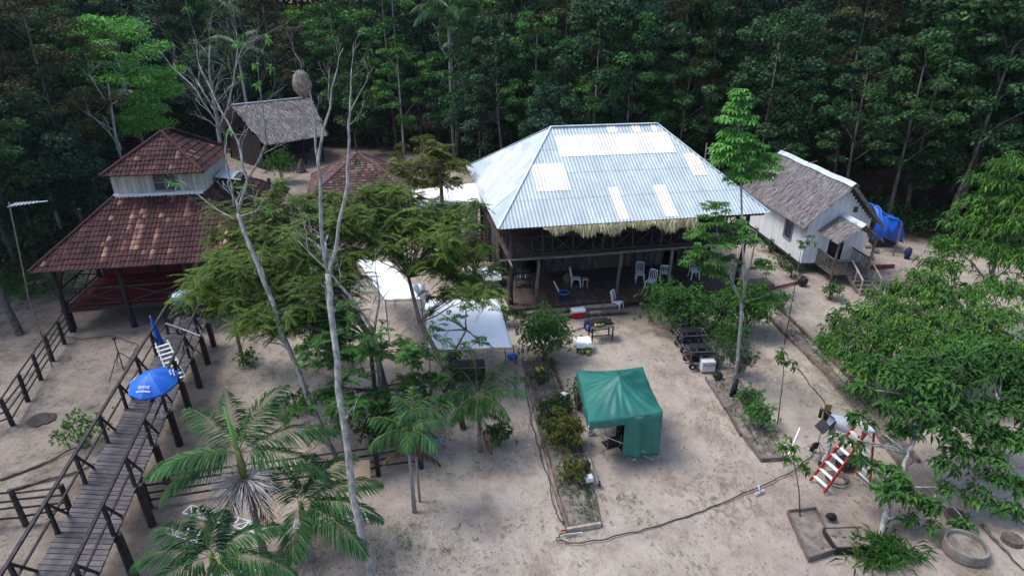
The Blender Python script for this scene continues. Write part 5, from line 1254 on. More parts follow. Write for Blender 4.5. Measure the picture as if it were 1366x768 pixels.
q = P(402, 229); tag(MB().tube([q, q+Vector((0,0,.5)), q+Vector((.1,.05,1.1))], [.5,.28,.08], 8).build('tree_stump', 'bark_dark'), 'dark pointed stump on the sand before the thatched hut', 'stump')
o = MB(); K = 20; V = [(0,0,.03)]+[(.46*math.cos(2*math.pi*k/K)*random.uniform(.85,1.1), .42*math.sin(2*math.pi*k/K)*random.uniform(.75,1.15), -.02) for k in range(K)]
o.add(V, [(0,1+k,1+(k+1) % K) for k in range(K)]); o = o.build('ash_patch', 'ash', smooth=True); o.location = P(55, 558); tag(o, 'dark round ash patch on the sand beside the left fence', 'ash')

# ============================================================= FOREST
def proto_broad(name, H, rad, nclump, leaf, mat, bark, seed, tall=.5, per=150, flat=.6, label='', cat='tree'):
    """tall forest tree: tapered trunk, limbs, crown of many leaf clumps with gaps"""
    random.seed(seed); t = thing(name, label, cat); tk = MB(); z0 = H*tall
    lean = Vector((random.uniform(-.6, .6), random.uniform(-.6, .6), 0))
    trunk = [Vector((0,0,-.3)), Vector((lean.x*.2, lean.y*.3, z0*.5)), Vector((lean.x*.7, lean.y*.6, z0)), Vector((lean.x, lean.y, H*.86))]
    r = H*.0065+.035; tk.tube(trunk, [r*1.25, r, r*.75, r*.3], 8)
    cr = MB()
    for i in range(nclump):
        a = random.uniform(0, 2*math.pi); k = random.random(); zz = z0+(H-z0)*random.uniform(.02, .93)
        prof = math.sin(math.pi*min(1, max(.06, (zz-z0)/(H-z0)*.85+.12)))**.7
        rr = rad*prof*math.sqrt(random.uniform(.12, 1)); c = Vector((lean.x*.8+rr*math.cos(a), lean.y*.8+rr*math.sin(a), zz))
        s = rad*random.uniform(.17, .31)
        if i % 4 == 0:
            bz = max(z0*.75, zz-rr*.7-.5); b = Vector((lean.x*.6, lean.y*.6, bz)); tk.tube(wander(b, c, 3, .06, .04), [r*.3, r*.22, r*.15, r*.07], 4)
        clump_leaves(cr, c, (s, s, s*flat), int(per*random.uniform(.7, 1.3)), leaf, bright=random.uniform(-.12, .3))
    tk.build('trunk', bark, t, smooth=True); cr.build('crown', mat, t); return t
def proto_palm(name, H, n, L, ll, seed, label, mat='leaf_palm', r=.12, hang=.55, elev=(.1, 1.3), cat='palm', spear=False, nl=44, curve=1.5, tone=0.):
    random.seed(seed); t = thing(name, label, cat); b = random.uniform(-.3, .3)
    tr = MB(); tr.tube([(0,0,-.1), (b*.4, .1, H*.4), (b, 0, H)], [r*1.25, r, r*.8], 9); tr.build('trunk', 'palm_trunk', t, smooth=True)
    MB().tube([(b,0,H), (b,0,H+.35), (b,0,H+.75)], [r*.95, r*1.0, r*.5], 9).build('crownshaft', 'palm_shaft', t, smooth=True)
    for i in range(n):
        az = i*2.399+random.uniform(-.2, .2); k = i/(n-1); el = elev[1]+(elev[0]-elev[1])*k
        palm_frond(t, (b, 0, H+.65), az, el, L*random.uniform(.85, 1.08), curve*random.uniform(.85, 1.15), nl, ll, ll*.085+.008, hang, mat, tone=tone)
    if spear: MB().tube([(b,0,H+.6), (b+.02,0,H+1.3), (b+.05,0.02,H+1.95)], [.035, .05, .012], 6).build('spear_leaf', 'leaf_lime', t, smooth=True)
    return t
PROTO = []
PROTO.append((proto_broad('forest_tree', 17, 3.7, 80, .30, 'leaf_forest', 'bark_forest', 1, .16), 'dark-leaved', 17))
PROTO.append((proto_broad('forest_tree', 20, 4.2, 84, .32, 'leaf_forest2', 'bark_forest', 2, .3), 'blue-green', 20))
PROTO.append((proto_broad('forest_tree', 14, 3.4, 74, .27, 'leaf_forest', 'bark_forest', 3, .08, flat=.75), 'bushy dark', 14))
PROTO.append((proto_broad('forest_tree', 16, 3.1, 60, .27, 'leaf_mid', 'bark_forest', 4, .25, per=130), 'mid-green', 16))
PROTO.append((proto_broad('forest_tree', 22, 4.4, 80, .34, 'leaf_forest', 'bark_forest', 5, .45, flat=.5), 'high-crowned', 22))
PROTO.append((proto_broad('forest_tree', 9, 3.0, 60, .24, 'leaf_forest2', 'bark_forest', 6, .04, flat=.8), 'low bushy', 9))
PROTO.append((proto_broad('forest_tree', 12, 2.5, 46, .24, 'leaf_forest', 'bark_forest', 8, .4, per=110), 'slender thin-trunked', 12))
PROTO.append((proto_broad('forest_tree', 15, 3.3, 70, .17, 'leaf_olive', 'bark_forest', 14, .3, per=240, flat=.5), 'fine-leaved olive', 15))
PROTO.append((proto_broad('forest_tree', 18, 3.2, 34, .42, 'leaf_forest2', 'bark_pale', 15, .6, per=70, flat=.35), 'large-leaved pale-stemmed', 18))
PROTO.append((proto_broad('forest_tree', 13.5, 3.6, 70, .25, 'leaf_mango', 'bark_forest', 16, .25, per=160, flat=.5), 'bright green spreading', 13))
PALMF = proto_palm('forest_palm', 11, 11, 3.6, .9, 9, '', r=.13, nl=34, hang=.7)
random.seed(21)
used = set(); spots = []
def in_view(x, y, m=4):
    return y > 8 and abs(x) < y*.86*1.02+m+6
cands = []
for _ in range(26000):
    y = random.uniform(14, 104); x = random.uniform(-95, 95)
    if not in_view(x, y): continue
    f = forest_field(x, y)
    if f < .4 or f > 34: continue
    cands.append((f+random.uniform(0, 3), x, y, f))
cands.sort()
for _, x, y, f in cands:
    sp = 2.5 if f < 3 else (3.2 if f < 7 else (4.2 if f < 14 else 5.6))
    if all((x-a)**2+(y-b)**2 > sp*sp for a, b, _ in spots): spots.append((x, y, f))
    if len(spots) >= 285: break
def sector(x, y):
    a = math.degrees(math.atan2(x, y))
    for lim, s in ((-34, 'beyond the left fence'), (-25, 'behind the tiled house'), (-16, 'behind the thatched hut'), (-6, 'behind the brown roofed hut'), (4, 'left of the metal roof ridge'), (14, 'behind the metal roof ridge'), (24, 'between the metal roof and the cottage'), (33, 'behind the white cottage'), (90, 'beyond the tree at the right edge')):
        if a < lim: return s
cnt = {}
for i, (x, y, f) in enumerate(spots):
    r = random.random()
    if f < 3: k = random.choice([5, 5, 5, 6, 2, 3, 7]) 
    elif f < 9: k = random.choice([0, 2, 3, 6, 0, 1, 2, 7, 8, 9])
    elif f < 18: k = random.choice([0, 1, 4, 3, 7, 8, 3, 3, 9])
    else: k = random.choice([1, 4, 3, 0, 7])
    if x > 20 and f < 4: k = random.choice([6, 0, 4, 6])
    sc = random.uniform(.82, 1.12)
    row = 'at the forest edge' if f < 4 else ('inside the forest' if f < 14 else 'deep in the forest')
    z = gz(x, y)-.1
    if random.random() < .08 and 2 < f < 22:
        lab = 'dark feather-leaved palm %s, %s' % (row, sector(x, y)); g = lab; src, kind = PALMF, 'palm'
    else:
        src, kind, _ = PROTO[k]; lab = '%s rainforest tree %s, %s' % (kind, row, sector(x, y))
    if id(src) not in used:
        used.add(id(src)); src.location = (x, y, z); src.rotation_euler.z = random.uniform(0, 6.28); src['label'] = lab; src['group'] = lab
    else: dup(src, (x, y, z), random.uniform(0, 6.28), lab, lab, (sc*random.uniform(.9, 1.1), sc*random.uniform(.9, 1.1), sc))
for pr, kd, _ in PROTO:
    if id(pr) not in used: bpy.data.objects.remove(pr)
if id(PALMF) not in used:
    PALMF.location = (-9, 66, 0); PALMF['label'] = 'dark feather-leaved palm at the back of the clearing'

# forest undergrowth and far canopy : nobody could count it
random.seed(5)
ug = MB()
for (x, y, f) in [(c[1], c[2], c[3]) for c in cands if c[3] < 16][::2][:700]:
    s = random.uniform(.5, 1.5); clump_leaves(ug, (x, y, s*.5+gz(x, y)), (s*1.2, s*1.2, s*.8), 90, .24, bright=random.uniform(-.1, .15))
for c in [c for c in cands if c[3] >= 16][::4][:420]:
    s = random.uniform(1.6, 3); clump_leaves(ug, (c[1], c[2], s*.6+gz(c[1], c[2])), (s*1.2, s*1.2, s), 60, .6, bright=random.uniform(-.1, .1))
tag(ug.build('undergrowth', 'leaf_forest'), 'dark leafy undergrowth between the forest trunks', 'undergrowth', kind='stuff')
fc = MB()
for _ in range(1500):
    a = random.uniform(-.9, .9); d = random.uniform(84, 150); x, y = d*math.sin(a), d*math.cos(a); s = random.uniform(3, 5.5)
    if forest_field(x, y) < 20: continue
    clump_leaves(fc, (x, y, gz(x, y)+random.uniform(1, 16)), (s, s, s*.7), 75, .85, bright=random.uniform(-.15, .2))
tag(fc.build('far_forest', 'leaf_forest'), 'unbroken dark rainforest canopy on the rise behind everything', 'forest', kind='stuff')

# ---------------- singled out trees of the forest edge
def single(name, loc, H, rad, nc, leaf, mat, bark, seed, label, tall=.4, per=170, flat=.5, rz=0):
    t = proto_broad(name, H, rad, nc, leaf, mat, bark, seed, tall, per, flat, label); t.location = loc; t.rotation_euler.z = rz; return t
q = D(170, 70, 44); single('leafy_tree', (q.x, 44, 0), 13.2, 3.4, 95, .22, 'leaf_lime', 'bark_pale', 31, 'bright lime green tree rising behind the tiled house at the upper left', .38, per=190, flat=.6)
q = D(1235, 150, 44); single('leafy_tree', (q.x, 44, 0), 10.2, 4.2, 46, .26, 'leaf_mid', 'bark_forest', 32, 'broad fresh green layered tree in the forest right of the cottage', .35, flat=.3)
q = D(1085, 80, 52); single('leafy_tree', (q.x, 52, 0), 13.5, 2.6, 22, .24, 'leaf_forest2', 'bark_pale', 33, 'slim pale-trunked tree with a small high crown behind the cottage', .72)
q = D(530, 90, 56); single('leafy_tree', (q.x, 56, 0), 11.5, 2.2, 26, .32, 'leaf_mid', 'bark_pale', 34, 'tall narrow light green tree with big leaves behind the brown roofed hut', .25)
q = D(660, 160, 58); single('leafy_tree', (q.x+.5, 58, 0), 9.5, 3.6, 46, .26, 'leaf_forest2', 'bark_dark', 35, 'rounded dense dark tree at the clearing edge left of the metal roof', .25, flat=.7)
q = D(480, 175, 60); single('leafy_tree', (q.x, 58, 0), 7.8, 2.9, 36, .24, 'leaf_forest', 'bark_dark', 36, 'low dark orchard tree on the sand behind the brown roofed hut', .35, flat=.6)
q = D(850, 160, 50); single('leafy_tree', (q.x, 50, 0), 6.8, 3.3, 40, .22, 'leaf_mid', 'bark_dark', 37, 'low rounded green tree just behind the metal roof ridge', .2, flat=.6)
q = D(1330, 60, 46); single('leafy_tree', (q.x, 46, 0), 14.0, 3.0, 26, .24, 'leaf_mid', 'bark_pale', 38, 'thin crooked pale-stemmed tree near the upper right corner', .5)
q = D(655, 60, 60); single('leafy_tree', (q.x, 62, 0), 14.5, 4.2, 48, .30, 'leaf_mid', 'bark_forest', 39, 'bright green spreading tree above the left end of the metal roof', .35)
q = D(570, 200, 50); t = single('leafy_tree', (q.x+.5, 43, 0), 5.2, 2.4, 30, .16, 'leaf_yellow', 'bark_brown', 40, 'yellowish green small tree left of the flat white tarp roof', .25, flat=.55)
b = PALMF; q = D(600, 60, 57); c = dup(b, (q.x, 57, 0), 1.0, 'large dark palm with arching fronds in the forest, top centre left', None, 1.12)
for (u, v, Y, s, lab) in ((140, 130, 50, .95, 'palm standing behind the tiled house near the bright lime tree'), (55, 230, 34, .75, 'dark palm leaning out of the forest at the left edge'), (100, 205, 50, .6, 'small palm before the pale clearing at the far left'), (315, 60, 62, 1.1, 'dark palm in the forest above the thatched hut')):
    q = D(u, v, Y); c = dup(b, (q.x, Y, 0), random.uniform(0, 6), lab, None, (s, s, max(.3, q.z/11.8)))

# ============================================================= BARE AND PALE TREES
def poly_tree(name, label, limbs, bark='bark_pale', Y0=None, tw=None, leafy=None, seed=1, twl=.7, leafmat_='leaf_lime', leafn=0):
    """limbs: lists of surveyed (u, v, distance, radius); the first limb is the trunk"""
    random.seed(seed); first = limbs[0]; base = D(first[0][0], first[0][1], first[0][2]); base.z = 0
    t = thing(name, label, 'tree', base); tk = MB(); tips = []
    for li, limb in enumerate(limbs):
        pts = [D(u, v, Y)-base for u, v, Y, r in limb]; rr = [r*.84 for *_, r in limb]
        if li == 0: pts = [Vector((pts[0].x*0, 0, -.15))]+pts[1:] if abs(pts[0].z) > .01 else pts
        # smooth: insert midpoints
        Q, RR = [pts[0]], [rr[0]]
        for a, b2, ra, rb in zip(pts[:-1], pts[1:], rr[:-1], rr[1:]):
            for k in (1, 2, 3): Q.append(a.lerp(b2, k/3)+Vector((random.gauss(0,1), random.gauss(0,1), 0))*(b2-a).length*(.018 if k < 3 else 0)); RR.append(ra+(rb-ra)*k/3)
        tk.tube(Q, RR, 8)
        n0 = int(len(Q)*.45) if li == 0 else 1
        for i in range(n0, len(Q)-1):
            if random.random() < (tw or .5):
                d = (Q[i+1]-Q[i]).normalized(); s = Vector((random.gauss(0,1), random.gauss(0,1), .4)).normalized()
                twigs(tk, Q[i], d*.6+s, twl*random.uniform(.5, 1.2), RR[i]*.4, 2, .5, tips)
        twigs(tk, Q[-1], Q[-1]-Q[-2], twl*.8, RR[-1]*.9, 2, .45, tips)
    tk.build('trunk', bark, t, smooth=True)
    if leafn:
        lf = MB(); k = min(len(tips), leafn)
        for p, d in random.sample(tips, k):
            n = 10; dr = RNG.normal(size=(n, 3)); dr[:, 2] -= .2
            leaves(lf, np.tile(np.array(p), (n, 1)), dr, RNG.uniform(.12, .22, n), .06, .3)
        lf.build('foliage', leafmat_, t)
    return t
# tall bare tree 1 (base hidden by palm fronds)
poly_tree('bare_tree', 'tall pale bare tree leaning left beside the boardwalk, forking high up', [
    [(452, 622, 14.9, .105), (432, 575, 15.2, .10), (400, 500, 15.6, .095), (365, 405, 16.2, .088), (332, 325, 16.8, .08), (318, 285, 17.2, .075)],
    [(318, 285, 17.2, .06), (330, 240, 17.2, .05), (318, 190, 17.6, .042), (296, 150, 18, .03), (276, 108, 18.4, .018)],
    [(330, 240, 17.2, .045), (345, 215, 17.0, .042), (356, 190, 16.6, .034), (351, 150, 16.5, .02), (346, 115, 16.4, .01)],
    [(312, 275, 17.3, .04), (306, 235, 17.6, .032), (300, 200, 17.9, .026), (305, 172, 18.2, .014)],
    [(312, 292, 17.1, .035), (290, 280, 17.2, .028), (262, 258, 17.3, .014)],
    [(322, 288, 17.0, .03), (342, 282, 16.7, .024), (354, 262, 16.5, .013)]], tw=.3, seed=2, leafn=10)
# double-stemmed tree 2, closest
t2 = poly_tree('bare_tree', 'tall slender pale tree with two stems rising from one foot in the foreground centre', [
    [(500, 790, 10.3, .115), (478, 692, 10.7, .11), (464, 600, 11.2, .10), (450, 480, 11.9, .092), (440, 405, 12.4, .088), (438, 365, 12.6, .085)],
    [(438, 365, 12.6, .06), (428, 290, 12.9, .052), (424, 215, 13.1, .045), (432, 170, 13.2, .034), (450, 92, 13.4, .014)],
    [(438, 368, 12.6, .055), (450, 320, 12.7, .05), (464, 246, 12.8, .043), (466, 184, 12.9, .035), (467, 135, 12.9, .024), (469, 92, 13, .012)],
    [(424, 215, 13.1, .035), (420, 165, 13.3, .028), (416, 134, 13.4, .02), (404, 100, 13.5, .012)],
    [(467, 150, 12.9, .02), (478, 128, 12.8, .014), (487, 112, 12.7, .008)]], tw=.35, seed=6, twl=.55, leafn=14, leafmat_='leaf_shrub')
poly_tree('bare_tree', 'low pale forked tree with thin bare twigs left of the narrow tarp', [
    [(508, 500, 16.0, .09), (502, 457, 16.2, .08), (497, 439, 16.3, .07), (475, 408, 16.5, .06), (443, 367, 16.8, .04), (412, 336, 17, .025)],
    [(499, 445, 16.3, .05), (506, 403, 16.3, .04), (503, 372, 16.4, .02)], [(443, 367, 16.8, .025), (412, 336, 17, .02), (405, 298, 17.1, .01)], [(506, 403, 16.3, .02), (520, 385, 16.2, .008)]], tw=.7, seed=12, twl=.6)
q = D(403, 112, 13.5); m = MB().ball((0,0,0), (.2,.18,.27), 20, 14, jit=.09); o = m.build('termite_nest', 'nest', smooth=True); o.location = q; tag(o, 'grey brown oval termite nest up in the bare foreground tree', 'nest')
# bare tree behind the tiled house
poly_tree('bare_tree', 'wide bare branching tree behind the tiled house roof', [
    [(296, 222, 36, .16), (294, 195, 36.2, .15), (290, 160, 36.5, .12), (283, 120, 36.5, .09), (280, 60, 36.6, .04)],
    [(290, 165, 36.5, .07), (262, 120, 36.8, .06), (235, 95, 37.2, .045), (212, 68, 37.4, .02)],
    [(292, 175, 36.4, .08), (305, 140, 36, .07), (313, 95, 35.8, .05), (325, 60, 35.6, .03), (350, 48, 35.5, .015)],
    [(313, 95, 35.8, .04), (318, 60, 36.2, .03), (314, 35, 36.4, .012)],
    [(283, 120, 36.5, .05), (265, 85, 36, .035), (258, 40, 35.8, .015)],
    [(288, 150, 36.5, .05), (276, 130, 37.2, .04), (262, 110, 37.5, .02)]], tw=.75, twl=1.5, seed=9, leafn=40, leafmat_='leaf_yellow')
for i, (u, v, Y, H, lab) in enumerate(((605, 120, 58, 15, 'thin pale bare trunk among the dark trees above the brown hut'), (980, 110, 50, 9, 'leaning bare forked trunk in the dark forest behind the metal roof'), (1345, 160, 40, 10, 'crooked pale bare branch tree at the upper right edge'), (165, 235, 38, 9, 'thin bare sapling behind the tiled house on the left'))):
    q = D(u, v, Y); random.seed(50+i); t = thing('bare_sapling', lab, 'tree', (q.x, Y, 0)); m = MB(); tips = []
    m.tube([(0,0,-.1), (.2,.1,H*.3), (-.1,.3,H*.6), (random.uniform(-1.4,1.4),.4,H)], [.13,.11,.08,.04], 7)
    for k in range(5): twigs(m, Vector((0,.2,H*(.5+.1*k))), Vector((random.uniform(-1,1), random.uniform(-.5,.5), .7)), 1.6, .05, 2, .45, tips)
    m.build('trunk', 'bark_pale', t, smooth=True)

# ============================================================= FEATHERY TREES IN THE CENTRE
def feather_pad(mb, c, rad, n, seed_dir=None, leaflen=.17, tone=0.):
    """flat spray: drooping twice-cut fronds radiating from a twig end"""
    for i in range(n):
        a = random.uniform(0, 2*math.pi); L = rad*random.uniform(.55, 1.0); b = Vector(c)+Vector((random.gauss(0,.16)*rad, random.gauss(0,.16)*rad, random.gauss(0,.2)*rad))
        d = Vector((math.cos(a), math.sin(a), random.uniform(-.4, .6))); K = 15; ts = (np.arange(K)+.6)/K
        A = np.array(b)+np.outer(ts*L, np.array(d)); A[:, 2] -= (ts**2)*L*random.uniform(.15, .55)
        T = unit(np.tile(np.array(d), (K, 1))-np.outer(ts*.7, [0, 0, 1.])); S = unit(np.cross(T, [0, 0, 1.])); ln = leaflen*(1-.45*ts)*RNG.uniform(.8, 1.2, K)
        tn = random.random()*.6+tone
        for sg in (-1, 1):
            leaves(mb, A, S*sg+T*.45+RNG.normal(size=A.shape)*.12-np.array([0,0,.18]), ln, ln*.24+.014, .22, .05, 0, np.clip(tn+RNG.random(K)*.35, 0, 1))
def feather_tree(name, label, trunk, pads, mat='leaf_feather', seed=3, prad=.74, nper=38, bark='bark_brown', leaflen=.12, tone=0.):
    random.seed(seed); base = D(*trunk[0][:3]); base.z = 0; t = thing(name, label, 'tree', base); tk = MB(); lf = MB()
    tp = [Vector((0,0,-.1))]+[D(u, v, Y)-base for u, v, Y, r in trunk[1:]]; tk.tube(tp, [r for *_, r in trunk], 8); n = len(tp)
    for (u, v, Y, k) in pads:
        c = D(u, v, Y)-base; src = min(tp[max(1, n-3):], key=lambda p: (p-c).length+max(0, p.z-c.z)*2)
        br = wander(src, c-Vector((0,0,.08)), 4, .07, .06); tk.tube(br, [.032, .025, .018, .011, .006], 5)
        for j in range(2): 
            e = br[3]+Vector((random.uniform(-.5,.5), random.uniform(-.5,.5), random.uniform(-.1,.2))); tk.tube([br[2+j], e], [.016, .006], 4); feather_pad(lf, e, prad*k*.8, int(nper*k*.35), leaflen=leaflen, tone=tone)
        feather_pad(lf, c, prad*k, int(nper*k), leaflen=leaflen, tone=tone)
    tk.build('trunk', bark, t, smooth=True); lf.build('foliage', mat, t); return t
def spread(rows, seed, du=38):
    random.seed(seed); out = []
    for v, u0, u1, Y in rows:
        u = u0+random.uniform(0, 12)
        while u < u1:
            out.append((u+random.uniform(-8, 8), v+random.uniform(-17, 17), Y+random.uniform(-1.1, 1.1), random.uniform(.55, 1.2))); u += du*random.uniform(.8, 1.2)
    return out
feather_tree('feathery_tree', 'wide feathery olive tree spreading before the tiled and brown roofed houses', [(548, 600, 15.6, .13), (520, 540, 15.9, .11), (498, 456, 16.6, .095), (460, 392, 17.4, .07), (420, 350, 18.2, .05)],
    spread([(255, 325, 470, 21), (275, 310, 480, 20.4), (295, 295, 480, 19.9), (315, 280, 480, 19.3), (335, 268, 480, 18.8), (355, 262, 475, 18.3), (375, 250, 470, 17.9), (395, 245, 460, 17.4), (415, 330, 460, 17), (435, 340, 450, 16.7)], 4, 24), seed=4)
feather_tree('feathery_tree', 'feathery olive tree between the brown hut and the large square tarp', [(618, 560, 16.8, .11), (600, 500, 17.2, .09), (560, 430, 18, .075), (545, 370, 18.8, .055)],
    spread([(250, 490, 560, 21.5), (268, 480, 600, 21.2), (285, 475, 650, 20.8), (305, 475, 655, 20.3), (325, 478, 655, 19.8), (342, 545, 655, 19.4), (360, 575, 645, 18.9), (380, 590, 650, 18.4), (335, 480, 520, 19.4)], 7, 24), seed=8)
feather_tree('feathery_tree', 'small feathery spray tree reaching over the large square white tarp', [(560, 590, 16, .06), (575, 520, 16.1, .05), (600, 480, 16.2, .04), (622, 440, 16.3, .025)],
    [(600, 425, 16.2, .6), (622, 405, 16.2, .55), (575, 440, 16.2, .75), (618, 462, 16.1, .7), (642, 455, 16.1, .55), (590, 470, 16, .8), (560, 470, 16, .8), (575, 410, 16.4, .45)], seed=10, nper=12, mat='leaf_forest')
pads = spread([(410, 400, 470, 16.8), (430, 390, 470, 16.5), (450, 400, 560, 16.2), (470, 400, 580, 15.9), (490, 400, 590, 15.6), (508, 420, 600, 15.4), (526, 430, 610, 15.1), (545, 380, 590, 14.8), (562, 410, 570, 14.6)], 12, 34)
feather_tree('leafy_understorey_tree', 'loose dark green tree below the feathery canopy, in front of the narrow tarp', [(505, 575, 16.4, .1), (500, 520, 16.5, .08), (495, 470, 16.6, .07), (485, 430, 16.6, .05)], pads, 'leaf_broad', seed=13, prad=.5, nper=11, leaflen=.15)
feather_tree('yellow_feathery_tree', 'small yellow-green feathery tree between the brown hut and the flat tarp roof', [(590, 262, 33, .12), (588, 240, 33.2, .1), (585, 225, 33.4, .08)],
    spread([(190, 575, 600, 34), (208, 545, 615, 33.5), (228, 528, 620, 33)], 15, 20), seed=16, prad=1.0, nper=22, mat='leaf_yellow', leaflen=.26)
feather_tree('roadside_feather_tree', 'low feathery tree beside the end of the boardwalk under the tiled house eave', [(318, 452, 21, .08), (312, 430, 21, .06), (305, 405, 21, .05)],
    [(262, 372, 20.6, 1), (285, 362, 20.6, 1.1), (300, 385, 20.2, 1), (320, 372, 20.2, 1.1), (335, 395, 19.6, 1), (345, 420, 19.4, .9), (300, 412, 20, .9), (270, 392, 20.4, .8), (325, 432, 19.8, .9)], seed=18, prad=.75)

# ============================================================= PALMS
def garden_palm(name, base, H, fronds, label, r=.09, ll=.62, L=2.3, spear=False, infl=False, hang=.5, seed=1, lean=(0, 0), nl=70, mat='leaf_palm', tone=0.):
    random.seed(seed); t = thing(name, label, 'palm', base); lx, ly = lean
    MB().tube([(0,0,-.1), (lx*.4, ly*.4, H*.45), (lx, ly, H)], [r*1.25, r, r*.85], 9).build('trunk', 'palm_trunk', t, smooth=True)
    MB().tube([(lx,ly,H), (lx,ly,H+.4), (lx*1.03,ly,H+.85)], [r*.95, r*1.05, r*.5], 9).build('crownshaft', 'palm_shaft', t, smooth=True)
    for az, el, k in fronds: palm_frond(t, (lx*1.02, ly, H+.75), R(az), R(el), L*k, 1.35, nl, ll*random.uniform(.85, 1.1), .037, hang*random.uniform(.7, 1.3), mat, tone=tone+random.uniform(-.1, .2))
    for q_ in range(2): palm_frond(t, (lx, ly, H+.1), random.uniform(0, 6.28), -.35, L*.75, .9, 34, ll*.7, .03, .9, 'litter', 'dry_frond')
    if spear: MB().tube([(lx,ly,H+.6), (lx-.03,ly,H+1.3), (lx-.1,ly+.02,H+2.1)], [.04, .055, .012], 6).build('spear_leaf', 'leaf_lime', t, smooth=True)
    if infl:
        m = MB()
        for i in range(280):
            a = random.uniform(0, 2*math.pi); e = random.uniform(-.5, .6); p = Vector((lx, ly, H-.12)); d = Vector((math.cos(a)*math.cos(e), math.sin(a)*math.cos(e), math.sin(e))); L_ = random.uniform(.7, 1.0)
            m.tube([p, p+d*L_*.5, p+d*L_*.85-Vector((0,0,.12)), p+d*L_-Vector((0,0,.25))], [.011, .009, .007, .005], 3, 0, random.random())
        m.build('flower_strands', 'infl', t)
    return t
b = P(352, 736); garden_palm('palm_tree', b, 2.55, [(190, 18, 1.05), (215, 35, .85), (150, 45, .95), (118, 55, .85), (60, 60, .9), (25, 25, 1.1), (-2, 10, 1.05), (205, 5, .95), (75, 40, .8)], 'tallest foreground palm with an upright spear leaf and a skirt of pale flower strands', spear=True, infl=True, seed=3, lean=(-.05, 0.02))
b = P(415, 745); garden_palm('palm_tree', b, 1.1, [(12, 38, .95), (38, 55, .8), (-30, 15, 1.0), (-10, 26, 1.0), (85, 65, .6), (140, 55, .6), (-80, 20, .7)], 'middle foreground palm with arching fronds reaching right over the truss', seed=5, lean=(.0, .0))
b = P(305, 820); garden_palm('palm_tree', b, 1.2, [(160, 38, .75), (185, 25, .8), (75, 78, .45), (20, 40, .75), (-8, 18, .95), (125, 60, .55), (230, 25, .7), (-40, 20, .8)], 'lowest foreground palm at the bottom edge of the picture', seed=7)
b = P(553, 682); garden_palm('slim_palm', b, 2.15, [(170, 40, .8), (10, 30, .9), (60, 55, .8), (120, 55, .8), (-40, 25, .85), (215, 25, .8), (-5, 50, .7), (-80, 30, .7)], 'slim grey palm with feathery crown beside the fence end', r=.055, ll=.42, L=1.45, seed=11, hang=.8, nl=34, tone=.2)
b = P(560, 668); garden_palm('slim_palm', b, 2.5, [(30, 40, .7), (150, 45, .6), (-20, 30, .8), (90, 70, .6), (250, 30, .6)], 'thinner second palm stem right behind the slim grey palm', r=.03, ll=.36, L=1.2, seed=12, hang=.8, nl=28, tone=.25)
b = P(640, 600); garden_palm('bushy_palm', b, 1.35, [(15, 45, 1.0), (-15, 40, 1.0), (45, 60, .9), (100, 60, .8), (165, 40, .95), (200, 35, .9), (-50, 30, .9), (240, 30, .9), (140, 60, .9), (-90, 30, .7), (70, 35, .8)], 'dark bushy palm in front of the large square tarp', r=.06, ll=.5, L=1.75, seed=13, hang=.9, nl=40)

# ============================================================= SHRUBS AND LOW PLANTS
def shrub(name, base, H, rad, n, leaf, mat, label, seed=1, stems=7, up=.3, stemmat='bark_brown', ecc=1.0, droop=.3, wd=.42, low=.25):
    random.seed(seed); t = thing(name, label, 'shrub', base); tk = MB(); lf = MB(); per = 7
    for i in range(stems):
        a = random.uniform(0, 6.28); r = rad*random.uniform(.3, .8); tk.tube(wander((random.uniform(-.1,.1), random.uniform(-.1,.1), -.05), (r*math.cos(a)*ecc, r*math.sin(a), H*random.uniform(.6, .95)), 4, .08), [.03, .024, .018, .012, .006], 5)
    nt_ = n//per; d = unit(RNG.normal(size=(nt_, 3))); d[:, 2] = np.where(d[:, 2] < -.3, -d[:, 2], d[:, 2])
    rr = RNG.uniform(.25, 1.08, nt_)**.75; lump = 1+.38*np.sin(d[:, 0]*5+seed)*np.cos(d[:, 1]*6+d[:, 2]*4)
    C = d*np.array([rad*ecc, rad, H*.55])*(rr*lump)[:, None]+np.array([0, 0, H*.5]); C[:, 2] = np.maximum(C[:, 2], .04)
    B = np.repeat(C, per, 0); Dr = unit(np.repeat(d, per, 0)*.8+RNG.normal(size=(nt_*per, 3))*.8+np.array([0, 0, up])); ln = leaf*RNG.uniform(.7, 1.2, nt_*per)
    leaves(lf, B, Dr, ln, ln*wd, droop, .15, rnd=np.clip(np.repeat(RNG.random(nt_)*.6, per)+RNG.random(nt_*per)*.4, 0, 1))
    tk.build('stems', stemmat, t); lf.build('foliage', mat, t); return t
shrub('round_shrub', P(727, 482)+Vector((0, .3, 0)), 1.95, 1.1, 11000, .11, 'leaf_broad', 'dense rounded dark green shrub before the long steps', 2, low=.1)
shrub('leafy_shrub', P(905, 448)+Vector((0, .9, 0)), 2.0, 1.15, 5200, .16, 'leaf_mid', 'fresh green spreading shrub between the carts and the veranda', 3, ecc=1.25)
shrub('leafy_shrub', P(1000, 452)+Vector((0, .6, 0)), 2.2, 1.15, 5600, .16, 'leaf_mango', 'fresh green shrub wrapped around the foot of the lime green tree', 4, ecc=1.0)
shrub('leafy_shrub', P(948, 455)+Vector((0, .5, 0)), 1.8, 1.2, 5200, .14, 'leaf_broad', 'darker shrub in the middle of the thicket behind the pale trunk', 5, ecc=1.2)
shrub('twiggy_shrub', P(962, 495)+Vector((0, .4, 0)), 1.3, .55, 700, .1, 'leaf_shrub', 'thin grey twiggy bush right of the carts', 6, stems=22, stemmat='bark_pale')
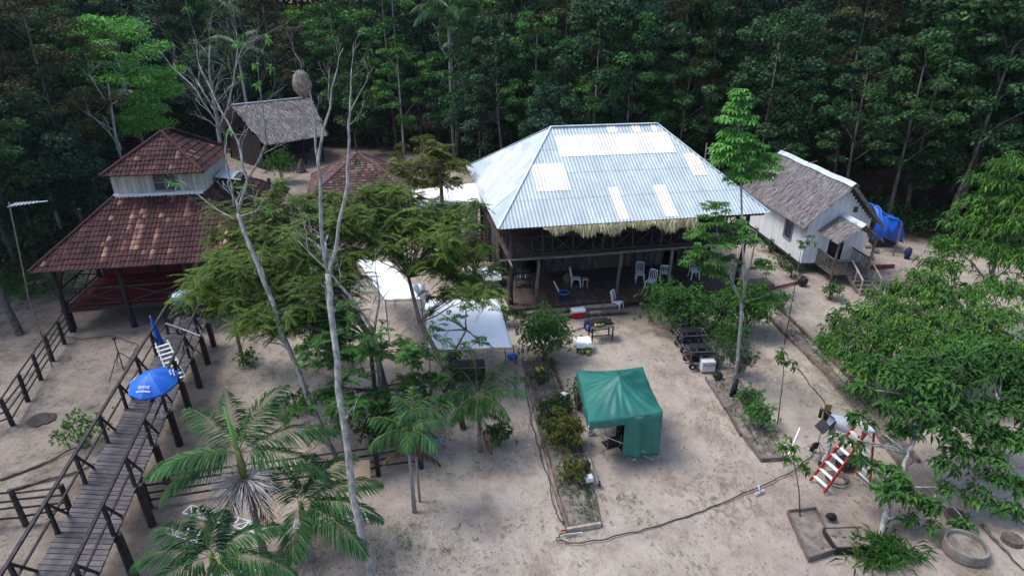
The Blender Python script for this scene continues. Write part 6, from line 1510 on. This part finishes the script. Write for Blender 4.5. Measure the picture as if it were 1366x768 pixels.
shrub('twiggy_shrub', P(1010, 570), .95, .5, 1500, .11, 'leaf_mid', 'grey-green bush growing in the small bed by the wrapped trunk', 7, stems=20, stemmat='bark_pale')
shrub('conical_bush', P(376, 243), 2.6, 1.15, 2600, .2, 'leaf_mid', 'small conical dark green bush on the sand before the thatched hut', 8)
shrub('yellowish_shrub', P(752, 595), 1.1, .75, 3600, .11, 'leaf_yellow', 'yellowish green shrub in the garden bed left of the gazebo', 9, ecc=.9)
shrub('garden_bush', P(735, 560), .8, .6, 1900, .09, 'leaf_shrub', 'green bush in the middle of the garden bed between the two edgings', 51, stems=14)
shrub('garden_bush', P(772, 545), 1.2, .45, 900, .09, 'leaf_shrub', 'tall twiggy bush touching the left wall of the gazebo', 52, stems=26)
shrub('garden_bush', P(765, 640), .7, .5, 1100, .1, 'leaf_yellow', 'low yellowish bush beside the hand trolley', 53, stems=12)
shrub('garden_bush', P(722, 512), .6, .5, 1000, .08, 'leaf_shrub', 'small bush at the upper end of the garden bed near the yellow box', 54, stems=16)
shrub('thicket_bush', P(985, 500), 1.2, .6, 1500, .1, 'leaf_shrub', 'grey twiggy bush right behind the wrapped trunk', 55, stems=26, stemmat='bark_pale')
shrub('thicket_bush', P(968, 470), 1.4, .8, 2600, .12, 'leaf_broad', 'dark bush right behind the film carts', 56, stems=14)
shrub('thicket_bush', P(998, 545), .8, .5, 1300, .1, 'leaf_mid', 'green bush at the middle of the small bed', 57, stems=18, stemmat='bark_pale')
shrub('yellowish_shrub', P(748, 545), .5, .5, 900, .1, 'leaf_shrub', 'low green weeds in the upper garden bed', 10)
shrub('young_shrub', P(108, 598)+Vector((0, .2, 0)), 1.0, .85, 950, .14, 'leaf_mango', 'open light green young shrub on the sand left of the boardwalk', 11, stems=12, stemmat='bark_pale')
shrub('small_fern_bush', P(1108, 398), .75, .5, 700, .14, 'leaf_mid', 'small light green bush at the foot of the porch steps', 12)
shrub('spiky_bush', P(1040, 412), .8, .45, 600, .22, 'leaf_mid', 'spiky green bush at the top of the narrow strip bed', 13, wd=.15, up=1.2)
for i, (u, v) in enumerate(((1018, 318), (1032, 335), (1050, 355), (1064, 368))): shrub('hedge_plant', P(u, v)+Vector((-.25, 0, 0)), .7, .6, 650, .13, 'leaf_forest', ('farthest hedge plant under the cottage side wall', 'hedge plant under the cottage window', 'hedge plant left of the cottage corner', 'hedge plant at the cottage corner by the black bag')[i], 14+i)
for i, (u, v, s) in enumerate(((1100, 470, .5), (1150, 520, .6), (1115, 440, .45))): shrub('strip_plant', P(u, v), s*1.6, s, 900, .14, 'leaf_mango', ('leafy plant in the upper middle of the strip bed', 'leafy plant low in the strip bed beside the big right tree', 'small leafy plant on the sand above the strip bed')[i], 20+i)
shrub('red_leaf_plant', P(650, 365)+Vector((-.6, 0, 0)), 1.9, .8, 1500, .22, 'pod', 'dark red-leaved plant growing against the left side of the metal-roofed house', 31, stems=10)
shrub('house_side_shrub', P(630, 395), 1.3, .9, 1800, .15, 'leaf_forest', 'dark green shrub between the large tarp and the metal-roofed house', 32)
shrub('house_side_shrub', P(600, 372), 1.5, 1.1, 2200, .16, 'leaf_shrub', 'dull green shrub behind the back edge of the large square tarp', 33)
shrub('house_side_shrub', P(672, 432), .9, .45, 900, .12, 'leaf_mid', 'small green bush between the tarp pole and the veranda corner', 34)
shrub('shade_shrub', P(440, 480), 1.4, 1.0, 1700, .15, 'leaf_broad', 'dark shrub in the shade below the feathery canopy, left of the double-stemmed tree', 35)
shrub('shade_shrub', P(510, 590), 1.1, .9, 1400, .14, 'leaf_broad', 'dark shrub at the foot of the feathery tree, above the fence', 36)
shrub('shade_shrub', P(655, 600)+Vector((.2, .3, 0)), .7, .5, 700, .14, 'leaf_broad', 'low dark plant at the foot of the bushy palm', 37)
shrub('shade_shrub', P(395, 545), .6, .7, 600, .13, 'leaf_shrub', 'low sparse bush on the sand between the two pale trunks', 38)
q = P(1172, 738)
random.seed(33); t = thing('strap_leaf_clump', 'dense clump of dark strap-like leaves at the foot of the right tree', 'plant', q); m = MB(); n = 520
a = RNG.uniform(0, 6.28, n); e = RNG.uniform(.2, 1.35, n); B = np.stack([RNG.normal(size=n)*.42, RNG.normal(size=n)*.26, np.full(n, .02)], 1); Dr = np.stack([np.cos(a)*np.cos(e), np.sin(a)*np.cos(e), np.sin(e)], 1); leaves(m, B, Dr, RNG.uniform(.4, .7, n), .045, .45, .2); m.build('foliage', 'leaf_broad', t)
shrub('left_bush', P(45, 392), 1.0, 1.6, 1800, .2, 'leaf_mid', 'low bright green bush beyond the left fence under the eave corner', 25, ecc=1.8)
shrub('left_bush', P(330, 485), .5, .45, 500, .13, 'leaf_mid', 'small green weed bush on the sand right of the boardwalk', 26)
q = P(1300, 560)
# weeds and grass: uncountable
def weeds(region, n, leaf, mat, label, seed, hgt=.18, name='weeds'):
    rs = np.random.default_rng(seed); A, B, C, Dd = [np.array(P(u, v)) for u, v in region]; k = n//6
    u, v = rs.random(k), rs.random(k); p = A*(1-u)[:, None]*(1-v)[:, None]+B*u[:, None]*(1-v)[:, None]+C*(u*v)[:, None]+Dd*((1-u)*v)[:, None]
    keep = (np.sin(p[:, 0]*3.1+seed)+np.cos(p[:, 1]*2.7)+rs.normal(size=k)*.8) > -.1; p = p[keep]; k = len(p)
    b = np.repeat(p, 6, 0)+rs.normal(size=(k*6, 3))*[.04, .04, 0]; b[:, 2] = rs.uniform(0, hgt, k*6); d = rs.normal(size=(k*6, 3)); d[:, 2] = np.abs(d[:, 2])*.7+.2
    m = MB(); ln = leaf*rs.uniform(.6, 1.3, k*6); leaves(m, b, d, ln, ln*.4, .3, .1); return tag(m.build(name, mat), label, 'weeds', kind='stuff')
weeds([(700,480),(740,480),(800,695),(757,702)], 5200, .075, 'leaf_shrub', 'thin green weeds growing through the garden bed', 1)
weeds([(790,650),(850,660),(880,700),(810,705)], 700, .06, 'leaf_shrub', 'creeping weeds right of the garden bed end', 2, .04)
weeds([(945,505),(1000,500),(1045,605),(1018,610)], 2200, .08, 'leaf_shrub', 'grey-green weeds in the small bed by the wrapped trunk', 3)
weeds([(1028,424),(1045,415),(1215,600),(1195,610)], 2200, .1, 'leaf_shrub', 'weeds along the narrow strip bed', 4)
weeds([(400,560),(640,560),(650,640),(400,640)], 1600, .07, 'leaf_shrub', 'sparse weeds on the shaded sand under the trees above the fence', 9, .05)
weeds([(500,700),(620,690),(600,768),(500,768)], 1500, .05, 'leaf_shrub', 'short thin grass on the sand at the bottom centre', 5, .03, 'grass')
weeds([(480,225),(640,215),(620,245),(480,250)], 900, .2, 'leaf_forest', 'low dark weeds on the far clearing floor', 6, .15)
weeds([(300,430),(440,430),(470,520),(330,540)], 900, .08, 'leaf_shrub', 'sparse weeds on the sand right of the boardwalk', 7, .04)
weeds([(0,345),(120,375),(90,400),(0,400)], 2600, .16, 'leaf_mid', 'green ground cover beyond the left fence', 8, .2, 'ground_cover')
rs = np.random.default_rng(3); n = 16000; y = 9+31*rs.random(n)**1.3; x = rs.uniform(-1, 1, n)*y*.9; keep = (np.sin(x*.9+1)+np.cos(y*1.1+x*.4)+np.sin(x*2.3-y*1.9)*.8+rs.normal(size=n)*.7) > .2; x, y = x[keep], y[keep]; n = len(x); xy = np.stack([x, y, np.full(n, .012)], 1)
nn_ = unit(rs.normal(size=(n, 3))*[.35, .35, 0]+[0, 0, 1.]); m = MB(); diamonds(m, xy, nn_, rs.uniform(.02, .085, n), .45, 0, rs.random(n)); tag(m.build('fallen_leaves', 'litter'), 'brown fallen leaves scattered over the sand', 'leaf litter', kind='stuff')

# ============================================================= TREES OF THE RIGHT HALF
# young tree with compound leaves and a wrapped pale trunk
def compound_tree(name, label, limbs, tiers, mat, seed, leaf=.2, nlf=9, bark='bark_pale', per=26):
    random.seed(seed); base = D(*limbs[0][0][:3]); base.z = 0; t = thing(name, label, 'tree', base); tk = MB(); lf = MB()
    L0 = []
    for li, limb in enumerate(limbs):
        pts = [D(u, v, Y)-base for u, v, Y, r in limb]; 
        if li == 0: pts[0] = Vector((0,0,-.1))
        tk.tube(pts, [r for *_, r in limb], 8); L0 += pts[1:]
    for (u, v, Y, rad) in tiers:
        c = D(u, v, Y)-base; s = min(L0, key=lambda p: (p-c).length+max(0, p.z-c.z)*2); tk.tube(wander(s, c, 3, .06, .03), [.022, .017, .012, .006], 5)
        for k in range(per):
            a = random.uniform(0, 6.28); rr = rad*math.sqrt(random.random()); p = c+Vector((rr*math.cos(a), rr*math.sin(a), random.uniform(-.12, .16)-rr*rr*.25/rad))
            n = nlf; an = np.arange(n)*6.28/n+random.random(); Dr = np.stack([np.cos(an), np.sin(an), np.full(n, -.12)+RNG.normal(size=n)*.1], 1)
            ln = leaf*RNG.uniform(.75, 1.15, n); leaves(lf, np.tile(np.array(p), (n, 1)), Dr, ln, ln*.36, .35, .12, rnd=np.clip(random.random()*.5+RNG.random(n)*.45, 0, 1))
    tk.build('trunk', bark, t, smooth=True); lf.build('foliage', mat, t); return t
t = compound_tree('young_tree', 'young tree with a pale forked trunk wrapped in black at its foot', [
    [(977, 527, 18.6, .075), (984, 480, 18.7, .068), (988, 430, 18.9, .06), (989, 403, 19, .056)],
    [(989, 403, 19, .04), (975, 370, 19.1, .032), (962, 335, 19.2, .022), (955, 300, 19.3, .01)],
    [(989, 403, 19, .045), (1000, 360, 18.9, .036), (1006, 330, 18.8, .024), (1010, 310, 18.8, .012)],
    [(984, 392, 19, .03), (970, 372, 19.4, .022), (950, 365, 19.6, .012)]],
    [(955, 272, 19.3, .42), (950, 292, 19.3, .5), (935, 312, 19.4, .5), (965, 318, 19.2, .6), (940, 335, 19.4, .6), (925, 348, 19.5, .45), (970, 345, 19.1, .5), (1000, 318, 18.8, .35), (1018, 352, 18.8, .35), (985, 300, 19.2, .35), (952, 358, 19.4, .55), (1030, 395, 18.8, .3)], 'leaf_mid', 41, .19, 8, per=30)
q = P(977, 527); m = MB(); m.tube([(0,0,0), (.02,0,.35), (.05,.0,.75)], [.12, .11, .085], 9); o = m.build('black_wrapping', 'black', t, smooth=True)
# lime green slender tree
compound_tree('slender_tree', 'slender tree with bright lime green tiers of leaves in front of the metal roof end', [
    [(998, 445, 23.4, .06), (993, 380, 23.5, .052), (990, 300, 23.7, .045), (988, 230, 23.9, .038), (985, 170, 24, .028), (985, 125, 24, .012)]],
    [(987, 124, 24, .3), (984, 140, 24, .45), (975, 155, 23.9, .55), (995, 158, 24, .5), (983, 176, 23.9, .6), (968, 192, 23.8, .55), (1008, 190, 24.1, .5), (990, 198, 23.9, .6), (975, 212, 23.8, .65), (1000, 215, 24, .75), (1022, 218, 24.2, .65), (985, 232, 23.7, .6), (1012, 232, 24.0, .6), (965, 205, 23.6, .4), (1030, 208, 24.2, .35)], 'leaf_lime', 42, .27, 8, per=30)
# the big tree filling the right edge
def whorl_tree(name, label, limbs, clumps, mat, seed, leaf, wd, nlf=9, per=60, droop=.7, bark='bark_pale', down=.4):
    random.seed(seed); base = D(*limbs[0][0][:3]); base.z = 0; t = thing(name, label, 'tree', base); tk = MB(); lf = MB(); L0 = []
    for li, limb in enumerate(limbs):
        pts = [D(u, v, Y)-base for u, v, Y, r in limb]
        if li == 0: pts[0] = Vector((0,0,-.1))
        Q = []
        for a, b2 in zip(pts[:-1], pts[1:]): Q += [a, a.lerp(b2, .5)+Vector((random.gauss(0,.05), random.gauss(0,.05), 0))]
        Q.append(pts[-1]); rr = np.interp(np.linspace(0, 1, len(Q)), np.linspace(0, 1, len(limb)), [r for *_, r in limb]); tk.tube(Q, list(rr), 8); L0 += pts[1:]
    for (u, v, Y, rad) in clumps:
        c = D(u, v, Y)-base; s = min(L0, key=lambda p: (p-c).length+max(0, p.z-c.z)*1.5); br = wander(s, c, 4, .08, .05); tk.tube(br, [.05, .04, .028, .018, .01], 5)
        k = int(per*rad*rad/.8); d = unit(RNG.normal(size=(k, 3))); d[:, 2] = np.where(d[:, 2] < -.25, -d[:, 2], d[:, 2]); C = np.array(c)+d*np.array([rad, rad, rad*.6])*(RNG.random((k, 1))**.5)*RNG.uniform(.75, 1.3, (k, 1))
        for j in range(0, k, 6): tk.tube([br[3], Vector(C[j])], [.012, .005], 3)
        C_ = np.repeat(C, nlf, 0)+RNG.normal(size=(k*nlf, 3))*.045; m_ = len(C_); an = np.tile(np.arange(nlf)*6.28/nlf, k)+np.repeat(RNG.random(k)*6, nlf)+RNG.normal(size=m_)*.45
        Dr = np.stack([np.cos(an), np.sin(an), -down+RNG.normal(size=m_)*.5], 1)+np.repeat(d, nlf, 0)*.5
        ln = leaf*RNG.uniform(.5, 1.25, m_); leaves(lf, C_, Dr, ln, ln*wd, droop, .15, rnd=np.clip(np.repeat(RNG.random(k)*.65, nlf)+RNG.random(m_)*.35, 0, 1))
    tk.build('trunk', bark, t, smooth=True); lf.build('foliage', mat, t); return t
whorl_tree('broad_tree', 'large fresh green tree with drooping narrow leaves filling the right edge', [
    [(1300, 478, 21.5, .16), (1298, 450, 21.8, .14), (1290, 420, 22, .12), (1270, 400, 21.5, .1)],
    [(1290, 420, 22, .1), (1320, 380, 22.5, .08), (1335, 310, 23.2, .06), (1340, 240, 24, .03)],
    [(1270, 400, 21.5, .08), (1220, 415, 20.5, .06), (1160, 440, 19.5, .03)], [(1270, 400, 21.5, .07), (1240, 440, 19.5, .05), (1220, 470, 18.4, .03)], [(1290, 420, 22, .07), (1330, 440, 20, .05), (1355, 450, 19, .03)]],
    [(1345, 222, 24, .9), (1325, 245, 24, .9), (1352, 265, 23.5, 1), (1310, 275, 24, .9), (1340, 300, 23.2, 1.1), (1290, 300, 23.6, .9), (1270, 330, 23, .9), (1320, 335, 22.6, 1.1), (1355, 345, 22, 1), (1255, 355, 22.5, .9),
     (1215, 392, 21.5, 1), (1250, 400, 21, 1), (1180, 405, 21, .9), (1290, 395, 21.5, .9), (1335, 385, 21.3, 1), (1150, 425, 20.3, .9), (1195, 430, 20, 1), (1240, 432, 19.8, 1), (1285, 435, 19.6, 1), (1330, 425, 19.8, 1),
     (1125, 450, 19.4, .8), (1165, 460, 19, .95), (1210, 465, 18.6, .95), (1255, 465, 18.5, .95), (1300, 468, 18.4, .9), (1350, 470, 18.6, .95), (1120, 475, 18.4, .6), (1150, 490, 18, .7), (1190, 492, 17.8, .75), (1362, 300, 22.6, 1), (1240, 375, 21.8, .8), (1230, 490, 17.8, .7), (1270, 492, 17.6, .7), (1310, 490, 17.8, .7), (1345, 500, 17.8, .7), (1100, 455, 19.2, .4), (1225, 450, 19.2, .7), (1270, 450, 19.2, .7), (1315, 450, 19.4, .7), (1180, 445, 19.8, .7), (1150, 475, 18.6, .6)],
    'leaf_mango', 51, .27, .26, 8, 64, .6)
whorl_tree('broad_tree', 'nearer tree with deep green broad leaves and a pale leaning trunk at the lower right', [
    [(1172, 722, 12.0, .085), (1180, 690, 12.3, .075), (1192, 650, 12.8, .07), (1210, 605, 13.3, .062), (1222, 575, 13.7, .055)],
    [(1222, 575, 13.7, .045), (1235, 535, 14.2, .04), (1250, 510, 14.6, .03)], [(1192, 650, 12.8, .04), (1250, 650, 13, .032), (1300, 640, 13.1, .024), (1340, 615, 13.4, .014)], [(1222, 575, 13.7, .04), (1270, 565, 13.9, .03), (1330, 560, 14.2, .016)]],
    [(1195, 505, 14.6, .6), (1225, 510, 14.6, .65), (1255, 500, 14.9, .7), (1215, 535, 14.2, .6), (1250, 530, 14.3, .6), (1290, 505, 15, .6), (1325, 495, 15.3, .55), (1355, 520, 14.9, .6), (1190, 545, 13.9, .45), (1240, 560, 13.9, .5), (1280, 555, 14, .5), (1310, 545, 14.2, .5), (1300, 580, 13.7, .5),
     (1340, 585, 13.7, .5), (1275, 600, 13.3, .4), (1320, 610, 13.2, .45), (1360, 590, 13.6, .5), (1180, 655, 12.4, .38), (1215, 665, 12.4, .4), (1245, 672, 12.3, .36), (1195, 635, 12.7, .35), (1215, 690, 12.2, .25), (1240, 700, 12, .22), (1290, 700, 12.1, .3), (1350, 680, 12.5, .35), (1362, 650, 12.8, .35), (1262, 620, 13, .35), (1140, 590, 13.2, .2), (1120, 582, 13.2, .18), (1150, 612, 13, .2), (1265, 655, 12.6, .3), (1172, 490, 15, .5), (1345, 545, 14.4, .55), (1205, 575, 13.7, .4), (1335, 640, 12.9, .4), (1305, 660, 12.7, .35), (1165, 625, 12.9, .3), (1230, 485, 15.4, .6), (1280, 480, 15.6, .6), (1330, 470, 15.8, .6), (1270, 535, 14.4, .5), (1360, 490, 15.4, .6), (1325, 580, 13.9, .45), (1150, 560, 13.8, .3), (1260, 580, 13.6, .4), (1150, 520, 14.6, .35)],
    'leaf_broad', 52, .24, .42, 8, 88, .45)
# thin sapling with a few tufts reaching in from the bottom
def sapling(pts, tufts, label, seed, mat='leaf_mango'):
    random.seed(seed); base = D(*pts[0]); base.z = 0; t = thing('thin_sapling', label, 'sapling', base); m = MB(); Q = [D(*p)-base for p in pts]; Q[0] = Vector((0,0,-.05)); m.tube(Q, list(np.linspace(.022, .008, len(Q))), 6); lf = MB()
    for (u, v, Y) in tufts:
        c = D(u, v, Y)-base; s = min(Q, key=lambda p: (p-c).length); m.tube([s, c], [.01, .005], 4)
        for j in range(4):
            n = 9; dr = RNG.normal(size=(n, 3)); dr[:, 2] = dr[:, 2]*.4-.25; p = np.array(c)+RNG.normal(size=3)*.1; leaves(lf, np.tile(p, (n, 1)), dr, RNG.uniform(.14, .22, n), .075, .4)
    m.build('stem', 'bark_brown', t, smooth=True); lf.build('foliage', mat, t)
sapling([(1068, 690, 12.7), (1066, 655, 12.9), (1060, 620, 13), (1052, 592, 13)], [(1045, 600, 13), (1062, 598, 13), (1070, 622, 13), (1052, 612, 13)], 'thin dark sapling growing out of the grey planting box', 61)
sapling([(1043, 540, 17), (1045, 500, 17.1), (1046, 468, 17.2)], [(1046, 468, 17.2), (1040, 478, 17.2), (1054, 482, 17.2)], 'thin sapling standing alone right of the small bed', 62)
sapling([(1054, 425, 22.5), (1058, 395, 22.6), (1066, 350, 22.7), (1070, 325, 22.8)], [(1083, 320, 22.8), (1070, 325, 22.8)], 'tall thin sapling in front of the cottage corner', 63)
sapling([(28, 448, 23.4), (12, 415, 23.6), (-6, 370, 24)], [(-8, 350, 24)], 'x', 64)
o = [x for x in bpy.data.objects if x.get('label') == 'x'][0]; o['label'] = 'dark leaning trunk at the left edge beyond the fence'; o['category'] = 'tree'; o.name = 'leaning_tree'; o.scale = (1, 1, 1)
o.children[0].data = MB().tube([(0,0,-.1), tuple((D(12,415,23.6)-P(28,448))), tuple(D(-8,365,24)-P(28,448))], [.17,.14,.11], 8).build('tmp', 'bark_dark').data
bpy.data.objects.remove(bpy.data.objects['tmp'])
# roots and eroded stubs lower right
random.seed(71)
for i, (p, q, lab) in enumerate((((1240, 540), (1330, 640), 'long grey root snaking over the sand under the right tree'), ((1180, 585), (1260, 560), 'short root left of the eroded step'), ((1310, 700), (1366, 760), 'pair of dark poles on the ground right of the concrete ring'), ((1290, 640), (1366, 700), 'root crossing the eroded bank at the right edge'), ((0, 640), (120, 590), 'long low root or furrow ridge on the sand at the left edge'), ((10, 655), (140, 615), 'second furrow ridge on the sand at the left edge'))):
    a, b2 = P(*p), P(*q); pts = wander(a, b2, 8, .06); tag(MB().tube([(v.x, v.y, .01+random.uniform(-.02,.03)) for v in pts], list(np.linspace(.05, .02, len(pts))), 6).build('root', 'bark_dark' if i in (2,) else 'bark_brown', smooth=True), lab, 'root')
for i, (u, v, s) in enumerate(((1275, 690, .7), (1350, 720, .6))):
    m = MB(); m.tube([(0,0,-.1),(0,0,.16*s)], [s*.42, s*.4], 12); o = m.build('sawn_stump', 'bark_brown'); o.location = P(u, v); tag(o, ('low sawn stump just behind the concrete ring', 'low sawn stump at the right edge of the picture')[i], 'stump')
